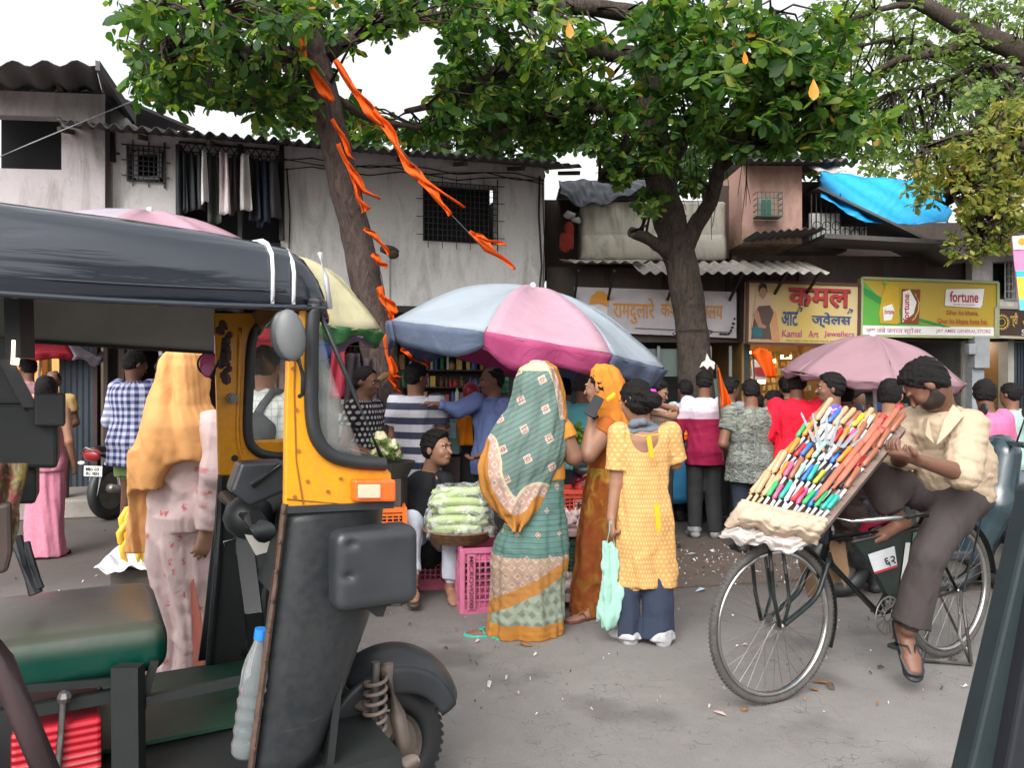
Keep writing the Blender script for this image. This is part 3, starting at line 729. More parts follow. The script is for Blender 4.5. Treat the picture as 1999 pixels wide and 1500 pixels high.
# ------------------------------------------------------------------ boards
def board(label, name, q, face, th=.1, frame=None, loc=None):
    """q tl,tr,br,bl"""
    c = sum(q, V(0,0,0))/4; t = thing(name, label, 'sign', (c.x, c.y, min(p.z for p in q)))
    n = (q[1]-q[0]).cross(q[3]-q[0]).normalized(); n = n if n.y > 0 else -n
    MB().slab([q[3], q[2], q[1], q[0]], n, th).build('panel', face, t)
    if frame:
        mb = MB(); m = -n*.012
        for i in range(4): mb.bar(q[i]+m, q[(i+1) % 4]+m, .035, .03, n)
        mb.build('frame', frame, t)
    def at(u, v, off=0.0): return q[0].lerp(q[1], u).lerp(q[3].lerp(q[2], u), v)-n*off
    return t, at, n
def TX(t, at, body, u0, u1, v0, v1, mat, bold=0, off=.012, nm='lettering', shear=0): return text_on(nm, body, [at(u0,v0), at(u1,v0), at(u1,v1), at(u0,v1)], mat, t, bold, shear, off)
def flatm(n, c, r=.6): return mplain('ink_'+n, c, r, var=.06)
I_or = flatm('orange', (.62,.26,.02)); I_red = flatm('red', (.42,.03,.04)); I_navy = flatm('navy', (.03,.07,.2)); I_blk = flatm('black', (.02,.02,.025)); I_wht = flatm('white', (.8,.8,.78)); I_crim = flatm('magenta', (.45,.05,.2)); I_gold = flatm('gold', (.6,.42,.1)); I_dk = flatm('shadow', (.1,.02,.02))
def poly_on(nm, at, pts, mat, t, off=.008, th=.004):
    P3 = [at(u, v, off) for u, v in pts]; n = (at(1,0)-at(0,0)).cross(at(0,1)-at(0,0)).normalized(); n = n if n.y < 0 else -n
    return MB().slab(P3, n, th).build(nm, mat, t)
def S(px, py, off=.25): return PD(px, py, off)
t1, at, n1 = board('faded white board with orange hand painted lettering behind the big trunk', 'shop_sign', [S(1120,562,.1), S(1433,572,.1), S(1433,661,.1), S(1120,648,.1)], mplain('faded_white_board', (.50,.46,.49), .55, scale=2))
TX(t1, at, 'रामदुलारे', .235, .49, .20, .78, I_or, .008); TX(t1, at, 'केशकर्तनालय', .53, .915, .20, .72, I_or, .008)
poly_on('turban', at, [(.09,.38),(.10,.2),(.14,.08),(.18,.08),(.21,.22),(.21,.42),(.15,.34)], I_or, t1)
poly_on('face', at, [(.10,.42),(.15,.38),(.20,.45),(.2,.6),(.17,.72),(.13,.7)], mplain('ink_pale', (.62,.6,.6), .6), t1)
poly_on('underline', at, [(.37,.87),(.97,.88),(.97,.895),(.37,.885)], I_blk, t1)
mb = MB(); r = random.Random(2)
for k in range(22):
    u = .9+.09*(k/22); v = .93-.4*(max(0, k/22-.5)*2)**1.6*(1 if k % 2 else .8); mb.ell(at(u, v, .012), (.012+.01*r.random(), .003, .01+.008*r.random()), 8)
mb.build('flourish', I_blk, t1)
t = NT('yellow_cream_board'); xx = t.sep(t.tc()); g = t.ramp(t.math('ADD', t.math('MULTIPLY', xx[0], .6), .5), [(.1,(.62,.45,.26)),(.5,(.58,.42,.10)),(.9,(.62,.5,.26))]); m_k = t.fin(g, .5)
t2, at, n2 = board('cream yellow jewellery board with red and blue lettering and a woman portrait', 'shop_sign', [S(1447,554), S(1660,561), S(1658,677), S(1445,672)], m_k, .12, flatm('frame_red', (.1,.03,.03)))
TX(t2, at, 'कमल', .372, .922, .095, .40, I_dk, .03, .012); TX(t2, at, 'कमल', .365, .915, .08, .385, I_red, .022, .02)
TX(t2, at, 'आट', .305, .455, .47, .70, I_navy, .02); TX(t2, at, 'ज्वेलस', .575, .93, .47, .72, I_navy, .02)
def stroke(t, at, pts, mat, w=.01, nm='lettering'): 
    MB().tube([at(u, v, .014) for u, v in pts], w, 6).build(nm, mat, t)
stroke(t2, at, [(.45,.47),(.465,.40),(.49,.42),(.475,.46)], I_navy); stroke(t2, at, [(.90,.47),(.915,.40),(.94,.42),(.925,.46)], I_navy)
TX(t2, at, 'Kamal', .315, .49, .77, .885, I_crim, .008); TX(t2, at, 'Art', .55, .64, .77, .885, I_crim, .008); TX(t2, at, 'Jewellers', .69, .96, .77, .885, I_crim, .008)
TX(t2, at, 'Azad Nagar, Near Ganesh Mandir Marg, Mumbai', .35, .90, .925, .96, I_blk)
skp = flatm('portrait_skin', (.42,.22,.12)); 
poly_on('portrait_veil', at, [(.06,.42),(.08,.15),(.13,.05),(.17,.06),(.20,.2),(.22,.42),(.24,.7),(.20,.95),(.05,.95),(.04,.7)], flatm('portrait_veil', (.6,.42,.28)), t2, .006)
poly_on('portrait_dress', at, [(.07,.5),(.1,.4),(.2,.38),(.235,.5),(.2,.7),(.22,.93),(.04,.93),(.05,.72)], flatm('portrait_dress', (.10,.06,.05)), t2, .012)
poly_on('portrait_skirt', at, [(.04,.75),(.14,.68),(.13,.9),(.05,.9)], flatm('portrait_teal', (.02,.14,.16)), t2, .018)
poly_on('portrait_hair', at, [(.095,.16),(.10,.06),(.13,.02),(.165,.05),(.175,.17)], I_blk, t2, .014)
poly_on('portrait_face', at, [(.105,.13),(.135,.09),(.165,.13),(.163,.22),(.135,.285),(.108,.22)], skp, t2, .02)
poly_on('portrait_arm', at, [(.05,.55),(.08,.45),(.10,.5),(.13,.68),(.17,.72),(.16,.76),(.10,.74)], skp, t2, .02)
poly_on('portrait_shawl', at, [(.2,.4),(.26,.5),(.3,.95),(.22,.95)], flatm('portrait_peach', (.6,.28,.12)), t2, .01)
t = NT('ochre_green_board'); t3, at, n3 = board('green and yellow oil advert board of the general store right of the portrait board', 'shop_sign', [S(1664,548), S(1923,557), S(1922,661), S(1662,658)], t.fin(t.mix(t.noise(2), (.52,.36,.03), (.46,.33,.04)), .45), .12, flatm('frame_pale', (.35,.4,.2)))
I_gr = flatm('leaf_green', (.10,.38,.05)); I_dg = flatm('deep_green', (.02,.26,.06))
poly_on('green_field', at, [(.0,.02),(.0,.82),(.56,.82),(.35,.72),(.22,.5),(.12,.3)], I_gr, t3, .004)
poly_on('green_band', at, [(.0,.14),(.0,.26),(.12,.42),(.3,.66),(.6,.83),(.66,.83),(.4,.66),(.2,.4)], I_dg, t3, .009)
poly_on('white_strip', at, [(0,.82),(1,.82),(1,.985),(0,.985)], I_wht, t3, .006)
poly_on('logo_plate', at, [(.62,.15),(.90,.12),(.885,.42),(.87,.47),(.61,.45),(.615,.22)], I_wht, t3, .012)
TX(t3, at, 'fortune', .645, .855, .18, .38, I_red, .02, .022)
TX(t3, at, 'GHAR KA KHANA', .67, .83, .405, .435, I_red, .0, .022)
TX(t3, at, 'Ghar ka khana,', .625, .86, .52, .62, I_red, .004); TX(t3, at, 'Ghar ka khana hota hai.', .56, .93, .67, .77, I_red, .004)
TX(t3, at, 'JAY AMBE GENERAL STORE', .55, .95, .865, .945, I_crim, .006); TX(t3, at, 'जय अंबे जनरल स्टोअर', .04, .44, .845, .975, I_crim, .006)
poly_on('oil_can', at, [(.15,.3),(.17,.12),(.22,.08),(.27,.14),(.28,.75),(.26,.79),(.14,.78),(.13,.6)], flatm('oil_yellow', (.55,.36,.02)), t3, .014)
poly_on('can_cap', at, [(.155,.10),(.185,.10),(.185,.03),(.155,.03)], flatm('cap_green', (.2,.4,.05)), t3, .016)
poly_on('can_label', at, [(.155,.5),(.22,.44),(.24,.55),(.22,.72),(.165,.74)], I_wht, t3, .02)
TX(t3, at, 'fortune', .165, .235, .53, .62, I_red, .02, .03)
poly_on('pouch', at, [(.295,.17),(.43,.17),(.42,.79),(.29,.78)], flatm('pouch_brown', (.22,.06,.02)), t3, .014)
poly_on('pouch_label', at, [(.30,.22),(.35,.18),(.40,.4),(.38,.6),(.30,.76)], I_wht, t3, .02)
stroke(t3, at, [(.39,.25),(.42,.4),(.415,.55),(.39,.68),(.37,.72)], I_gold, .01, 'ornament')
v_, f_ = None, None
text_on('lettering', 'fortune', [at(.30,.74), at(.30,.26), at(.345,.26), at(.345,.74)], I_red, t3, .02, 0, .03)
t4, at, n4 = board('dark brown shop board with gold Marathi lettering at the right edge', 'shop_sign', [S(1919,604), S(2130,610), S(2130,668), S(1918,660)], mplain('brown_board', (.05,.025,.02), .5), .12, flatm('frame_cream', (.4,.38,.28)))
TX(t4, at, 'श्री', .13, .20, .16, .66, I_gold, .02); TX(t4, at, 'ओमकार', .24, .62, .16, .66, I_gold, .02); TX(t4, at, 'Shri Anand', .235, .6, .72, .92, I_wht, .01)
mb = MB(); c = at(.055,.5,.012); mb.ring(c, n4, .085, .008, 24, 6); mb.ring(c, n4, .05, .006, 20, 6)
for k in range(20): a = k*PI/10; mb.box(c+V(math.cos(a)*.1,0,math.sin(a)*.1), (.012,.01,.012))
mb.build('emblem', I_gold, t4)
# poster at right edge
t5, at, n5 = board('bright pink blue and yellow hanging banner at the right picture edge', 'banner', [P(1975,462,8), P(2060,455,8), P(2060,608,8), P(1990,606,8)], flatm('banner_pink', (.62,.2,.36)), .01)
poly_on('yellow_band', at, [(0,.55),(1,.55),(1,.85),(0,.85)], flatm('banner_yellow', (.65,.6,.05)), t5)
poly_on('blue_band', at, [(0,.47),(1,.47),(1,.55),(0,.55)], flatm('banner_blue', (.02,.4,.6)), t5); poly_on('base_band', at, [(0,.85),(1,.85),(1,1),(0,1)], flatm('banner_cyan', (.1,.55,.65)), t5)
poly_on('white_head', at, [(0,0),(1,0),(1,.18),(0,.18)], I_wht, t5)
mb = MB(); mb.ell(at(.2,.08,.01), (.05,.004,.05), 12); mb.build('logo', I_or, t5)
mb = MB()
for k in range(5): mb.slab([at(.22,.58+k*.05,.01), at(1,.58+k*.05,.01), at(1,.595+k*.05,.01), at(.22,.595+k*.05,.01)], (0,-1,0), .003)
mb.build('lettering', I_blk, t5)
mb = MB(); q = P(2070,700,8); mb.cyl(V(q.x,8.05,0), V(q.x,8.05,3.6), .03); mb.build('post', M_iron, t5)
# old notice board seen through the rickshaw
t6, at, n6 = board('pale chart of small hand sign drawings on the shop pillar left of the rickshaw window', 'chart', [P(212,676,9.6), P(266,676,9.6), P(266,770,9.6), P(218,770,9.6)], mplain('pale_chart', (.55,.56,.42), .7), .02)
mb = MB(); r = random.Random(4)
for i in range(3):
    for j in range(6):
        c = at(.18+i*.3, .1+j*.15, .008); mb.bar(c+V(r.uniform(-.02,.02),0,-.02), c+V(r.uniform(-.03,.03),0,.03), .012, .004); mb.ell(c+V(.015,0,.0), (.02,.003,.012), 8)
mb.build('drawings', I_blk, t6)
# washing hung in the balcony opening
WC = [('dark grey shirt', (.05,.055,.06)), ('charcoal trousers', (.045,.05,.055)), ('grey shirt', (.07,.07,.08)), ('white shirt', (.85,.83,.85)), ('grey green shirt', (.07,.075,.07)), ('pale pink shirt', (.82,.70,.72)), ('brown grey shirt', (.08,.07,.07)), ('white and teal shirt', (.8,.74,.72)), ('black checked shirt', (.05,.05,.06)), ('dark blue trousers', (.035,.045,.07)), ('grey towel', (.09,.09,.1))]
xs = [352,366,384,400,412,436,452,474,490,506,524]; ws = [20,22,20,12,24,18,22,20,20,22,26]; hs = [125,112,108,100,130,116,112,104,118,130,110]
nb = ['leftmost on the line', 'second from the left', 'third from the left', 'narrow one right of three dark clothes', 'left of the pale pink shirt', 'in the middle of the line', 'between the two brightest shirts', 'rightmost of the bright shirts', 'right of the white and teal shirt', 'second from the right end', 'at the right end of the line']
for k in range(11):
    ph = k*1.7
    def fn(u, v, k=k, ph=ph):
        x = xs[k]+(u-.1)*ws[k]*(.75+.4*v); y = 308+k*1.6+v*hs[k]*(1 if u < .5 or k % 3 else .93); p = PAp(x, y, (.36 if k in (3,5,7) else .24)+.05*math.sin(u*7+ph)+.03*math.sin(v*4+ph+u*3)); return p
    o = sheet('hanging_cloth', fn, 8, 14, mcloth('laundry_%d' % k, WC[k][1], .3), None, .006)
    tag(o, '%s drying in the upper balcony opening, %s' % (WC[k][0], nb[k]), 'laundry', 'clothes drying in the balcony opening')
mb = MB(); mb.tube([PAp(348,306,.24), PAp(450,314,.24), PAp(552,318,.24)], .006, 5); tag(mb.build('clothes_line', M_iron), 'thin line carrying the drying clothes across the balcony opening', 'clothes line')
mb = MB(); mb.tube([P(-80,340,7.0), P(60,280,7.4), P(240,205,8.0), P(300,180,8.3)], .006, 5); tag(mb.build('overhead_wire', mplain('grey_wire', (.25,.25,.27), .5)), 'grey overhead wire crossing in front of the far left house', 'wire')
mb = MB()
for (y0, y1, o_) in ((312,348,.03),(318,352,.05),(330,356,.03)):
    mb.tube([PAp(552+k*56.5, y0+(y1-y0)*k/9+6*math.sin(k*1.9+o_*90), o_) for k in range(10)], .007, 5)
mb.tube([PAp(1052,345,.03), PAp(1050,420,.04), PAp(1056,520,.03), PAp(1048,600,.04)], .012, 6); mb.tube([PAp(1057,352,.03), PAp(1060,470,.05), PAp(1057,600,.04)], .007, 5)
mb.tube([PAp(560,330,.03), PAp(566,420,.03), PAp(562,560,.03)], .008, 5); tag(mb.build('wall_cables', M_iron), 'dark sagging cables clipped along the top and corner of the whitewashed wall', 'cables')
# red bundle and clutter in the dark gap
o = SDF(.015); o.ell(PC(1102,480,.3), (.09,.08,.12)); o.ell(PC(1106,455,.3), (.05,.05,.08)); o.noise(.02, 25, 3)
tag(o.build('bundle', mcloth('red_bundle', (.25,.035,.025))), 'red cloth bundle on the ledge in the dark gap beside the white wall', 'bundle')
o = SDF(.015); o.ell(PC(1108,430,.3), (.07,.06,.04)); o.ell(PC(1118,440,.3), (.05,.04,.03)); o.noise(.02, 25, 5)
tag(o.build('plastic_bag', mcloth('pale_bag', (.4,.42,.42))), 'crumpled pale plastic bag above the red bundle in the dark gap', 'bag')
# electricity meter boxes on wall to the right
mb = MB(); mb.box(PD(1888,690,.25), (.2,.16,.42)); mb.box(PD(1868,684,.3), (.1,.1,.14)); 
t = thing('meter_box', 'grey electricity meter box on a grey post between the two right hand shops', 'meter box', PD(1888,900,.2)); mb.build('box', mplain('grey_box', (.34,.36,.38), .6), t, bevel=.012)
MB().box(PD(1886,790,.2), (.16,.12,1.1)).build('post', mplain('grey_post', (.3,.33,.36), .6), t)
# ------------------------------------------------------------------ trees
def m_bark(name, base, sc=1):
    t = NT(name); v = t.mapv(t.tc(), (22*sc,22*sc,7*sc)); n = t.noise(1, 6, .75, vec=v, dist=1.2); n = t.ramp(n, [(.3,(0,0,0)),(.7,(1,1,1))]); n2 = t.noise(3, 4, .6)
    c = t.mix(n, sc3(base, .35), sc3(base, 1.9)); c = t.mix(t.math('MULTIPLY', t.ramp(n2, [(.5,(0,0,0)),(.7,(1,1,1))]), .5), c, sc3(base, 1.9))
    c = t.mix(t.math('MULTIPLY', t.ramp(t.noise(60, 2), [(.66,(0,0,0)),(.72,(1,1,1))]), .6), c, (.25,.2,.17))
    return t.fin(c, .9, t.bump(n, .9, .03), spec=.2)
def m_leaf(name, stops, trans=.35, rough=.55):
    t = NT(name); g = t.n('ShaderNodeNewGeometry'); c = t.ramp(g.outputs['Random Per Island'], stops)
    c = t.mix(t.math('MULTIPLY', t.noise(30, 3), .35), c, sc3(stops[0][1], .6))
    t.fin(c, rough, spec=.35)
    tr = t.n('ShaderNodeBsdfTranslucent'); tc = t.mix(1.0, c, (1.0,1.0,.35), 'MULTIPLY'); t.set(tr.inputs[0], t.mix(.5, c, t.mix(1, c, (1.9,2.3,.6), 'MULTIPLY')))
    ms = t.n('ShaderNodeMixShader'); ms.inputs[0].default_value = trans; t.L.new(t.b.outputs[0], ms.inputs[1]); t.L.new(tr.outputs[0], ms.inputs[2]); t.L.new(ms.outputs[0], t.out.inputs[0]); return t.m
def leaf_template(rows, cols, wr):
    """unit leaf along +x, width wr; returns (n,3), quads"""
    prof = {0:.0}; T = np.linspace(0, 1, rows+1)
    wd = np.interp(T, [0,.12,.35,.62,.82,.94,1], [.05,.22,.62,1.0,.9,.5,.08])*wr/2
    v = []; q = []
    for i, t in enumerate(T):
        for j in range(cols+1):
            s = j/cols*2-1; v.append((t, s*wd[i], .10*abs(s)*wr-.16*t*t))
    for i in range(rows):
        for j in range(cols): a = i*(cols+1)+j; q.append((a, a+cols+1, a+cols+2, a+1))
    return np.array(v), np.array(q)
def leaves(name, pos, dirs, ups, size, tmpl, mat, parent):
    tv, tq = tmpl; n = len(pos); d = dirs/np.linalg.norm(dirs, axis=1, keepdims=True)
    sd = np.cross(ups, d); sd /= np.linalg.norm(sd, axis=1, keepdims=True)+1e-9; u = np.cross(d, sd)
    v = pos[:,None,:]+(size*rng.uniform(.65, 1.15, n))[:,None,None]*(tv[None,:,0:1]*d[:,None]+tv[None,:,1:2]*sd[:,None]+tv[None,:,2:3]*u[:,None])
    q = tq[None]+(np.arange(n)*len(tv))[:,None,None]
    return mkobj(name, v.reshape(-1,3), None, mat, parent, True, quads=q.reshape(-1, 4))
def pxpts(regs, rng):
    """regs (px,py,rx,ry,d0,d1,n): random points inside traced ellipses"""
    out = []
    for (x, y, rx, ry, d0, d1, n) in regs:
        a = rng.uniform(0, 2*PI, n); r = np.sqrt(rng.uniform(0, 1, n)); dd = rng.uniform(d0, d1, n)
        X = x+rx*r*np.cos(a); Y = y+ry*r*np.sin(a)
        out.append(np.stack([(X-CX)*dd/F, dd, H-(Y-CY)*dd/F], 1))
    return np.concatenate(out)
def rosettes(pts, rng, size=(.15,.24), nl=(6,10)):
    Pn, D, U, S = [], [], [], []
    for p in pts:
        ax = rng.normal(size=3)*.5+np.array([0,-.25,.8]); ax /= np.linalg.norm(ax); k = rng.integers(*nl); s0 = rng.uniform(*size)
        a = np.cross(ax, [1,.2,0]); a /= np.linalg.norm(a); b = np.cross(ax, a); ph = rng.uniform(0, 6)
        for i in range(k):
            t = ph+i*2*PI/k*1.02+rng.normal()*.2; el = rng.uniform(-.5, .45)
            d = (a*math.cos(t)+b*math.sin(t))*math.cos(el)+ax*math.sin(el); d[2] -= .25
            Pn.append(p+rng.normal(size=3)*.02); D.append(d); U.append(ax+rng.normal(size=3)*.35); S.append(s0*rng.uniform(.7, 1.15))
    return np.array(Pn), np.array(D), np.array(U), np.array(S)
def smooth_path(pts, rs, sub=5, wob=.0, seed=0):
    r = random.Random(seed); out = []; ro = []; n = len(pts)
    for i in range(n-1):
        p0 = pts[max(0, i-1)]; p1 = pts[i]; p2 = pts[i+1]; p3 = pts[min(n-1, i+2)]
        for k in range(sub):
            t = k/sub; q = .5*((2*p1)+(p2-p0)*t+(2*p0-5*p1+4*p2-p3)*t*t+(3*p1-p0-3*p2+p3)*t**3)
            out.append(q+V(r.uniform(-wob,wob), r.uniform(-wob,wob), r.uniform(-wob,wob))*.5); ro.append((rs[i]*(1-t)+rs[i+1]*t)*(1+r.uniform(-.05,.05)))
    out.append(pts[-1]); ro.append(rs[-1]); return out, ro
def limb(mb, tr, seed=0, n=12, wob=.01):
    """tr rows (px, py, d, width px)"""
    pts = [P(x, y, d) for x, y, d, w in tr]; rs = [w*d/F/2 for x, y, d, w in tr]
    a, b = smooth_path(pts, rs, 6, wob, seed); mb.tube(a, b, n); return a
def twigs(mb, pts, anchors, rng, r=.008, frac=1.0, maxd=1.4):
    A = np.array([list(a) for a in anchors])
    for p in pts:
        if rng.random() > frac: continue
        d = np.linalg.norm(A-p, axis=1)+rng.uniform(0, .35, len(A)); j = int(d.argmin())
        if d[j] > maxd: continue
        a = Vector(A[j]); b = Vector(p); m = a.lerp(b, .55)+V(rng.normal()*.06, rng.normal()*.06, rng.normal()*.05+.04)
        mb.tube([a, m, b], [r*2.0, r*1.4, r*.6], 5)
rng = np.random.default_rng(5)
ALM = leaf_template(6, 2, .52); SML = leaf_template(3, 2, .6)
green = [(0,(.018,.055,.012)),(.3,(.034,.10,.018)),(.55,(.062,.145,.024)),(.75,(.12,.215,.032)),(.9,(.22,.31,.045)),(.985,(.28,.30,.05)),(1,(.45,.16,.03))]
M_alm = m_leaf('almond_leaves', green, .5)
M_bark1 = m_bark('leaning_trunk_bark', (.085,.062,.055)); M_bark2 = m_bark('broad_trunk_bark', (.07,.055,.045))
def tree(name, label, base, limbs, regs, mat, bark, tmpl, size, nl, seed, fr=.8, group=None, keepout=None, r=.008, maxd=1.4):
    rg = np.random.default_rng(seed); t = thing(name, label, 'tree', base, group); mb = MB(); anch = []
    for i, l in enumerate(limbs): anch += limb(mb, l, seed+i)[2:]
    regs = [(a, b, c, d, e, f, max(3, int(n*(1.22 if n < 200 else 1)))) for a, b, c, d, e, f, n in regs]; pts = pxpts(regs, rg)
    if keepout:
        X = CX+pts[:,0]*F/pts[:,1]; Y = CY-(pts[:,2]-H)*F/pts[:,1]; m = np.ones(len(pts), bool)
        for (x, y, rx, ry) in keepout: m &= ((X-x)/rx)**2+((Y-y)/ry)**2 > 1
        pts = pts[m]
    twigs(mb, pts, anch, rg, r, fr, maxd)
    if 'spreading' in label:
        for k in range(26):
            x = rg.uniform(1300, 1470); y = rg.uniform(200, 330); dd = 8.15+rg.uniform(-.15, .25); L_ = rg.uniform(50, 150); mb.tube([P(x, y, dd), P(x+rg.uniform(-5,5), y+L_*.5, dd), P(x+rg.uniform(-12,12), y+L_, dd)], [.006,.005,.003], 4)
        mb.tube([P(1296,430,8.2), P(1310,470,8.15), P(1330,460,8.15), P(1340,420,8.2)], .005, 5); mb.ring(P(1352,650,8.5), (0,.1,1), .215, .006, 24, 4)
    mb.build('trunk', bark, t, smooth=True)
    Pn, D, U, S = rosettes(pts, rg, size, nl); leaves('crown', Pn, D, U, S, tmpl, mat, t); return t
sky_gaps = [(758,150,100,68),(800,215,55,30),(1122,330,62,40),(480,95,30,22),(330,110,22,16),(915,235,24,16),(1000,130,20,16),(1420,215,22,14),(655,175,28,30),(1160,205,14,12),(820,60,22,14),(60,60,170,120),(560,120,12,14),(1185,140,12,10),(1010,60,10,8),(905,50,9,9)]
lt = tree('leaning_almond_tree', 'leaning slender grey brown tree trunk wound with orange pennants', G(768,1060)*1.0 if False else (P(772,1060,6.87)),
  [[(775,1062,6.87,92),(766,900,6.87,78),(752,760,6.87,72),(722,590,6.87,64),(695,460,6.87,60),(655,285,6.87,58),(622,140,6.87,58),(592,20,6.87,54),(560,-120,6.9,46)],
   [(610,110,6.87,36),(540,105,6.6,30),(440,95,6.4,20),(330,70,6.2,12)],[(600,60,6.87,30),(500,30,6.4,22),(400,20,6.1,14),(260,10,5.9,8)],
   [(625,150,6.87,26),(560,190,7.2,14),(460,215,7.6,10),(340,190,7.8,6)],[(630,110,6.87,34),(720,60,7.2,24),(830,30,7.6,16),(940,30,7.9,9)],[(640,180,6.87,18),(720,230,7.4,12),(820,250,7.9,8)]],
  [(390,60,180,60,5.6,7.4,55),(320,120,80,60,5.8,7.6,26),(430,140,180,68,6.2,8.6,95),(330,160,75,50,6.4,8.4,38),(540,160,110,70,6.4,8.6,70),(500,30,130,50,5.4,7.0,45),(690,30,120,45,6.4,8.4,50),(760,235,170,38,8.2,10.2,80),(720,85,45,30,6.8,8,8),(240,20,60,35,4.5,6,10),(620,205,80,40,7.4,9,34),(860,20,90,50,6.6,8.4,40)],
  M_alm, M_bark1, ALM, (.10,.165), (7,12), 21, .8, keepout=sky_gaps)
bt_ = tree('broad_almond_tree', 'large spreading almond tree with dark forked trunk in front of the faded white board', P(1366,1000,8.5),
  [[(1372,1004,8.5,100),(1368,880,8.5,78),(1360,760,8.5,72),(1350,640,8.5,65),(1335,540,8.5,62),(1318,470,8.5,64),(1302,410,8.5,64),(1287,340,8.5,60),(1274,240,8.5,60),(1270,120,8.5,58),(1295,0,8.4,60),(1300,-120,8.3,50)],
   [(1328,500,8.5,46),(1355,445,8.4,34),(1386,395,8.3,30),(1402,335,8.2,26),(1425,240,8.0,24),(1470,130,7.8,16),(1510,20,7.6,10)],
   [(1318,505,8.5,34),(1275,472,8.3,24),(1232,453,8.1,21)],
   [(1292,360,8.5,34),(1330,280,8.2,26),(1370,180,8.0,24),(1400,60,7.8,16),(1430,-60,7.6,10)],
   [(1272,118,8.5,44),(1170,100,8.3,32),(1060,112,8.1,26),(960,150,8.0,22),(880,195,7.9,16),(790,218,7.8,10)],
   [(1272,230,8.5,36),(1190,212,8.3,30),(1110,212,8.2,20),(1040,240,8.2,12),(960,262,8.2,8)],
   [(1290,40,8.4,40),(1200,20,8.1,34),(1080,10,7.8,26),(950,0,7.5,18),(840,-10,7.2,10)],
   [(1280,300,8.5,30),(1230,345,8.3,20),(1170,350,8.1,12)],
   [(1400,150,8.0,18),(1500,170,7.6,12),(1600,200,7.2,8)],[(1402,335,8.2,18),(1470,290,7.8,10),(1560,280,7.4,6)]],
  [(1000,60,150,70,6.4,8.6,85),(950,170,150,62,7.2,9.4,95),(880,238,150,32,8.4,10.4,70),(1060,235,110,50,7.8,9.8,80),(1120,120,110,80,6.8,9,50),(1190,225,90,60,7.2,8.8,52),(1220,300,60,26,7.4,8.2,14),(1330,180,120,100,6.6,9,95),(1380,70,150,80,6.2,8.6,85),(1480,140,140,105,6.2,8.4,140),(1570,205,120,75,6.2,8.2,95),(1450,262,105,45,6.6,8.2,52),(1600,90,60,70,6.2,8,30),(1650,240,60,60,6.2,7.4,18),(1545,285,55,22,6.6,7.8,10),(1352,372,20,16,7.6,8.1,3),(1265,395,28,25,7.6,8.1,7),(1215,345,30,16,7.4,8,5),(1290,60,70,90,6.4,7.6,35),(1310,300,60,26,7.2,7.9,10),(1720,240,35,30,5.6,6.4,6)],
  M_alm, M_bark2, ALM, (.105,.17), (7,12), 33, .75, keepout=sky_gaps+[(1330,440,40,45)])
# hanging roots and dead twigs on the broad trunk are part of its bark; three ripe orange leaves stand out
Pn = np.array([list(P(1587,155,6.0)), list(P(1110,42,6.2)), list(P(1452,100,6.1))]); D = np.array([[0,-.2,-1.],[.1,-.1,-1],[0.2,0,-1]]); U = np.array([[0,-1,0.],[0,-1,.1],[.2,-1,0]])
M_ripe = mplain('ripe_leaf', (.75,.20,.01), .5)
for _i in range(3): leaves('ripe_leaf', Pn[_i:_i+1], D[_i:_i+1], U[_i:_i+1], np.array([[.19,.12,.12][_i]]), ALM, M_ripe, bt_)
pale = [(0,(.09,.15,.05)),(.4,(.15,.23,.07)),(.75,(.24,.33,.10)),(1,(.34,.38,.12))]
tree('peepal_tree', 'pale small leaved tree with bare dark branches filling the top right sky', P(2150,900,13),
  [[(2180,900,13,110),(2150,400,13,90),(2080,200,12.5,60),(1999,108,12,42),(1900,62,12,36),(1800,8,12,26),(1700,-30,12,14)],
   [(1910,66,12,26),(1850,98,12,20),(1760,115,12,14),(1700,145,12,8)],[(1800,10,12,16),(1740,12,12,12),(1640,44,12,8),(1585,46,12,5)],[(1850,100,12,10),(1760,75,12.4,8),(1660,95,12.6,5)],[(1930,120,12,12),(1840,160,12.2,8),(1740,180,12.4,5)],[(2050,150,12,20),(1960,130,12,12),(1900,128,12,8)]],
  [(1750,60,200,90,11.5,16,360),(1850,190,170,110,11.5,16,420),(1950,80,120,120,11.5,15,330),(1960,260,110,110,10.5,14,330),(1700,250,110,70,12,16,150),(1640,120,60,90,12.5,16,90),(1800,320,120,60,11,14,120)],
  m_leaf('peepal_leaves', pale, .5), M_bark2, SML, (.09,.14), (7,12), 44, .35, r=.01, maxd=1.6)
yel = [(0,(.09,.13,.03)),(.3,(.16,.21,.04)),(.6,(.30,.31,.07)),(.85,(.38,.34,.08)),(1,(.40,.24,.06))]
tree('yellowing_tree', 'yellow green leafy branch drooping over the blue tarpaulin at the right', P(2120,1000,9.2),
  [[(2130,980,9.2,90),(2110,500,9.2,70),(2060,300,9.1,40),(1980,290,9,24),(1900,330,8.8,14),(1850,400,8.6,6)],[(2000,290,9,20),(1900,260,8.8,12),(1800,290,8.6,5)],[(1940,310,8.9,12),(1940,400,8.7,8),(1900,470,8.5,4)]],
  [(1920,340,90,90,8.2,9.4,210),(1950,420,70,75,8.2,9.2,120),(1850,330,70,45,8.2,9.2,60),(1890,480,45,35,8.2,8.8,22),(1800,370,40,40,8.2,8.8,16),(1980,250,60,60,8.6,10,90)],
  m_leaf('yellow_leaves', yel, .45), M_bark2, SML, (.075,.12), (6,10), 55, .6, maxd=.9)
dk = [(0,(.015,.04,.012)),(.6,(.04,.09,.02)),(1,(.09,.15,.03))]
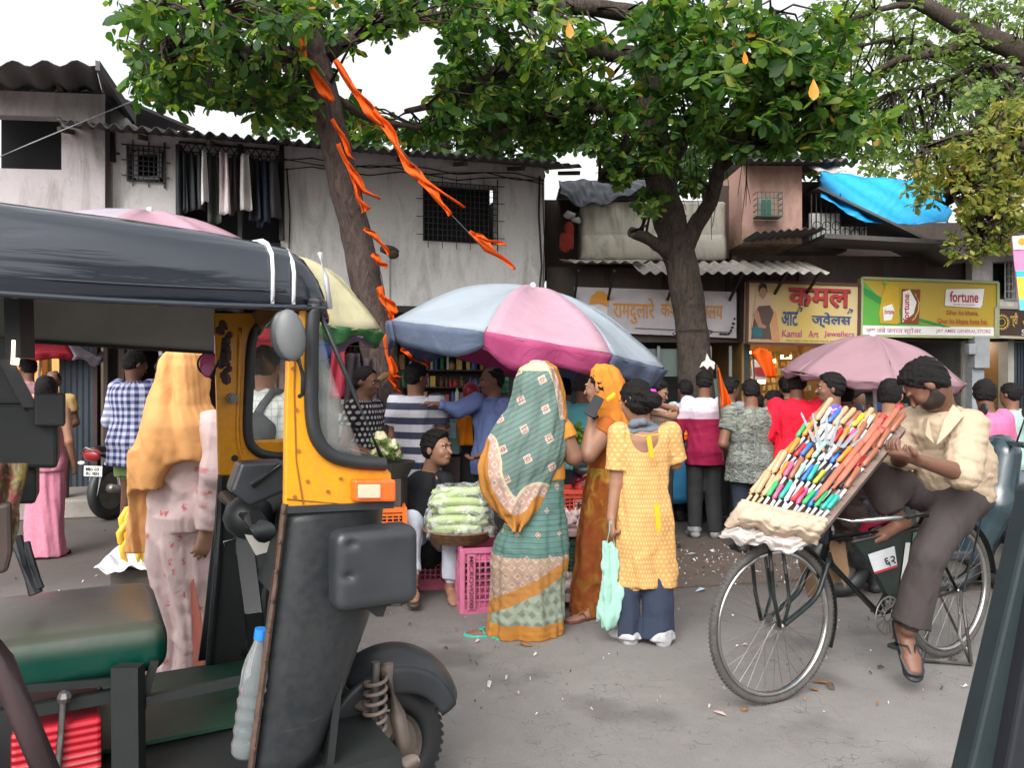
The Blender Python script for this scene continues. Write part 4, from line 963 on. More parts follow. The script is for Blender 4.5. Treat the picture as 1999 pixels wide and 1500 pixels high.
tree('background_tree', 'dark leafy tree standing behind the whitewashed house roof', P(900,600,14),
  [[(880,560,14.5,60),(860,300,14.5,40),(880,180,14.5,20)]],
  [(620,240,120,60,13,16,90),(820,250,200,55,13,16,220),(1040,280,140,60,13,16,190),(1000,160,150,60,13,16,120),(1250,330,120,55,13,16,110),(1400,300,130,80,13,16,150),(1560,280,120,70,13,16,120),(1180,310,40,30,13,16,10)],
  m_leaf('background_leaves', dk, .35), M_bark2, ALM, (.18,.28), (6,9), 66, .3, keepout=sky_gaps)
# ------------------------------------------------------------------ auto rickshaw
RO = V(-.593,2.0,0); RF = V(.875,.485,0).normalized(); RL = V(-RF.y,RF.x,0); RW = 1.0
def RR(x, y, z): return RO+RF*x+RL*y+V(0,0,z)
def RP(px, py, yl=0.0):
    o = RO+RL*yl; return PL(px, py, (o.x,o.y), (RF.x,RF.y))
def m_paint(name, col, rough=.28, dirt=.35, dcol=(.16,.13,.10), z0=None, coat=.4):
    t = NT(name); n = t.noise(5, 6, .65); n2 = t.noise(40, 4, .7); c = t.mix(n, sc3(col, .9), sc3(col, 1.06))
    f = t.math('MULTIPLY', t.ramp(t.math('MULTIPLY', n, n2), [(.17,(0,0,0)),(.36,(1,1,1))]), dirt); sc_ = t.ramp(t.noise(1, 3, .6, vec=t.mapv(t.tc(), (5,5,60), (.5,.3,.4))), [(.66,(0,0,0)),(.70,(1,1,1))]); f = t.math('MAXIMUM', f, t.math('MULTIPLY', t.math('MULTIPLY', sc_, n2), .5))
    if z0 is not None:
        z = t.sep(t.tc())[2]; f = t.math('MAXIMUM', f, t.math('MULTIPLY', t.ramp(z, [(0,(1,1,1)),(z0,(0,0,0))]), .75))
    c = t.mix(f, c, dcol)
    return t.fin(c, t.math('ADD', rough, t.math('MULTIPLY', f, .5)), t.bump(n2, .06, .003), spec=.5, Coat_Weight=coat, Coat_Roughness=.15)
R_yel = m_paint('rickshaw_yellow', (.80,.33,.005), .3, .25, (.25,.11,.02)); R_blk = m_paint('rickshaw_slate', (.012,.016,.020), .40, .16, (.08,.07,.06), .45, .15)
t = NT('black_vinyl_hood'); v = t.mapv(t.tc(), (1.2,1.2,10), (0,0,0)); n = t.noise(1.5, 4, .5, vec=v, dist=.8)
R_vin = t.fin(t.mix(n, (.008,.011,.018), (.014,.02,.032)), .16, t.bump(n, .22, .05, t.bump(t.noise(90, 2), .05, .002)), spec=.6, Coat_Weight=.6, Coat_Roughness=.12)
R_rub = mplain('black_rubber', (.018,.02,.022), .5, bmp=.1); R_int = mplain('dark_cabin', (.014,.017,.017), .6, var=.3); R_grey = mplain('grey_lining', (.42,.41,.37), .75, scale=3)
R_pl = mplain('grey_black_plastic', (.030,.033,.038), .36, var=.25); R_gseat = None
M_chr = mplain('worn_chrome', (.5,.5,.5), .22, 1.0, var=.25); M_steel = mplain('dull_steel', (.22,.21,.2), .45, .8, var=.3)
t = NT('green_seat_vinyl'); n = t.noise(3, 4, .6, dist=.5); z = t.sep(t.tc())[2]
R_gseat = t.fin(t.mix(t.ramp(t.math('ADD', z, t.math('MULTIPLY', n, .05)), [(.74,(0,0,0)),(.80,(1,1,1))]), (.0,.045,.03), (.085,.085,.065)), .30, t.bump(n, .2, .03), spec=.5)  # grey olive top has the reflected light put into its colour
rick = thing('auto_rickshaw', 'black and yellow auto rickshaw with green driver seat filling the left foreground', 'auto rickshaw', RO+RF*-.4+RL*.5)
def plan(th, L, x0=0.0, q=.5, W=RW, in_=0.0):
    s, c = math.sin(th), math.cos(th)
    return x0+(L-x0)*abs(c)**q, W*.5+(W*.5-in_)*math.copysign(abs(s)**q, s)
def shell(zs, Ls, x0s, mat, name, ins=None, n=40, th=.02, q=.45, par=rick):
    ins = ins or [0]*len(zs)
    def fn(u, v):
        z = zs[0]+(zs[-1]-zs[0])*v; L = np.interp(z, zs, Ls); x0 = np.interp(z, zs, x0s); i = np.interp(z, zs, ins)
        a = -PI/2+PI*u; a = a+.18*math.sin(2*a)*0; x, y = plan(a, L, x0, q, in_=i); return RR(x, y, z)
    return sheet(name, fn, n, max(4, (len(zs)-1)*4), mat, par, th)
shell([.40,.55,.75,.85,1.10], [.13,.20,.285,.31,.33], [-.09,-.07,-.05,-.04,0], R_blk, 'lower_body')
shell([1.095,1.13,1.19,1.205], [.335,.335,.30,.285], [.0]*4, R_yel, 'front_cowl')
# windscreen wraps round to the sides
t = NT('windscreen_glass'); t.b.inputs['Base Color'].default_value = (.86,.93,.9,1); t.b.inputs['Roughness'].default_value = .03; t.b.inputs['Transmission Weight'].default_value = .0; t.set(t.b.inputs['Alpha'], t.ramp(t.noise(5, 5, .65, vec=t.mapv(t.tc(), (1,1,.5)), dist=1), [(.35,(.06,)*3),(.7,(.24,)*3)])); R_glass = t.m  # cloudy alpha paints faint reflections and dust into the glass
shell([1.21,1.3,1.45,1.63], [.262,.22,.155,.095], [.085]*4, R_glass, 'windscreen', ins=[.0,.0,.005,.01], th=0)
near = [(556,992),(558,800),(562,700),(575,640),(590,596),(604,596),(601,700),(602,800),(612,853),(635,888),(680,906),(752,912),(764,925),(768,992)]
MB().slab([RP(x, y, -.012) for x, y in near], RL, .03).build('side_panel', R_yel, rick, bevel=.004)
far = [(416,612),(640,612),(640,622),(540,622),(505,634),(489,668),(483,850),(495,880),(530,893),(640,897),(680,930),(425,927)]
MB().slab([RP(x, y, RW) for x, y in far], -RL, .03).build('side_panel', R_yel, rick, bevel=.004)
mb = MB(); mb.tube(smooth_path([RP(x, y, -.02) for x, y in [(615,588),(609,640),(608,720),(608,800),(617,853),(645,888),(690,902),(740,906),(752,906)]], [.018]*9, 4)[0], .019, 8)
mb.build('windscreen_rubber', R_rub, rick, smooth=True)
mb = MB(); mb.tube(smooth_path([RP(x, y, RW-.035) for x, y in [(640,624),(545,624),(510,634),(492,668),(486,760),(484,845),(497,878),(530,891),(600,894),(690,896)]], [.014]*10, 4)[0], .018, 8)
mb.build('windscreen_rubber', R_rub, rick, smooth=True)
mb = MB(); mb.tube([RR(.25,.04,1.21), RR(.275,.5,1.21), RR(.25,.96,1.21)], .012, 8); mb.tube([RP(612,590,-.01), RR(.13,.1,1.64), RR(.14,.9,1.64)], .015, 8); mb.tube([RP(750,905,-.012), RP(682,748,-.012), RP(616,592,-.012)], .007, 6)
mb.build('windscreen_frame', R_rub, rick, smooth=True)
# embossed rib, bolts on the far panel
mb = MB()
mb.tube(smooth_path([RP(x, y, RW-.03) for x, y in [(468,640),(466,760),(464,850),(474,895),(500,912),(560,915),(660,918)]], [.006]*7, 4)[0], .008, 6); mb.build('panel_rib', R_yel, rick, smooth=True)
mb = MB(); c = RP(452,778,RW-.04); mb.cyl(c, c-RL*.03, .02); mb.cyl(c-RL*.03, c-RL*.045, .012); mb.build('door_knob', M_steel, rick)
mb = MB(); c = RP(458,895,RW-.032); mb.cyl(c, c-RL*.006, .012); mb.build('drain_hole', R_int, rick)
# far lower side and floor
MB().slab([RP(x, y, RW) for x, y in [(425,927),(700,930),(690,1400),(380,1480),(398,1320)]], -RL, .03).build('inner_side_panel', R_int, rick)
mb = MB(); mb.tube([RP(x, y, RW-.05) for x, y in [(432,930),(424,1100),(404,1335)]], .012, 6); mb.build('door_edge_trim', R_pl, rick)
MB().box(RR(-.35,.5,.36), (1.35,1.0,.04), (RF,RL,V(0,0,1))).build('floor', R_int, rick)
MB().slab([RR(-.42,.38,.39), RR(.1,.38,.39), RR(.1,.92,.39), RR(-.42,.92,.39)], (0,0,1), .012).build('floor_mat', mplain('green_mat', (.01,.05,.03), .5, var=.4), rick)
MB().slab([RR(.12,.03,.38), RR(.12,.97,.38), RR(.2,.97,1.12), RR(.2,.03,1.12)], RF, .02).build('bulkhead', R_int, rick)
mb = MB()
for x, y in ((572,720),(578,800),(582,880),(600,940),(640,960),(665,935),(575,970),(755,940)): c = RP(x, y, -.012); mb.cyl(c, c-RL*.005, .005, n=8)
mb.tube([RP(578,640,-.013), RP(574,760,-.013), RP(578,900,-.013), RP(592,985,-.013)], .0025, 4); mb.tube([RP(560,975,-.013), RP(680,985,-.013)], .0025, 4); mb.build('seam_and_screws', mplain('dark_orange_seam', (.30,.12,.01), .6), rick)
# rusty edge trim of the near panel
mb = MB(); mb.tube([RP(556,985,-.02), RP(524,1240,-.02), RP(490,1500,-.02), RP(480,1560,-.02)], .009, 6)
for k in range(9): c = RP(553-k*7, 1000+k*58, -.028); mb.ell(c, (.006,.006,.006), 6)
mb.build('panel_edge', mplain('rusty_edge', (.09,.055,.04), .7, .3, var=.5, scale=30), rick)
mb = MB(); mb.bar(RP(560,996,-.02), RP(768,986,-.02), .012, .018); mb.build('waist_moulding', R_pl, rick)
# indicator lamp
def rbox(name, x0, x1, y0, y1, yl, depth, mat, bev=.008, par=rick):
    q = [RP(x0, y1, yl), RP(x1, y1, yl), RP(x1, y0, yl), RP(x0, y0, yl)]; return MB().slab(q, RL, depth).build(name, mat, par, bevel=bev)
t = NT('orange_lens'); a = t.fin(t.mix(t.noise(30), (.75,.10,.01), (.85,.16,.02)), .15, spec=.6, Coat_Weight=.5)
il = rbox('indicator_lamp', 692, 774, 937, 981, -.05, .08, a); rbox('indicator_lens', 700, 744, 947, 974, -.056, .01, mplain('pale_lens', (.75,.5,.36), .2, var=.08), .004, il)
# plastic lamp box on the nose
o = SDF(.008); c0 = RP(662,1030,-.06); c1 = RP(792,1170,-.06)
qq = [RP(673,1045,-.02), RP(783,1045,-.02), RP(778,1160,-.02), RP(676,1155,-.02)]
def lbx(x, y, z):
    cc = (qq[0]+qq[2])/2; px, py, pz = x-cc.x, y-cc.y, z-cc.z; a = np.abs(px*RF.x+py*RF.y)-.088; b = np.abs(px*RL.x+py*RL.y)-.03; c = np.abs(pz)-.078
    return np.sqrt(np.maximum(a,0)**2+np.maximum(b,0)**2+np.maximum(c,0)**2)+np.minimum(np.maximum(a,np.maximum(b,c)),0)-.028
cc = (qq[0]+qq[2])/2; o.raw(lbx, np.array(cc)-.2, np.array(cc)+.2, .01)
for (x, y) in ((688,1065),(682,1128)): c = RP(x, y, -.085); o.ell(c, (.016,.02,.01), k=.012, mode='s')
o.build('lamp_box', R_pl, rick); MB().slab([RP(x, y, -.03) for x, y in [(700,1178),(756,1183),(748,1205),(735,1205)]], RL, .1).build('lamp_bracket', R_int, rick)
# hood
prof = [(-.012,1.612),(-.022,1.64),(-.025,1.70),(-.012,1.745),(.03,1.775),(.10,1.795),(.25,1.815),(.5,1.825),(.75,1.815),(.9,1.795),(.97,1.775),(1.01,1.745),(1.02,1.68),(1.01,1.60)]
xs_ = [-2.15,-1.9,-1.4,-1.0,-.7,-.4,-.15,-.03,.02,.06,.09,.11,.12]; dz = [-.17,.07,.072,.062,.05,.034,.014,0,-.006,-.025,-.06,-.11,-.17]
def hood(u, v):
    k = u*(len(xs_)-1); x = float(np.interp(k, range(len(xs_)), xs_)); d = float(np.interp(k, range(len(xs_)), dz)); j = v*(len(prof)-1)
    y = float(np.interp(j, range(len(prof)), [p[0] for p in prof])); z = float(np.interp(j, range(len(prof)), [p[1] for p in prof]))
    zz = z+d*(min(1, max(0, (z-1.6)/.17))); w = .004*math.sin(x*9+z*30)+.006*math.sin(x*3.1+1); return RR(x, y+(.04 if y < .5 else -.04)*max(0, (x-.02)/.1)+w, zz+w*.5)
sheet('hood', hood, 48, 39, R_vin, rick, .008)
mb = MB(); mb.tube([RR(x, -.03, 1.617+.004*math.sin(x*5)) for x in np.linspace(-2, .1, 20)], .009, 6); mb.tube([RR(x, -.026, 1.66+.006*math.sin(x*4)) for x in np.linspace(-2, .0, 20)], .004, 5); mb.build('hood_piping', R_vin, rick, smooth=True)
for x0 in (-.035, .018):
    ps = [RR(x0+.015*max(0,(1.75-z)/.15)*0, y+(-.006 if y < .02 else 0), z+.006+(-.02 if x0 > 0 and z > 1.7 else 0)) for y, z in prof[:9]]
    MB().tube(ps, .011, 8, flat=.45, up=(0,0,1)).build('white_strap', mplain('white_strap', (.62,.62,.66), .5), rick, smooth=True)
MB().tube([RR(.085,-.03,1.765), RR(.10,-.035,1.70), RR(.115,-.02,1.62)], .007, 8).build('white_strap', mplain('white_strap', (.7,.7,.72), .5), rick, smooth=True)
MB().slab([RP(-250,640,RW-.04), RP(-20,662,RW-.04), RP(415,690,RW-.04), RP(418,600,RW-.04), RP(-250,545,RW-.04)], -RL, .012).build('rolled_curtain', R_grey, rick)
MB().bar(RP(-100,657,RW-.06), RP(416,689,RW-.06), .012, .012).build('curtain_hem', R_int, rick)
# mirrors
a1 = (V(0,0,1)*.98+RF*-.15).normalized(); c = P(567,655,1.92)
mm = V(.3,-.95,0).normalized(); sd_ = a1.cross(mm).normalized(); o = MB(); o.ell(c, (.037,.02,.066), 18, (sd_, mm, a1)); mr = o.build('mirror', mplain('mirror_shell', (.12,.125,.13), .45), rick, smooth=True)
MB().ell(c-sd_*.012+mm*-.004, (.036,.012,.064), 18, (sd_, mm, a1)).build('mirror_rim', R_pl, mr, smooth=True)
MB().tube([P(582,700,1.93), P(592,735,1.94), P(591,770,1.95), P(585,774,1.97)], .006, 8).build('mirror_arm', R_int, mr, smooth=True)
c = P(407,711,2.85); o = MB(); o.ell(c, (.034,.006,.052), 18); m2 = o.build('mirror', mplain('painted_pink_reflection', (.55,.06,.22), .25), rick, smooth=True)  # pink reflection in the mirror is painted as the disc colour
mb = MB(); mb.ring(c, (0,1,0), .04, .004, 24, 5); mb.tube([P(412,738,2.85), P(432,700,2.82), P(438,660,2.8)], .008, 6); mb.build('mirror_arm', R_int, m2)
MB().ell(c+V(.004,-.006,-.022), (.028,.004,.022), 12).build('painted_glint', mplain('painted_pink_glint', (.75,.2,.42), .3), m2)  # paler ellipse paints a glint on the reflection
r = random.Random(3); mb = MB()
for k in range(26): p = P(438+r.uniform(-9,10), 632+k*4.4, 2.74); s_ = r.uniform(.008,.02); mb.ell(p, (s_, s_, s_), 6)
mb.build('garland', mplain('brown_garland', (.05,.03,.03), .8, var=.5), rick)
# driver seat
def cushion(name, c, hx, hy, hz, rad, mat, par, ax=(RF,RL,V(0,0,1)), h=.014, crown=.02):
    o = SDF(h); c = Vector(c)
    def fn(x, y, z):
        px, py, pz = x-c.x, y-c.y, z-c.z; u = [px*A.x+py*A.y+pz*A.z for A in ax]; w = u[2]-crown*(1-(u[0]/hx)**2)*(1-(u[1]/hy)**2)
        a, b, d = np.abs(u[0])-hx+rad, np.abs(u[1])-hy+rad, np.abs(w)-hz+rad
        return np.sqrt(np.maximum(a,0)**2+np.maximum(b,0)**2+np.maximum(d,0)**2)+np.minimum(np.maximum(a,np.maximum(b,d)),0)-rad
    R = math.hypot(math.hypot(hx, hy), hz)+.03; o.raw(fn, np.array(c)-R, np.array(c)+R, .01); return o.build(name, mat, par)
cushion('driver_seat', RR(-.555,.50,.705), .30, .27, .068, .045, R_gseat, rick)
for a_, b_, w_, h_ in ((RR(-.42,.76,.36), RR(-.45,.76,.62), .035, .035), (RR(-.75,.76,.36), RR(-.78,.76,.62), .035, .035), (RR(-.80,.24,.6), RR(-.3,.24,.6), .03, .03), (RP(250,1300,.2), RP(252,1550,.2), .07, .04), (RP(302,1290,.22), RP(272,1400,.22), .018, .02), (RP(285,1368,.2), RP(470,1330,.2), .022, .022)): MB().bar(a_, b_, w_, h_).build('seat_frame', R_int, rick)
t = NT('red_ribbed_box'); w = t.math('SINE', t.math('MULTIPLY', t.sep(t.tc())[2], 330.0)); z = t.sep(t.tc())[2]
RB = MB().box(RR(-.515,.38,.33), (.20,.3,.44), (RF,RL,V(0,0,1))).build('red_box', t.fin(t.mix(t.math('MULTIPLY', t.ramp(w, [(.4,(0,0,0)),(.6,(1,1,1))]), t.math('LESS_THAN', z, .47)), (.50,.015,.03), (.58,.12,.12)), .4, t.bump(w, .4, .006)), rick, bevel=.01)
mb = MB(); mb.cyl(RP(125,1350,.22), RP(112,1520,.22), .008); mb.ell(RP(126,1362,.21), (.018,.018,.018), 8); mb.build('clamp_rod', M_steel, RB)
MB().bar(RP(30,1345,.24), RP(235,1330,.24), .02, .02).build('box_shelf', R_int, rick)
# driver partition pieces and rails at the far left
rbox('tool_tray', -60, 112, 788, 915, .35, .25, R_int, .01); rbox('meter', 66, 127, 768, 833, .30, .08, R_int, .006)
mb = MB(); mb.bar(RP(36,560,.35), RP(40,700,.35), .04, .06); mb.bar(RP(10,700,.36), RP(62,800,.36), .02, .03); mb.slab([RP(-80,660,.4), RP(10,660,.4), RP(58,795,.4), RP(-80,795,.4)], RL, .02); mb.build('partition', R_pl, rick)
MB().bar(RP(31,665,.33), RP(29,712,.33), .008, .02).build('tube_light', emis('lit_tube', (1,.75,.5), 3), rick)
rbox('battery_cover', -60, 70, 905, 985, .38, .2, R_int, .01)
mb = MB(); mb.tube([RP(-60,1160,-.05), RP(0,1290,-.05), RP(45,1400,-.05), RP(100,1530,-.05)], .026, 12); mb.build('passenger_rail', mplain('brown_rail', (.055,.035,.038), .3), rick, smooth=True)
mb = MB(); mb.tube([RP(30,1050,.5), RP(70,1160,.45)], .018, 8); mb.tube([RP(50,1060,.5), RP(78,1150,.45)], .012, 8); mb.build('lever_post', R_pl, rick)
def rag(u, v):
    x = -30+u*(78-30*v*v)+4*math.sin(v*7+u*8); y = 905+v*160; p = RP(x, y, .28+.03*math.sin(u*13+v*3)); return p
t = NT('hanging_rag'); n = t.noise(14, 3, .6, dist=1); o = sheet('rag', rag, 14, 14, t.fin(t.ramp(n, [(.35,(.30,.27,.20)),(.47,(.25,.04,.04)),(.52,(.16,.17,.09)),(.62,(.5,.33,.08)),(.7,(.2,.18,.17))]), .9, clothbump(t)), None, .01)
tag(o, 'crumpled multicoloured rag hanging inside the rickshaw at the left edge', 'rag')
MB().slab([RP(x, y, .2) for x, y in [(-60,1000),(22,980),(24,1080),(14,1120),(-60,1130)]], RL, .03).build('seat_back', mplain('brown_seat_back', (.06,.04,.035), .6), rick, bevel=.01)
# steering
mb = MB(); mb.cyl(RR(.05,.5,.38), RR(-.02,.5,1.0), .03); mb.cyl(RR(-.02,.12,1.02), RR(-.02,.85,1.02), .022, n=12); mb.ell(RR(.0,.5,1.0), (.08,.08,.07), 12); mb.cyl(RR(-.03,.10,1.02), RR(-.03,.24,1.03), .03, n=12)
hb = mb.build('handlebar', R_rub, rick, smooth=True)
mb = MB(); mb.tube([RP(490,948,.3), RP(545,908,.3)], [.011,.008], 8, flat=1.4); mb.tube([RP(437,1062,.5), RP(470,1048,.5), RP(525,1018,.5)], .008, 8); mb.build('lever', M_chr, hb, smooth=True)
mb = MB(); mb.slab([RR(.02,.12,.80), RR(.02,.9,.80), RR(.1,.9,1.08), RR(.1,.12,1.08)], RF, .04); mb.build('dashboard', R_int, rick, bevel=.01)
mb = MB(); mb.slab([RP(x, y, .45) for x, y in [(470,1030),(515,1010),(535,1075),(500,1085)]], RL, .02); mb.build('gauge', R_grey, rick)
mb = MB(); mb.slab([RP(x, y, .3) for x, y in [(470,905),(560,900),(560,960),(490,990),(450,960)]], RL, .1); mb.build('wiper_motor', R_pl, rick, bevel=.01)
# front wheel, fork, fender
wc = RR(.415,.42,.215)
mb = MB(); mb.ring(wc, RL, .165, .048, 40, 12, 1.0); fw_ = mb.build('front_wheel', R_rub, rick, smooth=True)
mb = MB()
for k in range(46): a = k*2*PI/46; d = RF*math.cos(a)+V(0,0,math.sin(a)); mb.bar(wc+d*.205-RL*.03, wc+d*.205+RL*.03, .012, .012, d)
mb.build('tyre', R_rub, fw_); mb = MB(); mb.lathe(wc-RL*.03, -RL, [(.0,.03),(.04,.03),(.05,.0),(.11,.0),(.125,.015)], 24); mb.build('rim', mplain('dusty_rim', (.2,.17,.14), .6, .5), fw_)
M_dust = mplain('dusty_metal', (.22,.175,.15), .7, .2, var=.35)
def fend(u, v):
    a = math.radians(30+u*90); s = v*2-1; R = .30+.035*math.sin(u*PI)-.05*abs(s)**2.5; return wc+RF*(math.cos(a)*R*.98+.0)+V(0,0,math.sin(a)*R*.98)+RL*(s*.105)
sheet('fender', fend, 24, 14, R_pl, rick, .008)
def fskirt(u, v):
    a = math.radians(30+u*128); R = .262+.035*math.sin(u*PI); R2 = R-.06-.07*u; q = R*(1-v)+R2*v; return wc+RF*(math.cos(a)*q*.98)+V(0,0,math.sin(a)*q*.98)+RL*(-.105-.006*math.sin(v*3))
sheet('fender_skirt', fskirt, 24, 5, R_pl, rick, .006)
mb = MB(); pts = []
c0 = RR(.33,.26,.23); c1 = RR(.34,.27,.50)
for k in range(121): a = k/120*2*PI*9; p = c0.lerp(c1, k/120); pts.append(p+RF*math.cos(a)*.034+RL*math.sin(a)*.034)
mb.tube(pts, .0065, 6); mb.build('coil_spring', M_dust, rick, smooth=True)
mb = MB(); mb.cyl(c0-V(0,0,.1), c1+V(0,0,.05), .014); mb.build('damper', M_steel, rick)
mb = MB(); mb.tube([RR(.38,.30,.52), RR(.42,.29,.36), RR(.445,.28,.235)], [.03,.026,.024], 10); mb.cyl(RR(.445,.36,.225), RR(.445,.23,.225), .028); mb.tube([RR(.445,.26,.225), RR(.36,.25,.18), RR(.26,.25,.10)], .018, 8); mb.tube([RR(.30,.3,.42), RR(.36,.33,.33), RR(.38,.36,.22)], .022, 8); mb.build('fork', M_dust, rick, smooth=True)
mb = MB(); mb.cyl(RR(.36,.4,.32), RR(.36,.3,.32), .05); mb.build('brake_drum', M_dust, rick)
# rear body (outside the frame but it belongs to the vehicle)
mb = MB()
for y in (-.02, RW-.02): mb.slab([RR(-2.1,y,.35), RR(-1.05,y,.35), RR(-.98,y,1.0), RR(-2.15,y,1.0)], RL, .04)
mb.slab([RR(-2.15,0,.35), RR(-2.15,RW,.35), RR(-2.15,RW,1.7), RR(-2.15,0,1.7)], RF, .04); mb.build('rear_body', R_blk, rick)
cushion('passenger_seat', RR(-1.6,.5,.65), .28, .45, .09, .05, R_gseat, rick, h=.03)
for y in (.0, RW):
    c = RR(-1.65, y, .215); MB().ring(c, RL, .165, .048, 30, 10).build('rear_wheel', R_rub, rick, smooth=True)
for y in (0.02, RW-.02): MB().cyl(RR(-1.05,y,.98), RR(-1.02,y,1.66), .018).build('hood_post', R_int, rick)
# bottle in the doorway
bt0 = P(478,1475,1.98); bt1 = P(511,1228,1.98); bd = (bt1-bt0); BL_ = bd.length; bd.normalize()
bo = thing('water_bottle', 'clear plastic water bottle with blue cap standing in the rickshaw doorway', 'bottle', bt0)
t = NT('clear_plastic'); t.b.inputs['Base Color'].default_value = (.85,.93,.97,1); t.b.inputs['Roughness'].default_value = .08; t.b.inputs['Transmission Weight'].default_value = .85; t.b.inputs['IOR'].default_value = 1.2; M_clear = t.m
pr = [(0,0),(.03,0),(.036,.01)]+[(.036+.0025*math.sin(k*1.9), .02+k*.0105) for k in range(16)]+[(.036,.2),(.03,.235),(.016,.275),(.014,.29)]
MB().lathe(bt0, bd, [(a, z*BL_/.31) for a, z in pr], 24).build('bottle_body', M_clear, bo, smooth=True)
MB().lathe(bt0, bd, [(0,.285*BL_/.31),(.017,.285*BL_/.31),(.017,BL_),(0,BL_)], 18).build('cap', mplain('blue_cap', (.02,.2,.6), .4), bo)
# ------------------------------------------------------------------ window frame of the vehicle the picture is taken from
cf = thing('car_window_frame', 'dark blurred window pillar of the car at the bottom right corner', 'car window frame', P(1990,1500,.75))
def bar4(pts, mat, nm, par, th): MB().slab(pts, (0,1,0), th).build(nm, mat, par, bevel=.004)
bar4([P(1880,1560,.75), P(1965,1560,.75), P(2030,1150,.75), P(2050,945,.75), P(2022,955,.75)], mplain('dark_teal_trim', (.012,.022,.026), .6), 'outer_trim', cf, .03)
bar4([P(1955,1560,.73), P(2200,1560,.73), P(2200,900,.73), P(2080,900,.73), P(2035,1120,.73)], mplain('black_trim', (.008,.009,.014), .7), 'inner_trim', cf, .03)
# ------------------------------------------------------------------ bicycle of the seller
BO = (1.16,3.42); BDv = V(1.107,.58,0).normalized(); BN = V(BDv.y,-BDv.x,0)
def BP(px, py, off=0.0): return PL(px, py, (BO[0]+BN.x*off, BO[1]+BN.y*off), (BDv.x,BDv.y))
bk = thing('bicycle', 'black roadster bicycle with big silver rimmed wheels carrying the display tray', 'bicycle', V(1.7,3.7,0))
M_bl = mplain('worn_black_enamel', (.016,.022,.022), .35, .2, var=.4, scale=20); M_tyre = mplain('dusty_tyre', (.07,.065,.06), .8, var=.3, scale=30)
def bike_wheel(c, nm, yaw=0.0):
    n = Matrix.Rotation(yaw, 3, 'Z') @ BN; n.normalize(); d = V(-n.y, n.x, 0)
    w_ = MB(); w_.ring(c, n, .338, .0175, 64, 10); W = w_.build(nm, M_tyre, bk, smooth=True)
    mb = MB(); mb.ring(c, n, .3375, .0185, 64, 4, .6)
    for k in range(110):
        a = k*2*PI/110; e = d*math.cos(a)+V(0,0,math.sin(a)); mb.bar(c+e*.3535-n*.011, c+e*.3535+n*.011, .006, .006, e)
    mb.build('tyre_tread', M_tyre, W)
    mb = MB(); mb.ring(c, n, .314, .011, 64, 8, 1.35); mb.build('rim', M_chr, W, smooth=True)
    mb = MB()
    for k in range(36):
        a = k*2*PI/36; s = 1 if k % 2 else -1; e = d*math.cos(a)+V(0,0,math.sin(a)); f = d*math.cos(a+1.3*(1 if k % 4 < 2 else -1))+V(0,0,math.sin(a+1.3*(1 if k % 4 < 2 else -1)))
        mb.tube([c+f*.022+n*.03*s, c+e*.308], .0011, 4)
    mb.build('spokes', M_steel, W); mb = MB(); mb.cyl(c-n*.05, c+n*.05, .012); mb.cyl(c+n*.028, c+n*.034, .024); mb.cyl(c-n*.034, c-n*.028, .024); mb.ell(c+n*.05, (.014,.014,.014), 8); mb.build('hub', M_steel, W, smooth=.6)
    return W, n, d
def wcen(px_bottom, py_bottom):
    g = G(px_bottom, py_bottom); return V(g.x, g.y, .3555)
c1 = V(1.165,3.42,.3555); c2 = V(2.270,4.0,.3555)
bike_wheel(c1, 'front_wheel', math.radians(-3)); bike_wheel(c2, 'rear_wheel')
def arcpath(c, R, a0, a1, n=14, off=0.0): return [c+BDv*math.cos(math.radians(a0+(a1-a0)*k/n))*R+V(0,0,math.sin(math.radians(a0+(a1-a0)*k/n))*R)+BN*off for k in range(n+1)]
def mud(nm, c, a0, a1):
    def fn(u, v):
        a = math.radians(a0+(a1-a0)*u); s = v*2-1; R = .385-.012*s*s; return c+BDv*math.cos(a)*R+V(0,0,math.sin(a)*R)+BN*s*.03
    sheet(nm, fn, 24, 6, M_bl, bk, .003)
mud('mudguard', c1, -25, 70); mud('mudguard', c2, 5, 165)
hd0, hd1 = BP(1607,1092), BP(1618,1035)
bb = BP(1712,1196); st = BP(1815,985); fr = MB()
fr.tube([hd0, hd1], .019, 10); fr.tube([BP(1606,1085), bb], .017, 10); fr.tube([BP(1615,1052), BP(1806,1024)], .015, 10); fr.tube([bb, st], .015, 10)
for s in (-.05, .05):
    fr.tube([bb+BN*s*.6, c2+BN*s], .009, 8); fr.tube([BP(1800,1030)+BN*s*.4, c2+BN*s], .008, 8)
    fr.tube(smooth_path([BP(1606,1088)+BN*s*.7, BP(1590,1125)+BN*s, BP(1572,1165)+BN*s, c1+BN*s], [.014,.014,.012,.01], 5)[0], .0125, 8)
fr.build('frame', M_bl, bk, smooth=True)
mb = MB()
for s in (-.055, .055):
    mb.tube([BP(1483,1060)+BN*s, BP(1492,1160)+BN*s, c1+BN*s-BDv*.02], .009, 6); mb.tube([BP(1508,1060)+BN*s, BP(1523,1170)+BN*s, c1+BN*s], .008, 6)
mb.build('tray_stay', M_bl, bk, smooth=True)
mb = MB(); mb.ring(bb+BN*.06, BN, .088, .005, 40, 5, .6); mb.ring(bb+BN*.06, BN, .03, .006, 24, 5, .6)
for k in range(14): a = k*2*PI/14; e = BDv*math.cos(a)+V(0,0,math.sin(a)); mb.bar(bb+BN*.06+e*.025, bb+BN*.06+e*.088, .005, .008, BN)
cw = mb.build('chainwheel', M_steel, bk)
mb = MB(); ca = BP(1744,1190, .09); mb.tube([bb+BN*.085, ca], .009, 8); mb.tube([ca, BP(1746,1248,.09)], .008, 8); mb.build('crank', M_chr, bk, smooth=True)
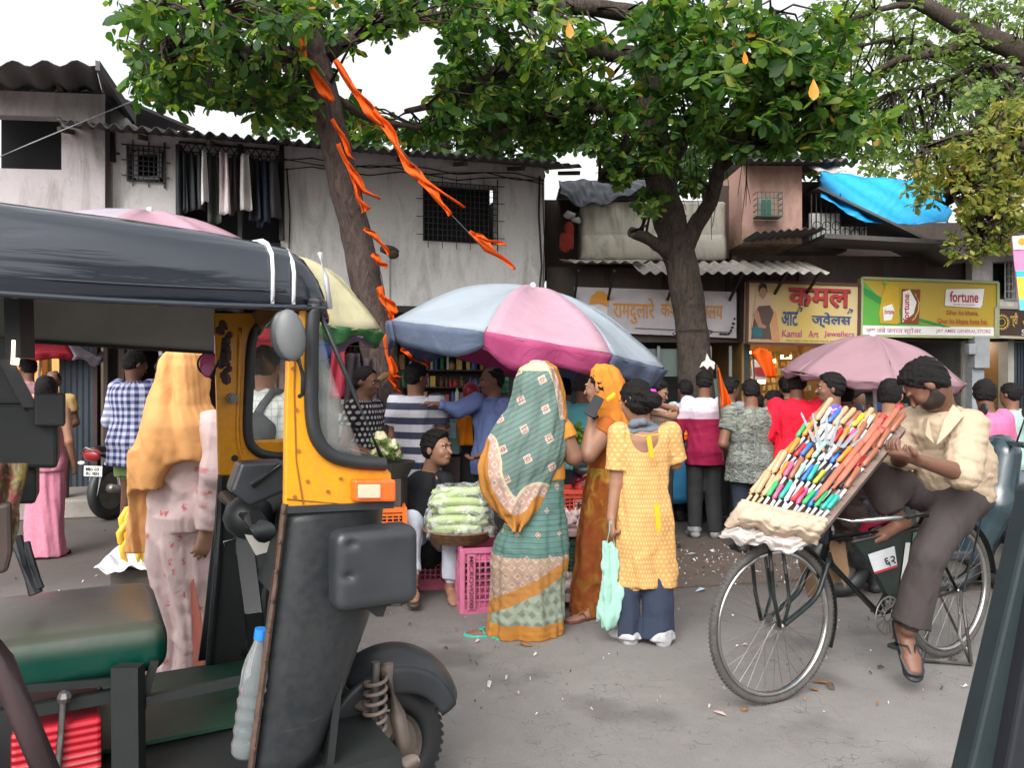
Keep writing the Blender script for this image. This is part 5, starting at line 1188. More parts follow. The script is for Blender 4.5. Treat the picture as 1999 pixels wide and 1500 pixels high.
mb = MB(); pd = BP(1758,1262,.15); mb.box(pd, (.10,.07,.02), (BDv,BN,V(0,0,1))); mb.build('pedal', R_rub, bk, bevel=.004)
mb = MB(); mb.bar(BP(1745,1188,.07), BP(1850,1147,.07), .004, .02); mb.tube([BP(1738,1192,.07), BP(1795,1168,.07)], .008, 8); mb.build('chain_guard', M_bl, bk)
# metal panel in the frame with its little plate
pn = MB().slab([BP(x, y, .022) for x, y in [(1665,1057),(1806,1030),(1796,1122),(1780,1180),(1738,1174),(1716,1130),(1688,1088)]], -BN, .03).build('frame_panel', mplain('dark_green_panel', (.018,.03,.026), .35, .2, var=.3), bk, bevel=.003)
MB().tube([BP(1664,1058,.03), BP(1806,1029,.03)], .006, 6).build('panel_rim', M_steel, pn)
pq_ = [BP(1694,1083,.028), BP(1745,1067,.028), BP(1751,1107,.028), BP(1707,1121,.028)]
pl = MB().slab(pq_, BN, .003).build('number_plate', mplain('pale_plate', (.6,.62,.65), .5), pn)
def atp(u, v): return pq_[0].lerp(pq_[1], u).lerp(pq_[3].lerp(pq_[2], u), v)
text_on('lettering', '६२', [atp(.5,.4), atp(.95,.4), atp(.95,.85), atp(.5,.85)], I_blk, pn, .02, 0, .006)
MB().slab([atp(0,.9), atp(1,.9), atp(1,1.0), atp(0,1.0)], BN, .006).build('red_edge', I_red, pn)
mb = MB(); mb.slab([BP(x, y, .026) for x, y in [(1768,1060),(1776,1060),(1764,1150),(1756,1150)]], BN, .003); mb.build('lettering_band', I_wht, pn)
MB().slab([BP(x, y, .025) for x, y in [(1783,1040),(1792,1038),(1776,1165),(1768,1165)]], BN, .003).build('pale_stripe', mplain('pale_green', (.12,.2,.17), .4), pn)
# stand, carrier, saddle, bars
mb = MB()
for s in (-.12, .12): mb.tube([c2+BN*s*.6, BP(1872,1240,s), BP(1896,1300,s)+V(0,0,0)], .008, 6)
p0 = G(1897,1303); p1 = G(1740,1258); mb.tube([c2+BN*.07, V(p0.x,p0.y,.012)], .009, 6); mb.tube([V(p0.x,p0.y,.012), V(p0.x-.22,p0.y+.05,.012)], .008, 6); mb.tube([V(p0.x-.22,p0.y+.05,.012), c2-BN*.07], .009, 6)
mb.build('stand', M_steel, bk, smooth=True)
mb = MB(); ct = c2+V(0,0,.42)
for s in (-.07, 0, .07): mb.tube([ct+BN*s-BDv*.2, ct+BN*s+BDv*.22], .006, 6)
for s in (-.08, .08): mb.tube([ct+BN*s+BDv*.18, c2+BN*s], .006, 6)
mb.build('carrier', M_bl, bk)
cushion('saddle', st+V(0,0,.03)+BDv*.06, .13, .07, .035, .03, R_rub, bk, (BDv,BN,V(0,0,1)), .01)
mb = MB(); hs = BP(1622,1010); mb.tube([hd1, hs], .012, 8); 
for s in (-1, 1): mb.tube([hs, hs+BN*.12*s, hs+BN*.22*s+BDv*.08+V(0,0,.02), hs+BN*.27*s+BDv*.28+V(0,0,.03)], .011, 8)
mb.build('handlebar', M_chr, bk, smooth=True)
mb = MB()
for s in (-1, 1): mb.tube([hs+BN*.262*s+BDv*.18+V(0,0,.03), hs+BN*.272*s+BDv*.30+V(0,0,.03)], .016, 8)
mb.build('grip', R_rub, bk, smooth=True)
# ------------------------------------------------------------------ motor vehicles
def wheel(c, n, R, r, par, d=None, nm='wheel'):
    W = MB().ring(c, n, R-r, r, 40, 10).build(nm, R_rub, par, smooth=True)
    MB().lathe(c-n*.02, n, [(0,.0),(.03,.0),(.035,.01),(R-r*1.9,.012),(R-r*1.5,.0),(R-r*1.3,.02),(R-r*1.5,.045),(R-r*1.9,.03),(0,.04)], 30).build('rim', M_steel, W); return W
def bike_frame(o, ang):
    f = V(math.sin(math.radians(ang)), math.cos(math.radians(ang)), 0); l = V(-f.y, f.x, 0); o = Vector(o); return f, l, (lambda x, y, z: o+f*x+l*y+V(0,0,z))
def motorcycle(label, o, ang, col, plate):
    f, l, Q = bike_frame(o, ang); t = thing('motorcycle', label, 'motorcycle', o); body = mplain('moto_black', (.02,.02,.022), .3, spec=.6)
    wheel(Q(0,0,.3), l, .3, .055, t, nm='rear_wheel'); wheel(Q(1.28,0,.3), l, .3, .045, t, nm='front_wheel')
    s = SDF(.012); s.chain([Q(-.1,0,.74), Q(.25,0,.72), Q(.55,0,.72)], [.05,.09,.08], flat=(l,1.1)); s.build('seat', mplain('moto_seat', (.03,.032,.035), .5), t)
    s = SDF(.012); s.ell(Q(.78,0,.78), (.14,.26,.13), (l, f, V(0,0,1))); s.build('tank', body, t)
    s = SDF(.012); s.chain([Q(-.22,0,.74), Q(.1,0,.68), Q(.3,0,.62)], [.05,.08,.09], flat=(l,1.25)); s.build('tail', body, t)
    s = SDF(.008); s.ell(Q(-.25,0,.70), (.11,.05,.07), (l, f, V(0,0,1))); s.build('tail_lamp', mplain('tail_red', (.25,.012,.02), .2, spec=.6), t)
    mb = MB(); mb.slab([Q(-.20,-.075,.48), Q(-.20,.075,.48), Q(-.24,.055,.28), Q(-.25,0,.24), Q(-.24,-.055,.28)], -f, .012); mb.build('mudflap', mplain('grey_mudflap', (.22,.24,.27), .5), t, bevel=.004)
    mb = MB(); mb.slab([Q(-.235,-.11,.585), Q(-.235,.11,.585), Q(-.24,.11,.48), Q(-.24,-.11,.48)], -f, .006); pt = mb.build('number_plate', mplain('white_plate', (.7,.7,.68), .5), t)
    for k, tx in enumerate(plate): text_on('lettering', tx, [Q(-.245,.08,.572-.045*k), Q(-.245,-.08,.572-.045*k), Q(-.245,-.08,.537-.045*k), Q(-.245,.08,.537-.045*k)], I_blk, pt, .02, 0, .008)
    for s_ in (-1, 1):
        MB().ell(Q(-.22,.16*s_,.61), (.045,.02,.022), 12, (l, f, V(0,0,1))).build('indicator', mplain('clear_indicator', (.6,.52,.5), .25), t, smooth=True)
        mb = MB(); mb.tube([Q(.0,.06*s_,.65), Q(.0,.12*s_,.3)], .016, 8); mb.build('shock', M_chr, t)
    mb = MB(); mb.tube([Q(-.28,.12,.72), Q(-.33,.0,.78), Q(-.28,-.12,.72), Q(0,-.14,.7)], .011, 8); mb.tube([Q(-.28,.12,.72), Q(0,.14,.7)], .011, 8); mb.build('grab_rail', M_steel, t, smooth=True)
    mb = MB(); mb.tube([Q(.55,-.12,.25), Q(.1,-.15,.3), Q(-.2,-.16,.36)], [.03,.04,.045], 12); mb.build('exhaust', M_steel, t, smooth=True)
    mb = MB(); mb.box(Q(.62,0,.38), (.26,.3,.3), (l, f, V(0,0,1))); mb.build('engine', M_steel, t, bevel=.03)
    mb = MB(); mb.tube([Q(1.28,.07,.3), Q(1.08,.07,.9)], .02, 8); mb.tube([Q(1.28,-.07,.3), Q(1.08,-.07,.9)], .02, 8); mb.tube([Q(.98,.33,.98), Q(1.08,.12,.98), Q(1.08,-.12,.98), Q(.98,-.33,.98)], .014, 8); mb.build('handlebar', M_steel, t, smooth=True)
    mb = MB(); mb.ell(Q(1.2,0,.86), (.09,.08,.1), 12, (l, f, V(0,0,1))); mb.build('headlamp', body, t, smooth=True)
    for s_ in (-1, 1):
        c = Q(1.0,.3*s_,1.12); mb = MB(); mb.tube([Q(1.0,.25*s_,.98), c], .006, 6); mb.ell(c, (.06,.02,.035), 12, (l, f, V(0,0,1))); mb.build('mirror', body, t, smooth=True)
    MB().ell(Q(.96,.3,1.12), (.052,.012,.028), 12, (l, f, V(0,0,1))).build('mirror_glass', NT('bright_mirror').fin((.9,.9,.95), .05, metal=1.0), t, smooth=True)
    s = SDF(.015); s.chain([Q(.9,.36,.9), Q(.9,.0,.96), Q(.9,-.36,.93)], [.03,.06,.03], flat=(f,1.8)); s.noise(.02,20,4); s.build('cover', mplain('grey_cover', (.08,.09,.095), .5), t)
    return t
g = G(186,1025); motorcycle('black motorcycle with red tail lamp seen from behind beside the checked shirt man', g+V(0,.3,0), 14, None, ['MH 03', 'BU 7893'])
def scooter(label, o, ang, col, seatc, plate=None, name='scooter', lampc=(.35,.02,.03)):
    f, l, Q = bike_frame(o, ang); t = thing(name, label, 'scooter', o); cn = label[:12].replace(' ', '_'); body = mplain('body_'+cn, col, .25, var=.1, spec=.6, Coat_Weight=.5)
    wheel(Q(0,0,.22), l, .22, .05, t, nm='rear_wheel'); wheel(Q(1.25,0,.22), l, .22, .05, t, nm='front_wheel')
    s = SDF(.014); s.ell(Q(.05,0,.52), (.17,.42,.2), (l, f, V(0,0,1))); s.ell(Q(-.2,0,.6), (.12,.2,.12), (l, f, V(0,0,1)), k=.05); s.build('rear_body', body, t)
    s = SDF(.014); s.chain([Q(1.12,0,.3), Q(1.0,0,.62), Q(.93,0,.95)], [.12,.15,.12], flat=(l,1.5), k=.04); s.ell(Q(1.25,0,.42), (.09,.2,.1), (l, f, V(0,0,1)), k=.03); s.build('front_apron', body, t)
    s = SDF(.014); s.ell(Q(.92,0,1.0), (.14,.1,.08), (l, f, V(0,0,1))); s.chain([Q(.92,-.34,1.03), Q(.92,.34,1.03)], [.02,.02]); s.build('handlebar', body, t)
    s = SDF(.012); s.chain([Q(-.25,0,.76), Q(.1,0,.75), Q(.42,0,.73)], [.05,.07,.06], flat=(l,1.9)); s.build('seat', mplain('seat_'+cn, seatc, .4), t)
    MB().box(Q(.62,0,.28), (.3,.5,.07), (l, f, V(0,0,1))).build('footboard', R_pl, t, bevel=.02)
    s = SDF(.008); s.ell(Q(-.36,0,.64), (.10,.05,.06), (l, f, V(0,0,1))); s.build('tail_lamp', mplain('lamp_'+cn, lampc, .2), t)
    MB().ell(Q(1.03,0,1.0), (.08,.05,.06), 14, (l, f, V(0,0,1))).build('headlamp', NT('lamp_glass').fin((.35,.38,.4), .1, metal=.6), t, smooth=True)
    for s_ in (-1, 1):
        MB().ell(Q(-.34,.14*s_,.58), (.035,.02,.02), 10, (l, f, V(0,0,1))).build('indicator', mplain('clear_indicator', (.6,.52,.5), .25), t, smooth=True)
        c = Q(.9,.32*s_,1.24); mb = MB(); mb.tube([Q(.92,.22*s_,1.03), c], .006, 6); mb.ell(c, (.065,.018,.045), 12, (l, f, V(0,0,1))); mb.build('mirror', R_rub, t, smooth=True)
    if plate:
        pt = MB().slab([Q(-.385,-.11,.56), Q(-.385,.11,.56), Q(-.40,.11,.43), Q(-.40,-.11,.43)], -f, .006).build('number_plate', mplain('white_plate', (.7,.7,.68), .5), t)
        for k, tx in enumerate(plate): text_on('lettering', tx, [Q(-.41,.08,.545-.055*k), Q(-.41,-.08,.545-.055*k), Q(-.41,-.08,.50-.055*k), Q(-.41,.08,.50-.055*k)], I_blk, pt, .02, 0, .01)
    mb = MB(); mb.tube([Q(.2,-.16,.2), Q(-.25,-.18,.26)], [.03,.045], 10); mb.build('exhaust', M_steel, t, smooth=True); return t
scooter('dark red scooter parked behind the red crate between the two sari women', V(.60,6.1,0), 5, (.20,.01,.02), (.03,.03,.03), ['MH03','CH5186'])
scooter('large dark teal scooter at the right edge behind the bicycle', V(4.22,5.05,0), -80, (.02,.04,.05), (.03,.03,.03))
scooter('black scooter with grey seat parked just behind the pen display bicycle', V(3.42,5.3,0), -98, (.012,.013,.016), (.10,.12,.14))
# ------------------------------------------------------------------ figures
SK1, SK2, SK3 = (.30,.165,.105), (.20,.10,.062), (.40,.22,.15)
def skin(k): return mskin('skin_%s' % k, {'mid':SK1, 'dark':(.165,.082,.052), 'light':SK3, 'tan':SK2}[k])
M_hair = mplain('black_hair', (.006,.005,.005), .62, var=.5, scale=60, bmp=.7, dist=.006, spec=.22)
M_eye = mplain('eye_dark', (.01,.008,.008), .15); M_eyew = mplain('eye_white', (.6,.57,.54), .3); M_lip = mplain('lips', (.22,.07,.06), .4); M_sole = mplain('dark_sole', (.02,.02,.02), .8)
class Fig:
    """figure frame: r = its right hand, f = the way it faces, z up; face 0 = away from the camera, 90 = picture right"""
    def __init__(s, label, px, d, top_py, face=0, sk='mid', h=.010, group=None, lean=0.0, build=1.0, foot=0.0, cat='person'):
        X = (px-CX)*d/F; s.o = V(X, d, foot); s.d = d; s.Ht = H-(top_py-CY)*d/F-foot; a = math.radians(face); s.f = V(math.sin(a), math.cos(a), 0); s.r = V(math.cos(a), -math.sin(a), 0)
        s.k = s.Ht/1.65; s.b = build; s.face = a; s.t = thing('person', label, cat, s.o, group); s.h = h; s.S = SDF(h); s.sk = skin(sk); s.lean = lean; s.J = {}
        k = s.k; L = s.L
        s.J['neck'] = L(0, .0, 1.36); s.J['head'] = L(0, .015, 1.53)
        for i, q in (('L', -1), ('R', 1)):
            s.J['sh'+i] = L(q*.165*build, 0, 1.325); s.J['el'+i] = L(q*.215*build, -.03, 1.06); s.J['wr'+i] = L(q*.215*build, .08, .84)
            s.J['hip'+i] = L(q*.085, 0, .86); s.J['kn'+i] = L(q*.09, .02, .46); s.J['an'+i] = L(q*.10, -.02, .08)
        s.ax = (s.r, s.f, V(0,0,1))
    def L(s, r, f, z):
        k = s.k; zz = max(0, z-.85); return s.o+(s.r*r+s.f*(f+s.lean*zz)+V(0,0,z-abs(s.lean)*zz*.12))*k
    def P(s, px, py, dd=0.0): return P(px, py, s.d+dd)
    def head(s, tilt=0.0, turn=0.0, roll=0.0, face_detail=True, hair='short', hairm=None, c=None, sc=1.0, beard=False):
        """tilt forward, turn to its right (degrees)"""
        k = s.k*sc; c = Vector(c) if c is not None else s.J['head']; R = Matrix.Rotation(-math.radians(turn), 3, 'Z'); f = R @ s.f; r = R @ s.r
        Rt = Matrix.Rotation(-math.radians(tilt), 3, r); f = Rt @ f; u = Rt @ V(0,0,1)
        if roll: Rr = Matrix.Rotation(math.radians(roll), 3, f); r = Rr @ r; u = Rr @ u
        s.hc, s.hf, s.hr, s.hu, s.hk = c, f, r, u, k
        Q = lambda a, b, e: c+(r*a+f*b+u*e)*k
        S = s.S; A = (r, f, u); E = lambda p, q, kk=.015, mode='u': S.ell(p, [x*k for x in q], A, kk*k, mode)
        E(Q(0,-.012,.028), (.074,.092,.085), .02); E(Q(0,.028,-.03), (.058,.066,.082), .03); E(Q(0,.058,-.082), (.028,.03,.024), .025)
        if face_detail:
            S.cap(Q(0,.088,.012), Q(0,.112,-.026), .007*k, .0115*k, .010*k); E(Q(-.026,.085,.028), (.028,.012,.009), .01); E(Q(.026,.085,.028), (.028,.012,.009), .01)
            E(Q(-.03,.094,.008), (.015,.012,.010), .008, 's'); E(Q(.03,.094,.008), (.015,.012,.010), .008, 's')
            S.cap(Q(-.018,.088,-.056), Q(.018,.088,-.056), .008*k, .008*k, .006*k); E(Q(-.035,.062,-.025), (.022,.022,.022), .015); E(Q(.035,.062,-.025), (.022,.022,.022), .015)
            for q in ((-1, 1) if tilt < 30 else ()):
                e = MB().ell(Q(q*.03,.083,.008), (.0115*k,.007*k,.0055*k), 10, A).build('eye', M_eyew, s.t, smooth=True)
                MB().ell(Q(q*.03,.0875,.008), (.0062*k,.004*k,.0056*k), 8, A).build('iris', M_eye, e, smooth=True)
                MB().tube([Q(q*.014,.094,.026), Q(q*.03,.095,.033), Q(q*.047,.083,.029)], [.0032*k,.004*k,.002*k], 6).build('eyebrow', M_hair, s.t)
            MB().ell(Q(0,.0945,-.056), (.02*k,.006*k,.007*k), 10, A).build('lips', M_lip, s.t, smooth=True)
        for q in (-1, 1): S.ell(Q(q*.077,-.008,-.008), (.009*k,.019*k,.031*k), A, .006)
        S.nc = True; nk = s.J['neck']; S.cap(Q(0,-.025,-.045), nk+V(0,0,-.02), .052*k, .058*k*s.b, .025)
        if hair: s.hair(hair, hairm, beard)
        return s
    def hair(s, style, mat=None, beard=False):
        c, f, r, u, k = s.hc, s.hf, s.hr, s.hu, s.hk; Q = lambda a, b, e: c+(r*a+f*b+u*e)*k; A = (r, f, u); h = min(s.h, .009); T = SDF(h)
        long_ = style in ('bun', 'long'); ex = .009 if style == 'short' else .013
        if style == 'balding': ex = .007
        T.ell(Q(0,-.018,.03), [x*k for x in (.072+ex,.090+ex,.083+ex*1.1)], A, .005)
        if style in ('short','thick','balding'): T.ell(Q(0,-.045,-.018), [x*k for x in (.071+ex*.6,.052,.06)], A, .02)
        if style == 'thick': T.ell(Q(.0,.03,.088), [x*k for x in (.056,.045,.026)], A, .02); T.ell(Q(.022,.0,.1), [x*k for x in (.05,.05,.020)], A, .02)
        if long_: T.ell(Q(0,-.03,-.03), [x*k for x in (.082,.07,.075)], A, .03)
        if style == 'bun': T.ell(Q(.02,-.125,-.03), [x*k for x in (.055,.045,.05)], A, .02)
        # cut away the face
        ft = .055 if style != 'balding' else -.01
        def cut(x, y, z, n, off):
            n = Vector(n); return off*k-((x-c.x)*n.x+(y-c.y)*n.y+(z-c.z)*n.z)
        n1 = (f*.86-u*.5).normalized(); lo = np.array(c)-.3; hi = np.array(c)+.3
        T.raw(lambda x, y, z: cut(x, y, z, n1, {'balding':-.012,'short':.010,'thick':.016}.get(style, .02)), lo, hi, .008, 's')
        n2 = (-u*.95+f*.3).normalized()
        if not long_: T.raw(lambda x, y, z: cut(x, y, z, n2, .062), lo, hi, .008, 's')
        if style == 'balding': T.ell(Q(0,.02,.125), [x*k for x in (.062,.10,.07)], A, .01, 's')
        T.noise(.006, 75, 3, (1,1,1), .5); T.build('hair', mat or M_hair, s.t)
        if beard:
            B = SDF(.008); B.ell(Q(0,.030,-.058), [x*k for x in (.058,.064,.054)], A, .01); B.ell(Q(0,.005,-.03), [x*k for x in (.066,.03,.05)], A, .02); B.raw(lambda x, y, z: cut(x, y, z, u, -.028), lo, hi, .006, 's'); B.ell(Q(0,.1,-.055), [x*k for x in (.022,.02,.010)], A, .004, 's'); B.noise(.003, 60, 2); B.build('beard', mplain('dark_beard', (.018,.011,.009), .7), s.t)
    def moustache(s):
        c, f, r, u, k = s.hc, s.hf, s.hr, s.hu, s.hk; Q = lambda a, b, e: c+(r*a+f*b+u*e)*k
        MB().tube([Q(-.03,.084,-.048), Q(-.012,.099,-.041), Q(.012,.099,-.041), Q(.03,.084,-.048)], [.003*k,.006*k,.006*k,.003*k], 8).build('moustache', M_hair, s.t, smooth=True)
    TOR = [(.80,.150,.105,-.01),(.86,.158,.112,-.015),(.94,.142,.10,-.005),(1.04,.132,.092,.0),(1.14,.145,.10,.0),(1.24,.16,.108,-.005),(1.30,.16,.10,-.01),(1.345,.13,.08,-.01),(1.375,.07,.06,-.005)]
    TORW = [(.80,.165,.125,-.02),(.86,.172,.13,-.025),(.94,.148,.108,-.008),(1.04,.122,.092,.0),(1.14,.130,.11,.012),(1.22,.142,.125,.018),(1.30,.145,.098,.0),(1.345,.115,.07,-.01),(1.375,.06,.055,-.005)]
    def torso(s, S=None, ex=0.0, z0=None, z1=9, rows=None, folds=None, sway=0.0, kk=.03, scale=1.0):
        S = S or s.S; k = s.k; T = [r for r in (rows or s.TOR)]; b = s.b; out = []
        zs = [r[0] for r in T]; lo = T[0][0] if z0 is None else z0
        g = sorted(set([lo]+[z for z in zs if lo < z < z1]+[min(z1, zs[-1])]))
        for z in g:
            rx = np.interp(z, zs, [r[1] for r in T])*b*scale+ex; ry = np.interp(z, zs, [r[2] for r in T])*b**.8*scale+ex; cf = np.interp(z, zs, [r[3] for r in T])+s.lean*max(0, z-.85)
            out.append(((z-abs(s.lean)*max(0, z-.85)*.12)*k, 0.0, cf*k, rx*k, ry*k))
        S.loft(s.o, s.ax, out, folds, 2.3, kk*k); return s
    def limbs(s, S=None, arms='LR', legs='LR', ex=0.0):
        S = S or s.S; k = s.k; J = s.J; b = s.b
        S.nc = True
        for i in arms:
            S.cap(J['sh'+i], J['el'+i], (.050*b+ex)*k, (.038*b+ex)*k, .03*k); S.cap(J['el'+i], J['wr'+i], (.039*b+ex)*k, (.025+ex)*k, .012*k)
        S.nc = False
        for i in legs:
            S.cap(J['hip'+i], J['kn'+i], (.082*b+ex)*k, (.052+ex)*k, .03*k); S.cap(J['kn'+i], J['an'+i], (.052+ex)*k, (.033+ex)*k, .015*k)
        return s
    def foot(s, i, to=None, S=None, ex=0.0):
        S = S or s.S; k = s.k; a = s.J['an'+i]; d = Vector(to).normalized() if to is not None else (s.f*1+s.r*(.15 if i == 'R' else -.15)).normalized()
        u = V(0,0,1) if abs(d.z) < .2 else (V(0,0,1)-d*d.z).normalized(); heel = a-d*.03*k-u*.045*k; ball = a+d*.115*k-u*.055*k; toe = a+d*.17*k-u*.06*k
        S.cap(a, heel, (.032+ex)*k, (.028+ex)*k, .02*k); S.cap(heel+V(0,0,.005), ball, (.030+ex)*k, (.026+ex)*k, .02*k, flat=(d.cross(u), 1.25)); S.cap(ball, toe, (.026+ex)*k, (.019+ex)*k, .01*k, flat=(d.cross(u), 1.6))
        return a, d, u, k
    def hand(s, i, dr=None, palm=None, curl=.5, S=None, spread=.12, sc=1.0):
        """five fingers on the wrist of side i; dr along the palm, palm = direction the palm faces"""
        S = S or s.S; k = s.k*sc; w = s.J['wr'+i]; e = s.J['el'+i]; dr = Vector(dr).normalized() if dr is not None else (w-e).normalized()
        palm = Vector(palm) if palm is not None else s.r*(-1 if i == 'R' else 1); palm = (palm-dr*palm.dot(dr)).normalized(); sd = dr.cross(palm)
        q = sd if i == 'R' else -sd      # towards the thumb
        if q.dot(s.f) < 0 and abs(palm.dot(s.r)) > .6: q = -q
        S.nc = True; K = w+dr*.075*k; S.cap(w, w+dr*.03*k, .024*k, .026*k, .012*k, flat=(palm, .75)); S.cap(w+dr*.025*k, K, .033*k, .040*k, .012*k, flat=(palm, .42))
        for j, (off, ln) in enumerate(((.030,.068),(.010,.076),(-.010,.070),(-.029,.055))):
            b0 = K+q*off*k-dr*(.004*k*abs(j-1)); cu = curl*(1+.12*j); d1 = (dr+q*spread*(1.2-j)*.5).normalized(); p = b0; a = 0
            for sg, rr in ((.45,.0088),(.30,.008),(.25,.007)):
                a += cu*.75; dd = (d1*math.cos(a)+palm*math.sin(a)); n = p+dd*ln*sg*k; S.cap(p, n, rr*k, rr*.93*k, .004*k); p = n
        t0 = w+dr*.022*k+q*.026*k; t1 = t0+(dr*.6+q*.75+palm*.25).normalized()*.036*k; t2 = t1+(dr*.9+q*.2+palm*(.3+curl*.4)).normalized()*.03*k
        S.cap(t0, t1, .013*k, .0105*k, .008*k); S.cap(t1, t2, .0105*k, .008*k, .004*k); return K, dr, palm, q
    def done(s): s.body = s.S.build('body', s.sk, s.t); return s
    def uvc(s): return (-s.o.x*0+0.0, 0.0, math.atan2(-s.f.y, -s.f.x))
    def cloth(s, nm, S, mat):
        """build a garment; its wrap coordinates start at the middle of the back"""
        v, q = S.mesh(cover=s.S.p+getattr(s, 'under', [])); s.under = getattr(s, 'under', [])+(S.p if nm in ('trousers','sari_skirt','blouse') else []); dx, dy = v[:,0]-s.o.x, v[:,1]-s.o.y; th = np.arctan2(dy, dx)-math.atan2(-s.f.y, -s.f.x); th = (th+PI) % (2*PI)-PI
        return mkobj(nm, v, None, mat, s.t, True, uv=np.stack([th*.16, v[:,2]], 1), quads=q)
    def shirt(s, mat, sleeve=.55, hem=.80, ex=.020, seed=1, rows=None, arms='LR', amp=.009, nm='shirt', collar=None, h=None, loose=.012):
        T = SDF(h or s.h); k = s.k; rr = [(z, a+(.018 if z < .95 else .006 if z < 1.1 else 0), b+(.02 if z < .95 else .008 if z < 1.1 else 0), c) for z, a, b, c in (rows or s.TOR)]; zz = [r[0] for r in rr]
        if hem < rr[0][0]: rr = [(hem, rr[0][1]*.98+loose*.5, rr[0][2]*.98+loose*.5, rr[0][3])]+rr
        s.torso(T, ex, hem, 1.36, rr, folds=[(5,loose*.5,.0,seed,1.2)])
        for i in arms:
            a, b, c = s.J['sh'+i], s.J['el'+i], s.J['wr'+i]
            if sleeve <= 1: e = a.lerp(b, sleeve); T.cap(a, e, (.055*s.b+ex*.9)*k, (.047*s.b+ex*1.15)*k, .03*k, cut=[(e, (b-a))])
            else:
                e = b.lerp(c, sleeve-1); T.cap(a, b, (.055*s.b+ex*.8)*k, (.042*s.b+ex*.8)*k, .03*k); T.cap(b, e, (.042*s.b+ex*.7)*k, (.030+ex*.65)*k, .015*k, cut=[(e, (c-b))])
        nk = s.J['neck']
        if collar: T.cap(nk+V(0,0,-.01), nk+V(0,0,.035)*k, .068*k, .064*k, .01, cut=[(nk+V(0,0,.03)*k, (0,0,1))])
        T.noise(amp, 17/max(.6, k), seed); o = s.cloth(nm, T, mat)
        if collar and collar is not True: MB().tube([nk+V(0,0,.03)*k+(s.r*math.cos(a)+s.f*math.sin(a))*.07*k for a in np.linspace(-.6, PI+.6, 14)], .012*k, 6).build('collar', collar, o, smooth=True)
        return o
    def trousers(s, mat, ex=.018, hem=.06, seed=2, flare=.0, top=.95, short=None, amp=.007, nm='trousers'):
        T = SDF(s.h); k = s.k; J = s.J
        T.loft(s.o, s.ax, [(z*k, 0, cf*k, (rx*s.b+ex*.7)*k, (ry*s.b**.8+ex*.7)*k) for z, rx, ry, cf in ((.80,.150,.105,-.01),(.86,.156,.112,-.015),(top,.142,.10,-.005))], None, 2.3, .03)
        for i in 'LR':
            h_, kn, an = J['hip'+i], J['kn'+i], J['an'+i]; end = an+V(0,0,hem-.07)*k if short is None else kn.lerp(h_, short)
            if short is None: T.cap(h_, kn, (.085*s.b+ex)*k, (.055+ex)*k, .035*k); T.cap(kn, end, (.055+ex)*k, (.042+ex+flare)*k, .02*k, cut=[(end, (an-kn))])
            else: T.cap(h_, end, (.088*s.b+ex)*k, (.07+ex)*k, .035*k, cut=[(end, (kn-h_))])
        T.noise(amp, 16, seed); return s.cloth(nm, T, mat)
    def shoes(s, mat, kind='shoe', sole=None, which='LR', to=None):
        for i in which:
            T = SDF(.007 if s.h < .009 else .009); k = s.k
            if kind == 'shoe': s.foot(i, to, T, .010); o = s.cloth('shoe', T, mat)
            else:
                a, d, u, k = s.foot(i, to, SDF(.01)); w = d.cross(u); T.cap(a-d*.04*k-u*.076*k, a+d*.17*k-u*.082*k, .040*k, .045*k, .01, flat=(u, .32)); o = s.cloth('sandal', T, mat)
                MB().tube([a+d*.04*k+w*.045*k-u*.07*k, a+d*.075*k+w*.02*k-u*.016*k, a+d*.12*k-u*.04*k, a+d*.07*k-w*.02*k-u*.016*k, a+d*.04*k-w*.045*k-u*.07*k], .006*k, 6).build('strap', mat, o, smooth=True)
        return s
# ------------------------------------------------------------------ cloth patterns (wrap coordinates: u round the body from mid back, v = height)
def pat(name, fn, rough=.85, fold=.5):
    if name in _mc: return _mc[name]
    t = NT(name); xy = t.sep(t.uv()); c = fn(t, xy[0], xy[1]); n = t.noise(4, 4, .6); c = t.mix(t.math('MULTIPLY', n, .25), c, t.mix(1, c, (.6,.6,.6), 'MULTIPLY'))
    _mc[name] = t.fin(c, rough, clothbump(t, fold), spec=.2); return _mc[name]
def band(t, x, period, duty, off=0.0):
    f = t.math('FRACT', t.math('ADD', t.math('DIVIDE', x, period), off)); return t.math('LESS_THAN', f, duty)
def stripes(a, b, per, duty=.5, off=.0): return lambda t, u, v: t.mix(band(t, v, per, duty, off), a, b)
def checks(base, mid, dark, per=.05):
    def f(t, u, v):
        a, b = band(t, u, per, .5), band(t, v, per, .5); return t.mix(t.math('MULTIPLY', a, b), t.mix(t.math('MAXIMUM', a, b), base, mid), dark)
    return f
def finecheck(base, line, per=.035): return lambda t, u, v: t.mix(t.math('MAXIMUM', band(t, u, per, .12), band(t, v, per*1.3, .1)), base, line)
def dots(base, dot, per=.022, r=.3):
    def f(t, u, v):
        s_ = t.math('ADD', u, t.math('MULTIPLY', t.math('FLOOR', t.math('DIVIDE', v, per)), per*.5))
        a = t.math('SUBTRACT', t.math('FRACT', t.math('DIVIDE', s_, per)), .5); b = t.math('SUBTRACT', t.math('FRACT', t.math('DIVIDE', v, per)), .5)
        return t.mix(t.math('LESS_THAN', t.math('ADD', t.math('MULTIPLY', a, a), t.math('MULTIPLY', b, b)), r*r), base, dot)
    return f
def camo(t, u, v):
    vec = t.mapv(t.comb(u, v), (14,34,1), (0,0,.2)); n = t.noise(1, 4, .6, vec=vec, dist=1.6); g = t.math('SUBTRACT', 1.5, v)
    m = t.math('ADD', n, t.math('MULTIPLY', g, .22)); return t.ramp(m, [(.44,(.26,.28,.24)),(.50,(.20,.19,.15)),(.56,(.16,.18,.16)),(.62,(.045,.05,.05)),(.68,(.22,.24,.21))], 'CONSTANT')
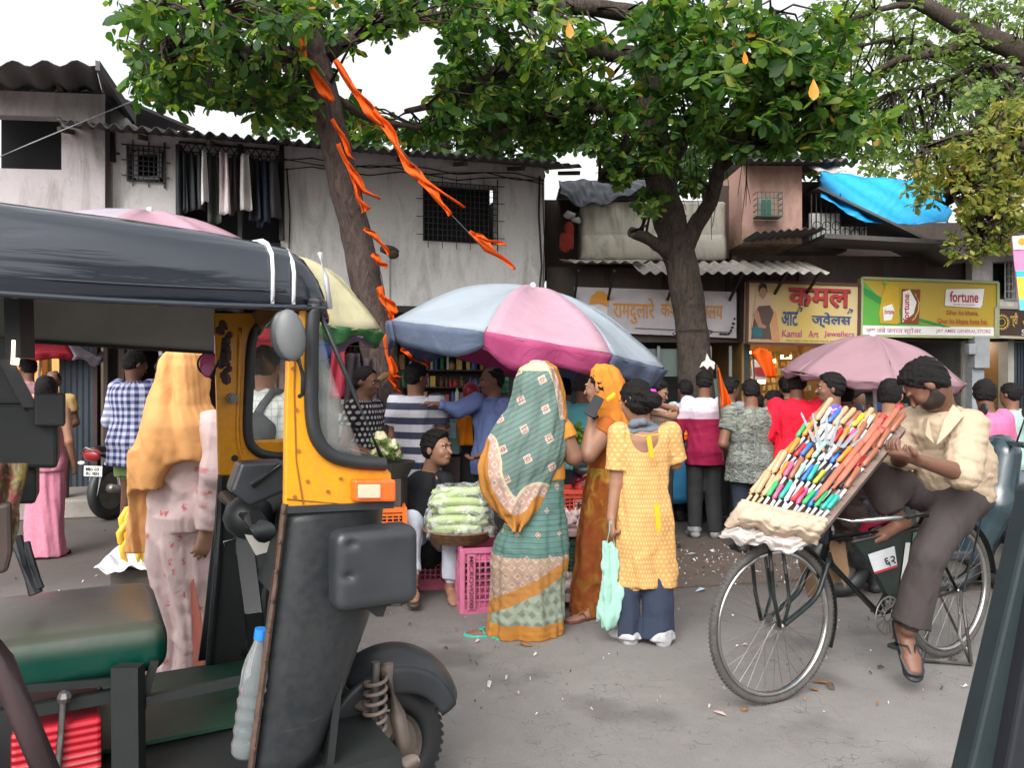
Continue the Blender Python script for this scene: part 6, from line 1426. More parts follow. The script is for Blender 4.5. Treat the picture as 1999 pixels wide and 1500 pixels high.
def motif(t, u, v, per, r, base, ring, core, shear=.0, ang=.0):
    if ang: w = t.sep(t.mapv(t.comb(u, v), (1,1,1), (0,0,ang))); u, v = w[0], w[1]
    row = t.math('FLOOR', t.math('DIVIDE', v, per)); uu = t.math('ADD', u, t.math('MULTIPLY', row, per*.5))
    a = t.math('ABSOLUTE', t.math('SUBTRACT', t.math('FRACT', t.math('DIVIDE', uu, per)), .5)); b = t.math('ABSOLUTE', t.math('SUBTRACT', t.math('FRACT', t.math('DIVIDE', v, per)), .5))
    d = t.math('ADD', a, t.math('MULTIPLY', b, .9))
    inr = t.math('LESS_THAN', d, r); inn = t.math('LESS_THAN', d, r*.72); chk = t.math('GREATER_THAN', t.math('MULTIPLY', t.math('SINE', t.math('MULTIPLY', a, 80)), t.math('SINE', t.math('MULTIPLY', b, 80))), 0)
    return t.mix(inn, t.mix(inr, base, ring), t.mix(chk, core, ring))
def cl(n, c, **k): return mcloth(n, c, **k)
def person_back(label, px, d, top, face, shirtm, troum, sk='mid', hair='short', sleeve=.5, hem=.80, h=.012, elbows=None, build=1.0, shoe=None, tilt=12, turn=0, collar=None, lean=0.0, hands=True, fd=False, foot=0.0, lower=True, cat='person', hairm=None, sc=1.0):
    """a standing figure; elbows = {'L': (elbow, wrist)} in its own frame (r, f, z)"""
    g = Fig(label, px, d, top, face, sk, h, lean=lean, build=build, foot=foot)
    for i, q in (('L', -1), ('R', 1)):
        e = (elbows or {}).get(i, ((q*.225*build, -.04, 1.06), (q*.14, .17, .98)))
        g.J['el'+i] = e[0] if isinstance(e[0], Vector) else g.L(*e[0]); g.J['wr'+i] = e[1] if isinstance(e[1], Vector) else g.L(*e[1])
    g.torso(); g.limbs(); 
    for i in 'LR':
        g.foot(i)
        if hands: g.hand(i, palm=(-g.r if i == 'R' else g.r)*.5+V(0,0,.4), curl=.6)
    g.head(tilt, turn, face_detail=fd, hair=hair, hairm=hairm, sc=sc); g.done()
    if shirtm: g.shirt(shirtm, sleeve, hem, collar=collar, seed=int(px) % 17)
    if troum: g.trousers(troum, seed=int(px) % 13)
    if shoe: g.shoes(shoe)
    return g
# ------------------------------------------------------------------ men around the stalls
dkt = cl('dark_trousers', (.03,.032,.035)); navy_t = cl('navy_trousers', (.03,.04,.06)); blk = cl('black_cloth', (.018,.018,.02)); sho = mplain('black_shoe', (.03,.03,.035), .5)
# striped t-shirt
g = Fig('man in white and navy striped T-shirt standing beside the leaning trunk', 812, 6.0, 709, 25, 'tan', .010, build=1.12)
g.J['elR'] = g.L(.235,.03,1.05); g.J['wrR'] = g.L(.10,.26,1.10); g.J['elL'] = g.L(-.23,.02,1.04); g.J['wrL'] = g.L(-.08,.27,1.06)
g.torso().limbs(); [g.foot(i) for i in 'LR']; g.hand('R', palm=V(0,0,1), curl=.7); g.hand('L', palm=V(0,0,1), curl=.7); g.head(14, 22, face_detail=True); g.done()
g.shirt(pat('navy_stripes', stripes((.50,.50,.55), (.045,.05,.085), .112, .48, .1)), .62, .72, seed=4, ex=.026); g.trousers(dkt); g.shoes(sho)
# checked shirt, green shorts
g = Fig('man in blue and white checked shirt and green shorts beside the black motorcycle', 262, 7.0, 686, 18, 'dark', .011, build=1.06)
g.J['elL'] = g.L(-.25,-.02,1.03); g.J['wrL'] = g.L(-.17,.18,.93); g.J['elR'] = g.L(.235,.0,1.04); g.J['wrR'] = g.L(.15,.22,.98)
g.torso().limbs(); [g.foot(i) for i in 'LR']; g.hand('L', palm=g.r, curl=.5); g.hand('R', palm=-g.r, curl=.5); g.head(24, 20); g.done()
g.shirt(pat('blue_checks', checks((.55,.56,.66), (.22,.25,.40), (.035,.045,.12), .062)), 1.45, .66, seed=5, ex=.028, collar=True, loose=.02); g.trousers(cl('green_shorts', (.22,.30,.12)), short=.25, ex=.03, nm='shorts'); g.shoes(blk, 'sandal')
# backpack man through the cab window
g = person_back('man in pale checked shirt with black backpack seen through the rickshaw far window', 518, 4.6, 676, 8, pat('pale_finecheck', finecheck((.50,.53,.50), (.28,.33,.33))), dkt, 'tan', sleeve=1.9, hem=.75, h=.010, build=1.0, shoe=sho, collar=True)
BK = thing('backpack', 'black sling backpack with wide strap on the back of the pale checked shirt man', 'bag', g.L(.05,-.2,.9)); s = SDF(.010)
s.chain([g.L(.03,-.17,1.0), g.L(.03,-.17,1.14), g.L(.0,-.15,1.20)], [.11,.10,.05], k=.03, flat=(g.f,.6)); s.noise(.006, 20, 3); s.build('bag', mcloth('bag_black', (.03,.032,.035)), BK)
MB().tube([g.L(-.0,-.16,1.2), g.L(.05,-.14,1.30), g.L(.09,-.08,1.38), g.L(.1,.02,1.37), g.L(.09,.1,1.3)], .024, 8, flat=1, up=tuple(g.f)).build('strap', mcloth('bag_strap', (.05,.055,.06)), BK, smooth=True)
# blue shirt man pointing
g = Fig('smiling balding man in blue shirt stretching his arm towards the striped shirt man', 962, 5.9, 716, -125, 'tan', .009, build=1.16)
g.J['shR'] = g.P(930,785,-.05); g.J['elR'] = g.P(895,800,-.1); g.J['wrR'] = g.P(855,790,-.15); g.J['elL'] = g.L(-.24,.0,1.03); g.J['wrL'] = g.L(-.14,.2,.95)
g.torso().limbs(); [g.foot(i) for i in 'LR']; g.hand('R', V(-1,0,.12), V(0,0,-1), .25); g.hand('L', palm=V(0,0,1), curl=.5); g.head(8, 15, hair='balding'); g.moustache(); g.done()
g.shirt(mcloth('denim_blue_shirt', (.12,.16,.33)), 1.92, .78, seed=6, ex=.014, collar=mcloth('denim_blue_shirt', (.12,.16,.33))); g.trousers(dkt); g.shoes(sho)
# white and crimson pullover
wc_ = pat('white_crimson', lambda t, u, v: t.mix(t.math('GREATER_THAN', v, 1.10), (.26,.012,.05), t.mix(t.math('GREATER_THAN', v, 1.17), (.55,.42,.50), (.60,.58,.64))))
g = Fig('man in white and crimson long sleeved pullover beside the blue covered fruit cart', 1375, 7.1, 724, 5, 'tan', .010, build=.96)
g.J['elL'] = g.L(-.26,.0,1.05); g.J['wrL'] = g.L(-.2,.18,.90); g.J['elR'] = g.L(.24,.06,1.03); g.J['wrR'] = g.L(.16,.24,.88)
g.torso().limbs(); [g.foot(i) for i in 'LR']; g.hand('L', palm=V(0,0,-1), curl=.4); g.hand('R', palm=V(0,0,-1), curl=.5); g.head(18, 5, hair='balding'); g.done()
o = g.shirt(wc_, 1.95, .72, seed=7, ex=.026); g.trousers(cl('charcoal_trackpants', (.035,.037,.038)), ex=.022); g.shoes(mplain('white_trim_shoe', (.25,.25,.26), .5, var=.6, scale=20))
# camouflage t-shirt
g = person_back('man in grey camouflage T-shirt seen from behind, standing right of the orange flag', 1466, 6.5, 741, 0, pat('camouflage', camo), navy_t, 'tan', sleeve=.55, hem=.68, h=.010, build=1.22, shoe=sho, elbows={'L': ((-.275,-.03,1.04), (-.17,.15,.93)), 'R': ((.275,-.03,1.04), (.15,.17,.95))}, tilt=22)
# red shirt
person_back('man in plain bright red shirt seen from behind, left of the moustached man', 1556, 6.4, 722, 22, mcloth('bright_red_shirt', (.62,.012,.035)), dkt, 'dark', sleeve=1.8, hem=.76, h=.011, build=1.08, shoe=sho, collar=True, elbows={'R': ((.25,.0,1.04), (.12,.22,1.05))})
# purple patterned shirt, profile
g = Fig('moustached man in purple patterned shirt with blue collar looking left', 1625, 5.6, 729, -68, 'tan', .008, build=1.0)
g.torso().limbs(); [g.foot(i) for i in 'LR']; [g.hand(i, palm=V(0,0,1), curl=.5) for i in 'LR']; g.head(4, -8, hair='thick'); g.moustache(); g.done()
g.shirt(pat('purple_print', lambda t, u, v: t.ramp(t.noise(1, 3, .5, vec=t.mapv(t.comb(u, v), (30,50,1)), dist=1), [(.42,(.12,.10,.42)),(.5,(.40,.08,.35)),(.58,(.55,.40,.50))], 'CONSTANT')), .7, .8, seed=8, collar=mcloth('collar_blue', (.10,.14,.50))); g.trousers(dkt); g.shoes(sho)
# others in the crowd
g = person_back('young man in turquoise T-shirt between the two sari women', 1140, 6.2, 728, 10, mcloth('turquoise_tee', (.16,.55,.58)), dkt, 'mid', sleeve=.55, h=.012, build=.98, tilt=22, turn=30, shoe=sho, hairm=mplain('cropped_hair', (.06,.045,.04), .8))
g = person_back('dark haired person in slate top behind the turquoise T-shirt man', 1102, 6.9, 738, -10, mcloth('slate_top', (.06,.07,.09)), dkt, 'tan', h=.015, shoe=sho)
g = Fig('man in brown checked shirt with folded arms leaning by the red and blue umbrella edge', 1283, 6.7, 742, 150, 'mid', .011, build=1.0)
g.J['elL'] = g.P(1318,800,-.15); g.J['wrL'] = g.P(1285,790,-.28); g.J['elR'] = g.P(1256,802,-.15); g.J['wrR'] = g.P(1300,812,-.28)
g.torso().limbs(); [g.foot(i) for i in 'LR']; g.hand('L', V(-1,0,0), V(0,1,0), .5); g.hand('R', V(1,0,0), V(0,1,0), .5); g.head(22, -25, hair='thick'); g.done()
g.shirt(pat('brown_check', finecheck((.42,.30,.24), (.16,.08,.06), .03)), .6, .8, seed=3, collar=True); g.trousers(dkt); g.shoes(sho)
person_back('person in pale blue shirt half hidden behind the big trunk', 1338, 8.0, 742, -20, mcloth('pale_blue_shirt', (.36,.44,.50)), dkt, 'dark', h=.015, shoe=sho)
person_back('black haired person in grey top standing left of the camouflage man', 1425, 7.6, 738, 70, mcloth('grey_top', (.22,.23,.25)), dkt, 'dark', h=.014, hair='thick', shoe=sho, fd=False)
person_back('person in black top with yellow trim just behind the camouflage man', 1478, 7.4, 768, 20, mcloth('black_top', (.03,.028,.03)), dkt, 'dark', h=.015, shoe=sho)
g = person_back('dark haired woman in black dress facing left beside the red shirt man', 1512, 6.9, 764, -70, mcloth('black_dress', (.02,.025,.025)), blk, 'tan', h=.011, hair='long', shoe=sho, fd=True, tilt=18)
person_back('long haired person in brown top at the jewellery shop counter', 1535, 8.6, 735, -20, mcloth('brown_top', (.12,.07,.04)), dkt, 'tan', h=.016, hair='long', shoe=sho)
g = person_back('man in yellow collared shirt half hidden behind the bicycle seller', 1738, 5.2, 742, 40, mcloth('yellow_collar_shirt', (.50,.32,.06)), dkt, 'mid', h=.011, shoe=sho, collar=True, sc=1.05)
person_back('person in red garment under the pink umbrella', 1672, 7.4, 760, 150, mcloth('red_garment', (.38,.02,.04)), dkt, 'dark', h=.015, shoe=sho, fd=False)
person_back('person in white shirt just behind the purple shirt man', 1650, 6.6, 750, 20, mcloth('white_shirt_b', (.55,.58,.62)), dkt, 'tan', h=.015, shoe=sho)
g = person_back('man in plain pink shirt at the right edge behind the teal scooter', 1932, 5.6, 742, -20, mcloth('pink_shirt', (.62,.15,.30)), dkt, 'dark', sleeve=1.7, h=.011, build=1.15, shoe=sho, tilt=18, turn=40, lean=.05, hair='thick', elbows={'R': ((.3,.03,1.08), (.3,.25,.98))})
person_back('person in green and white top at the far right edge', 1974, 6.6, 748, -30, mcloth('mint_top', (.30,.45,.40)), dkt, 'tan', h=.014, shoe=sho)
person_back('man in pale pink shirt far back at the left under the white awning', 55, 8.8, 697, -60, mcloth('rose_shirt', (.55,.30,.34)), dkt, 'tan', h=.015, shoe=sho, fd=True)
person_back('bald man in ochre shirt standing far back left of the dark shutter', 103, 8.2, 724, 160, mcloth('ochre_shirt', (.45,.30,.12)), cl('pinkish_brown_trousers', (.16,.09,.07)), 'dark', h=.015, shoe=sho, hair='balding', fd=True)
person_back('man with black and white shirt standing behind the rickshaw windscreen', 712, 5.6, 716, 110, pat('bw_print', dots((.02,.02,.025), (.45,.45,.45), .04, .3)), dkt, 'dark', h=.012, shoe=sho, fd=True, tilt=10)
# woman in pink dress at the left
g = Fig('person in long dusty pink dress at the far left behind the rickshaw', 88, 6.3, 735, -10, 'mid', .012)
g.torso(rows=g.TORW).limbs(arms='LR'); [g.foot(i) for i in 'LR']; [g.hand(i) for i in 'LR']; g.head(10, -20, hair='long'); g.done(); T = SDF(.011)
T.rows(6.3, [(775,62,112),(800,60,114),(850,62,118),(900,60,119),(960,56,120),(1040,53,121),(1085,50,122)], .8, [(7,.004,.012,1,2)]); T.noise(.006, 15, 3)
g.cloth('dress', T, pat('dusty_pink', lambda t, u, v: t.mix(t.noise(40, 3), (.50,.16,.24), (.62,.26,.34)))); g.shoes(blk, 'sandal')
# seated vendor in black shirt
d_ = 5.35
g = Fig('young man in black shirt and white trousers seated behind the gourd basket looking right', 838, d_, 700, 118, 'mid', .0065, build=.95)
g.k = .97; hd = P(854,876,d_-.05); g.J['neck'] = P(838,922,d_+.02); g.J['head'] = hd
g.J['shL'] = P(812,948,d_+.12); g.J['shR'] = P(868,945,d_-.02); g.J['elL'] = P(797,1000,d_+.08); g.J['wrL'] = P(828,1018,d_-.1); g.J['elR'] = P(880,1000,d_-.1); g.J['wrR'] = P(862,1035,d_-.25)
g.S.chain([P(838,1055,d_+.05), P(835,1000,d_+.04), P(838,950,d_+.03)], [.13,.125,.12], k=.05, flat=(g.r,1.15)); g.S.cap(P(815,943,d_+.08), P(862,940,d_), .06, .06, .05)
g.J['hipL'] = P(820,1055,d_+.0); g.J['knL'] = P(800,1020,d_-.35); g.J['anL'] = P(806,1130,d_-.42); g.J['hipR'] = P(855,1055,d_); g.J['knR'] = P(885,1040,d_-.35); g.J['anR'] = P(880,1140,d_-.3)
g.limbs(); g.hand('L', V(.9,-.1,-.3), V(0,0,-1), .4); g.hand('R', palm=V(0,0,-1)); g.foot('L', V(.15,-.8,-.25)); g.foot('R', V(.2,-.8,-.2)); g.head(-2, 5, hair='thick', sc=1.08); g.done()
T = SDF(.008); T.chain([P(838,1062,d_+.05), P(835,1000,d_+.04), P(838,955,d_+.03)], [.17,.165,.145], k=.05, flat=(g.r,1.2)); T.cap(P(812,948,d_+.08), P(866,944,d_-.02), .072, .072, .05)
for i in 'LR': T.cap(g.J['sh'+i], g.J['el'+i], .068, .054, .03); T.cap(g.J['el'+i], g.J['el'+i].lerp(g.J['wr'+i], .72), .052, .042, .02, cut=[(g.J['el'+i].lerp(g.J['wr'+i], .72), g.J['wr'+i]-g.J['el'+i])])
T.cap(P(850,925,d_-.06), P(856,985,d_-.2), .02, .03, .02, mode='s'); T.noise(.008, 18, 4); g.cloth('shirt', T, mcloth('black_shirt', (.018,.019,.022)))
T = SDF(.008)
for i in 'LR': T.cap(g.J['hip'+i], g.J['kn'+i], .095, .075, .03); T.cap(g.J['kn'+i], g.J['an'+i].lerp(g.J['kn'+i], .12), .072, .05, .02, cut=[(g.J['an'+i].lerp(g.J['kn'+i], .14), g.J['an'+i]-g.J['kn'+i])])
T.noise(.008, 18, 9); g.cloth('trousers', T, mcloth('white_trousers', (.50,.54,.62))); g.shoes(mplain('brown_sandal', (.04,.025,.02), .5), 'sandal', which='L', to=V(.15,-.8,-.25))
# ------------------------------------------------------------------ the woman in the yellow kurta
D = 4.22
g = Fig('woman in dotted yellow kurta and navy trousers with hair bun holding a mint bag', 1256, D, 738, -14, 'mid', .0065)
k = g.k; g.J['head'] = P(1240,783,D); g.J['neck'] = P(1254,832,D+.02)
g.J['shL'] = P(1210,848,D); g.J['shR'] = P(1306,846,D+.02); g.J['elL'] = P(1203,945,D); g.J['wrL'] = P(1193,1012,D-.03); g.J['elR'] = P(1318,905,D+.04); g.J['wrR'] = P(1296,900,D+.22)
g.J['hipL'] = P(1232,1050,D); g.J['knL'] = P(1234,1150,D); g.J['anL'] = P(1226,1237,D+.02); g.J['hipR'] = P(1284,1050,D); g.J['knR'] = P(1286,1150,D); g.J['anR'] = P(1292,1237,D-.02)
S = g.S; S.rows(D, [(826,1238,1272),(838,1216,1300),(860,1212,1308),(900,1214,1304),(950,1220,1296),(1000,1214,1304),(1060,1212,1306),(1090,1216,1302)], .62, k=.03)
S.nc = True
for i in 'LR': S.cap(g.J['sh'+i], g.J['el'+i], .050, .038, .03); S.cap(g.J['el'+i], g.J['wr'+i], .037, .025, .012)
S.nc = False
g.limbs(arms=''); [g.foot(i) for i in 'LR']; g.hand('L', V(.03,-.05,-1), g.r, 1.0, sc=1.08); g.hand('R', palm=V(0,0,1)); g.head(16, -22, hair='bun', sc=1.04); g.done()
T = SDF(.0075); T.rows(D, [(836,1213,1305),(850,1206,1312),(880,1207,1310),(930,1209,1306),(960,1208,1303),(1000,1207,1311),(1060,1206,1315),(1143,1212,1318)], .60, [(6,.0,.0,1,0),(5,.009,.0,2.0,1.5)], e=2.3)
for i, (e_, c_) in {'L': (P(1205,915,D), P(1201,950,D)), 'R': (P(1319,898,D+.04), P(1322,915,D+.05))}.items(): T.cap(g.J['sh'+i], e_, .066, .062, .03, cut=[(e_, e_-g.J['sh'+i])]); T.cap(e_-(e_-g.J['sh'+i]).normalized()*.03, e_+(e_-g.J['sh'+i]).normalized()*.012, .058, .068, .008, cut=[(e_+(e_-g.J['sh'+i]).normalized()*.008, e_-g.J['sh'+i])])
T.ell(P(1262,848,D-.12), (.112,.15,.135), k=.012, mode='s'); T.ell(P(1255,822,D), (.06,.12,.05), k=.01, mode='s'); T.noise(.0042, 19, 12, (.8,.8,1.1)); 
ku = g.cloth('kurta', T, pat('yellow_dots', dots((.60,.33,.11), (.70,.48,.26), .025, .24), fold=.8))
MB().tube([P(1222,846,D-.12), P(1256,852,D-.15), P(1290,848,D-.12)], .004, 6).build('neck_cord', mcloth('yellow_cord', (.72,.38,.06)), ku)
mb = MB(); mb.slab([P(1262,855,D-.155), P(1270,848,D-.155), P(1277,895,D-.15), P(1268,893,D-.15)], (0,-1,0), .004); mb.build('tassel', mcloth('golden_tassel', (.80,.40,.02)), ku); mb = MB(); mb.slab([P(1277,985,D-.20), P(1286,983,D-.20), P(1290,1030,D-.205), P(1286,1042,D-.205), P(1280,1028,D-.205)], (0,-1,0), .005); mb.build('tassel', mcloth('golden_tassel', (.80,.40,.02)), ku)
T = SDF(.009)
for i, xl, xr in (('L',1208,1247),('R',1252,1314)): T.rows(D, [(1080,xl+6,xr-4),(1150,xl,xr),(1200,xl-(0 if i=='L' else -3),xr),(1243,xl-3,xr)], .9, [(5,.004,.0,1,2)])
T.noise(.005, 15, 3); g.cloth('trousers', T, mcloth('navy_palazzo', (.035,.045,.075))); g.shoes(mplain('grey_white_shoe', (.4,.4,.42), .5, var=.3, scale=20))
T = SDF(.007); T.chain([P(1226,842,D-.0), P(1234,828,D-.06), P(1255,824,D-.075), P(1280,834,D-.01)], [.012,.018,.020,.014]); T.noise(.006, 25, 4); g.cloth('scarf', T, mcloth('grey_scarf', (.13,.15,.18)))
mb = MB(); hc = P(1274,768,D-.05)
for a in range(6): mb.ell(hc+V(math.cos(a)*.014,-.01,math.sin(a)*.014), (.011,.006,.011), 8)
mb.build('hair_flower', mplain('magenta_flower', (.7,.03,.42), .5), g.t)
MB().ring(P(1229,779,D-.07), (1,.3,0), .012, .002, 12, 4).build('earring', M_steel, g.t)
hb = P(1196,1040,D-.04); bgt = thing('cloth_bag', 'mint green cloth bag hanging from the left hand of the woman in yellow', 'bag', P(1190,1228,D-.03)); T = SDF(.008)
T.rows(D-.03, [(1058,1183,1192),(1068,1180,1202),(1095,1177,1206),(1150,1172,1207),(1200,1171,1208),(1222,1176,1203),(1228,1182,1192)], .38, [(4,.004,.008,1,3)]); T.noise(.009, 18, 6, (1,1,.3)); T.build('bag', mcloth('mint_cloth', (.32,.56,.47)), bgt)
mb = MB(); mb.tube([P(1184,1062,D-.03), P(1190,1036,D-.05), P(1191,1018,D-.06)], .003, 5); mb.tube([P(1200,1066,D-.03), P(1196,1040,D-.05), P(1193,1018,D-.06)], .003, 5); mb.build('handle', mcloth('mint_cloth', (.32,.56,.47)), bgt)
# ------------------------------------------------------------------ the woman in the green sari
D = 4.38
g = Fig('woman in teal green sari drawn over her head with orange and cream borders', 1035, D, 712, 8, 'tan', .008, build=1.1)
g.J['head'] = P(1056,762,D); g.J['neck'] = P(1050,810,D); S = g.S
g.J['shR'] = P(1094,845,D); g.J['elR'] = P(1120,893,D-.02); g.J['wrR'] = P(1092,880,D+.22); g.J['shL'] = P(990,845,D); g.J['elL'] = P(965,920,D+.06); g.J['wrL'] = P(985,925,D+.24)
S.rows(D, [(815,1030,1072),(835,1000,1092),(880,1000,1096),(940,1008,1090),(1000,1000,1096),(1080,990,1098)], .62, k=.03)
S.nc = True
for i in 'LR': S.cap(g.J['sh'+i], g.J['el'+i], .066, .052, .03); S.cap(g.J['el'+i], g.J['wr'+i], .046, .028, .012)
S.nc = False
g.J['anL'] = P(966,1224,D-.06); g.J['anR'] = P(1070,1226,D); g.J['knL'] = P(1000,1130,D); g.J['knR'] = P(1068,1130,D); g.J['hipL'] = P(1010,1040,D); g.J['hipR'] = P(1068,1040,D)
g.limbs(arms=''); g.foot('L', V(-.95,.2,0)); g.foot('R', V(.3,.9,0)); g.hand('R', palm=V(0,0,1)); g.hand('L', palm=V(0,0,1)); g.head(6, 0, hair='long', sc=1.02); g.done()
CRM, ORG_, TEAL, TEALD = (.50,.42,.31), (.44,.19,.04), (.135,.20,.175), (.06,.095,.09)
def sari_low(t, u, v):
    # v world height; slanting borders
    w = t.math('ADD', v, t.math('MULTIPLY', u, -.55)); base = motif(t, u, v, .13, .13, (.10,.19,.165), (.50,.42,.33), (.22,.06,.05)); base = t.mix(band(t, v, .03, .12), base, TEALD)
    lat = motif(t, u, v, .060, .40, (.30,.33,.25), (.17,.27,.22), (.25,.13,.10)); pr = motif(t, u, v, .048, .36, (.36,.25,.19), (.5,.42,.32), (.26,.06,.05))
    c = t.mix(t.math('LESS_THAN', v, .46), base, pr); c = t.mix(t.math('LESS_THAN', w, .315), c, (.42,.19,.05)); c = t.mix(t.math('LESS_THAN', w, .235), c, lat); return t.mix(t.math('LESS_THAN', v, .085), c, ORG_)
T = SDF(.0085); T.rows(D, [(905,1012,1100),(950,1004,1100),(1000,1000,1102),(1060,966,1104),(1100,958,1104),(1150,958,1098),(1200,956,1098),(1236,955,1096)], .78, [(6,.012,.0,1,1),(9,.007,.0,0,.5)], e=2.15); T.noise(.006, 14, 7, (1,1,1.3))
g.cloth('sari_skirt', T, pat('sari_lower', sari_low))
T = SDF(.0085); T.rows(D, [(838,1014,1096),(880,1006,1098),(925,1010,1096)], .66); T.cap(g.J['shR'], g.J['shR'].lerp(g.J['elR'], .35), .082, .078, .03, cut=[(g.J['shR'].lerp(g.J['elR'], .33), g.J['elR']-g.J['shR'])]); T.noise(.005, 18, 3); g.cloth('blouse', T, mcloth('ochre_blouse', (.50,.22,.04)))
def veil_pat(t, u, v):
    xs = t.sep(t.tc()); x = xs[0]; z = xs[2]   # metres from the standing point
    base = motif(t, x, z, .145, .20, TEAL, (.56,.44,.36), (.25,.08,.07), ang=.35); sl = t.math('ADD', z, t.math('MULTIPLY', x, -.55)); base = t.mix(t.math('MULTIPLY', band(t, sl, .030, .16), .8), base, TEALD)
    e = t.uv(); q = t.sep(e)[0]
    cream = motif(t, x, z, .050, .38, (.46,.30,.25), (.60,.52,.42), (.32,.09,.07)); c = t.mix(t.math('GREATER_THAN', q, .66), base, (.50,.46,.30)); c = t.mix(t.math('GREATER_THAN', q, .70), c, cream); return t.mix(t.math('GREATER_THAN', q, .885), c, ORG_)
# veil: loft traced from the drape outline; its wrap value rises towards the free edge
vr = [(708,1040,1070,.07),(718,1018,1086,.11),(745,1006,1096,.135),(775,1001,1102,.14),(800,993,1105,.15),(830,970,1108,.17),(860,950,1110,.18),(890,942,1106,.18),(925,938,1090,.18),(960,947,1072,.18),(990,962,1058,.175),(1010,980,1040,.165),(1026,1000,1016,.15)]
T = SDF(.0075); T.rows(D, vr, None, [(5,.010,.006,2.2,1.8),(9,.005,.003,.4,3.0)], e=2.0)
T.ell(P(1052,790,D+.16), (.075,.13,.14), k=.02, mode='s'); T.noise(.008, 15, 21, (1,1,.6)); v_, q_ = T.mesh(cover=g.S.p)
PY = CY-(v_[:,2]-H)*F/v_[:,1]; PX = CX+v_[:,0]*F/v_[:,1]; rr_ = np.array([(r[0], r[1], r[2]) for r in vr])
xl, xr = np.interp(PY, rr_[:,0], rr_[:,1]), np.interp(PY, rr_[:,0], rr_[:,2]); s_ = (PX-xl)/(xr-xl)
# distance (px) from the swept lower-left edge of the drape, and from the right border near the head
edge = np.array([(1005,716),(1004,790),(968,832),(948,862),(941,890),(938,925),(947,960),(962,990),(980,1010),(1000,1026),(1022,1020),(1040,1008),(1052,985)])
dm = np.full(len(PX), 1e9)
for i in range(3, len(edge)-1):
    a, b = edge[i], edge[i+1]; ab = b-a; tt = np.clip(((PX-a[0])*ab[0]+(PY-a[1])*ab[1])/(ab@ab), 0, 1); dm = np.minimum(dm, np.hypot(PX-a[0]-tt*ab[0], PY-a[1]-tt*ab[1]))
wdt = np.interp(PY, [820,860,900,1026], [10,22,40,50]); ev = 1-dm/wdt*.34
re = (xr-PX); ev = np.where(PY < 820, np.maximum(ev, 1-re/np.interp(PY, [708,820], [18,14])*.34), ev); ev = np.where((PY < 725), np.maximum(ev, .68), ev)
o = mkobj('sari_veil', v_, None, pat('sari_veil', veil_pat, fold=.6), g.t, True, uv=np.stack([np.clip(ev, 0, 1), v_[:,2]], 1), quads=q_)
mg = mplain('turquoise_sandal', (.02,.42,.32), .4); g.shoes(mg, 'sandal', which='L', to=V(-.95,.2,0)); g.shoes(mg, 'sandal', which='R', to=V(.3,.9,0))
# ------------------------------------------------------------------ the woman in the orange sari
D = 4.75
g = Fig('woman in orange and brown sari over her head holding a phone to her ear', 1185, D, 714, -55, 'mid', .007, build=1.1)
g.J['head'] = P(1172,757,D); g.J['neck'] = P(1186,806,D+.02); S = g.S
g.J['shL'] = P(1182,838,D-.14); g.J['elL'] = P(1147,888,D-.22); g.J['wrL'] = P(1158,812,D-.16); g.J['shR'] = P(1200,838,D+.18); g.J['elR'] = P(1195,900,D+.2); g.J['wrR'] = P(1165,930,D+.2)
S.rows(D, [(812,1172,1205),(835,1155,1218),(880,1150,1222),(930,1150,1222),(980,1145,1220),(1060,1142,1218)], .85, k=.03)
S.nc = True; S.cap(g.J['shL'], g.J['elL'], .068, .056, .03); S.cap(g.J['elL'], g.J['wrL'], .050, .030, .012); S.cap(g.J['shR'], g.J['elR'], .05, .04, .03); S.cap(g.J['elR'], g.J['wrR'], .04, .03, .012); S.nc = False
g.J['hipL'] = P(1160,1020,D); g.J['hipR'] = P(1195,1020,D); g.J['knL'] = P(1158,1100,D); g.J['knR'] = P(1190,1100,D); g.J['anL'] = P(1150,1188,D-.1); g.J['anR'] = P(1178,1190,D+.05)
g.limbs(arms=''); g.foot('L', V(-.8,-.55,0)); g.foot('R', V(-.9,-.2,0)); g.hand('L', V(-.05,-.1,1), V(.9,.2,.0), .5); g.hand('R'); g.head(6, -8, hair='short'); g.done()
def osari(t, u, v):
    n = t.noise(1, 3, .55, vec=t.mapv(t.comb(u, v), (10,7,1)), dist=1.0); c = t.ramp(n, [(.38,(.26,.06,.012)),(.5,(.33,.11,.02)),(.6,(.50,.28,.04)),(.68,(.36,.38,.08))]); dk = t.ramp(v, [(.0,(1,1,1)),(.52,(1,1,1)),(.8,(0,0,0))])
    c = t.mix(t.math('MULTIPLY', dk, .75), c, (.20,.05,.015))
    a = t.math('SUBTRACT', u, -.0); b = t.math('SUBTRACT', v, .37); r2 = t.math('ADD', t.math('MULTIPLY', t.math('MULTIPLY', a, a), 2.2), t.math('MULTIPLY', b, b)); q = t.ramp(t.math('SQRT', r2), [(.0,(.3,.3,.3)),(.02,(1,1,1)),(.04,(.2,.2,.2)),(.06,(1,1,1)),(.072,(1,1,1)),(.08,(0,0,0))])
    return t.mix(q, c, (.62,.38,.03))
T = SDF(.0085); T.rows(D, [(912,1150,1216),(950,1142,1222),(1010,1136,1220),(1060,1130,1214),(1120,1122,1205),(1160,1117,1198),(1196,1114,1196)], .85, [(6,.012,.0,2,1),(10,.005,0,1,2)], e=2.1); T.noise(.007, 14, 17, (1,1,.5)); g.cloth('sari_skirt', T, pat('orange_sari', osari))
mor = pat('orange_veil', lambda t, u, v: t.mix(t.noise(5, 3), (.56,.17,.02), (.66,.26,.04)))
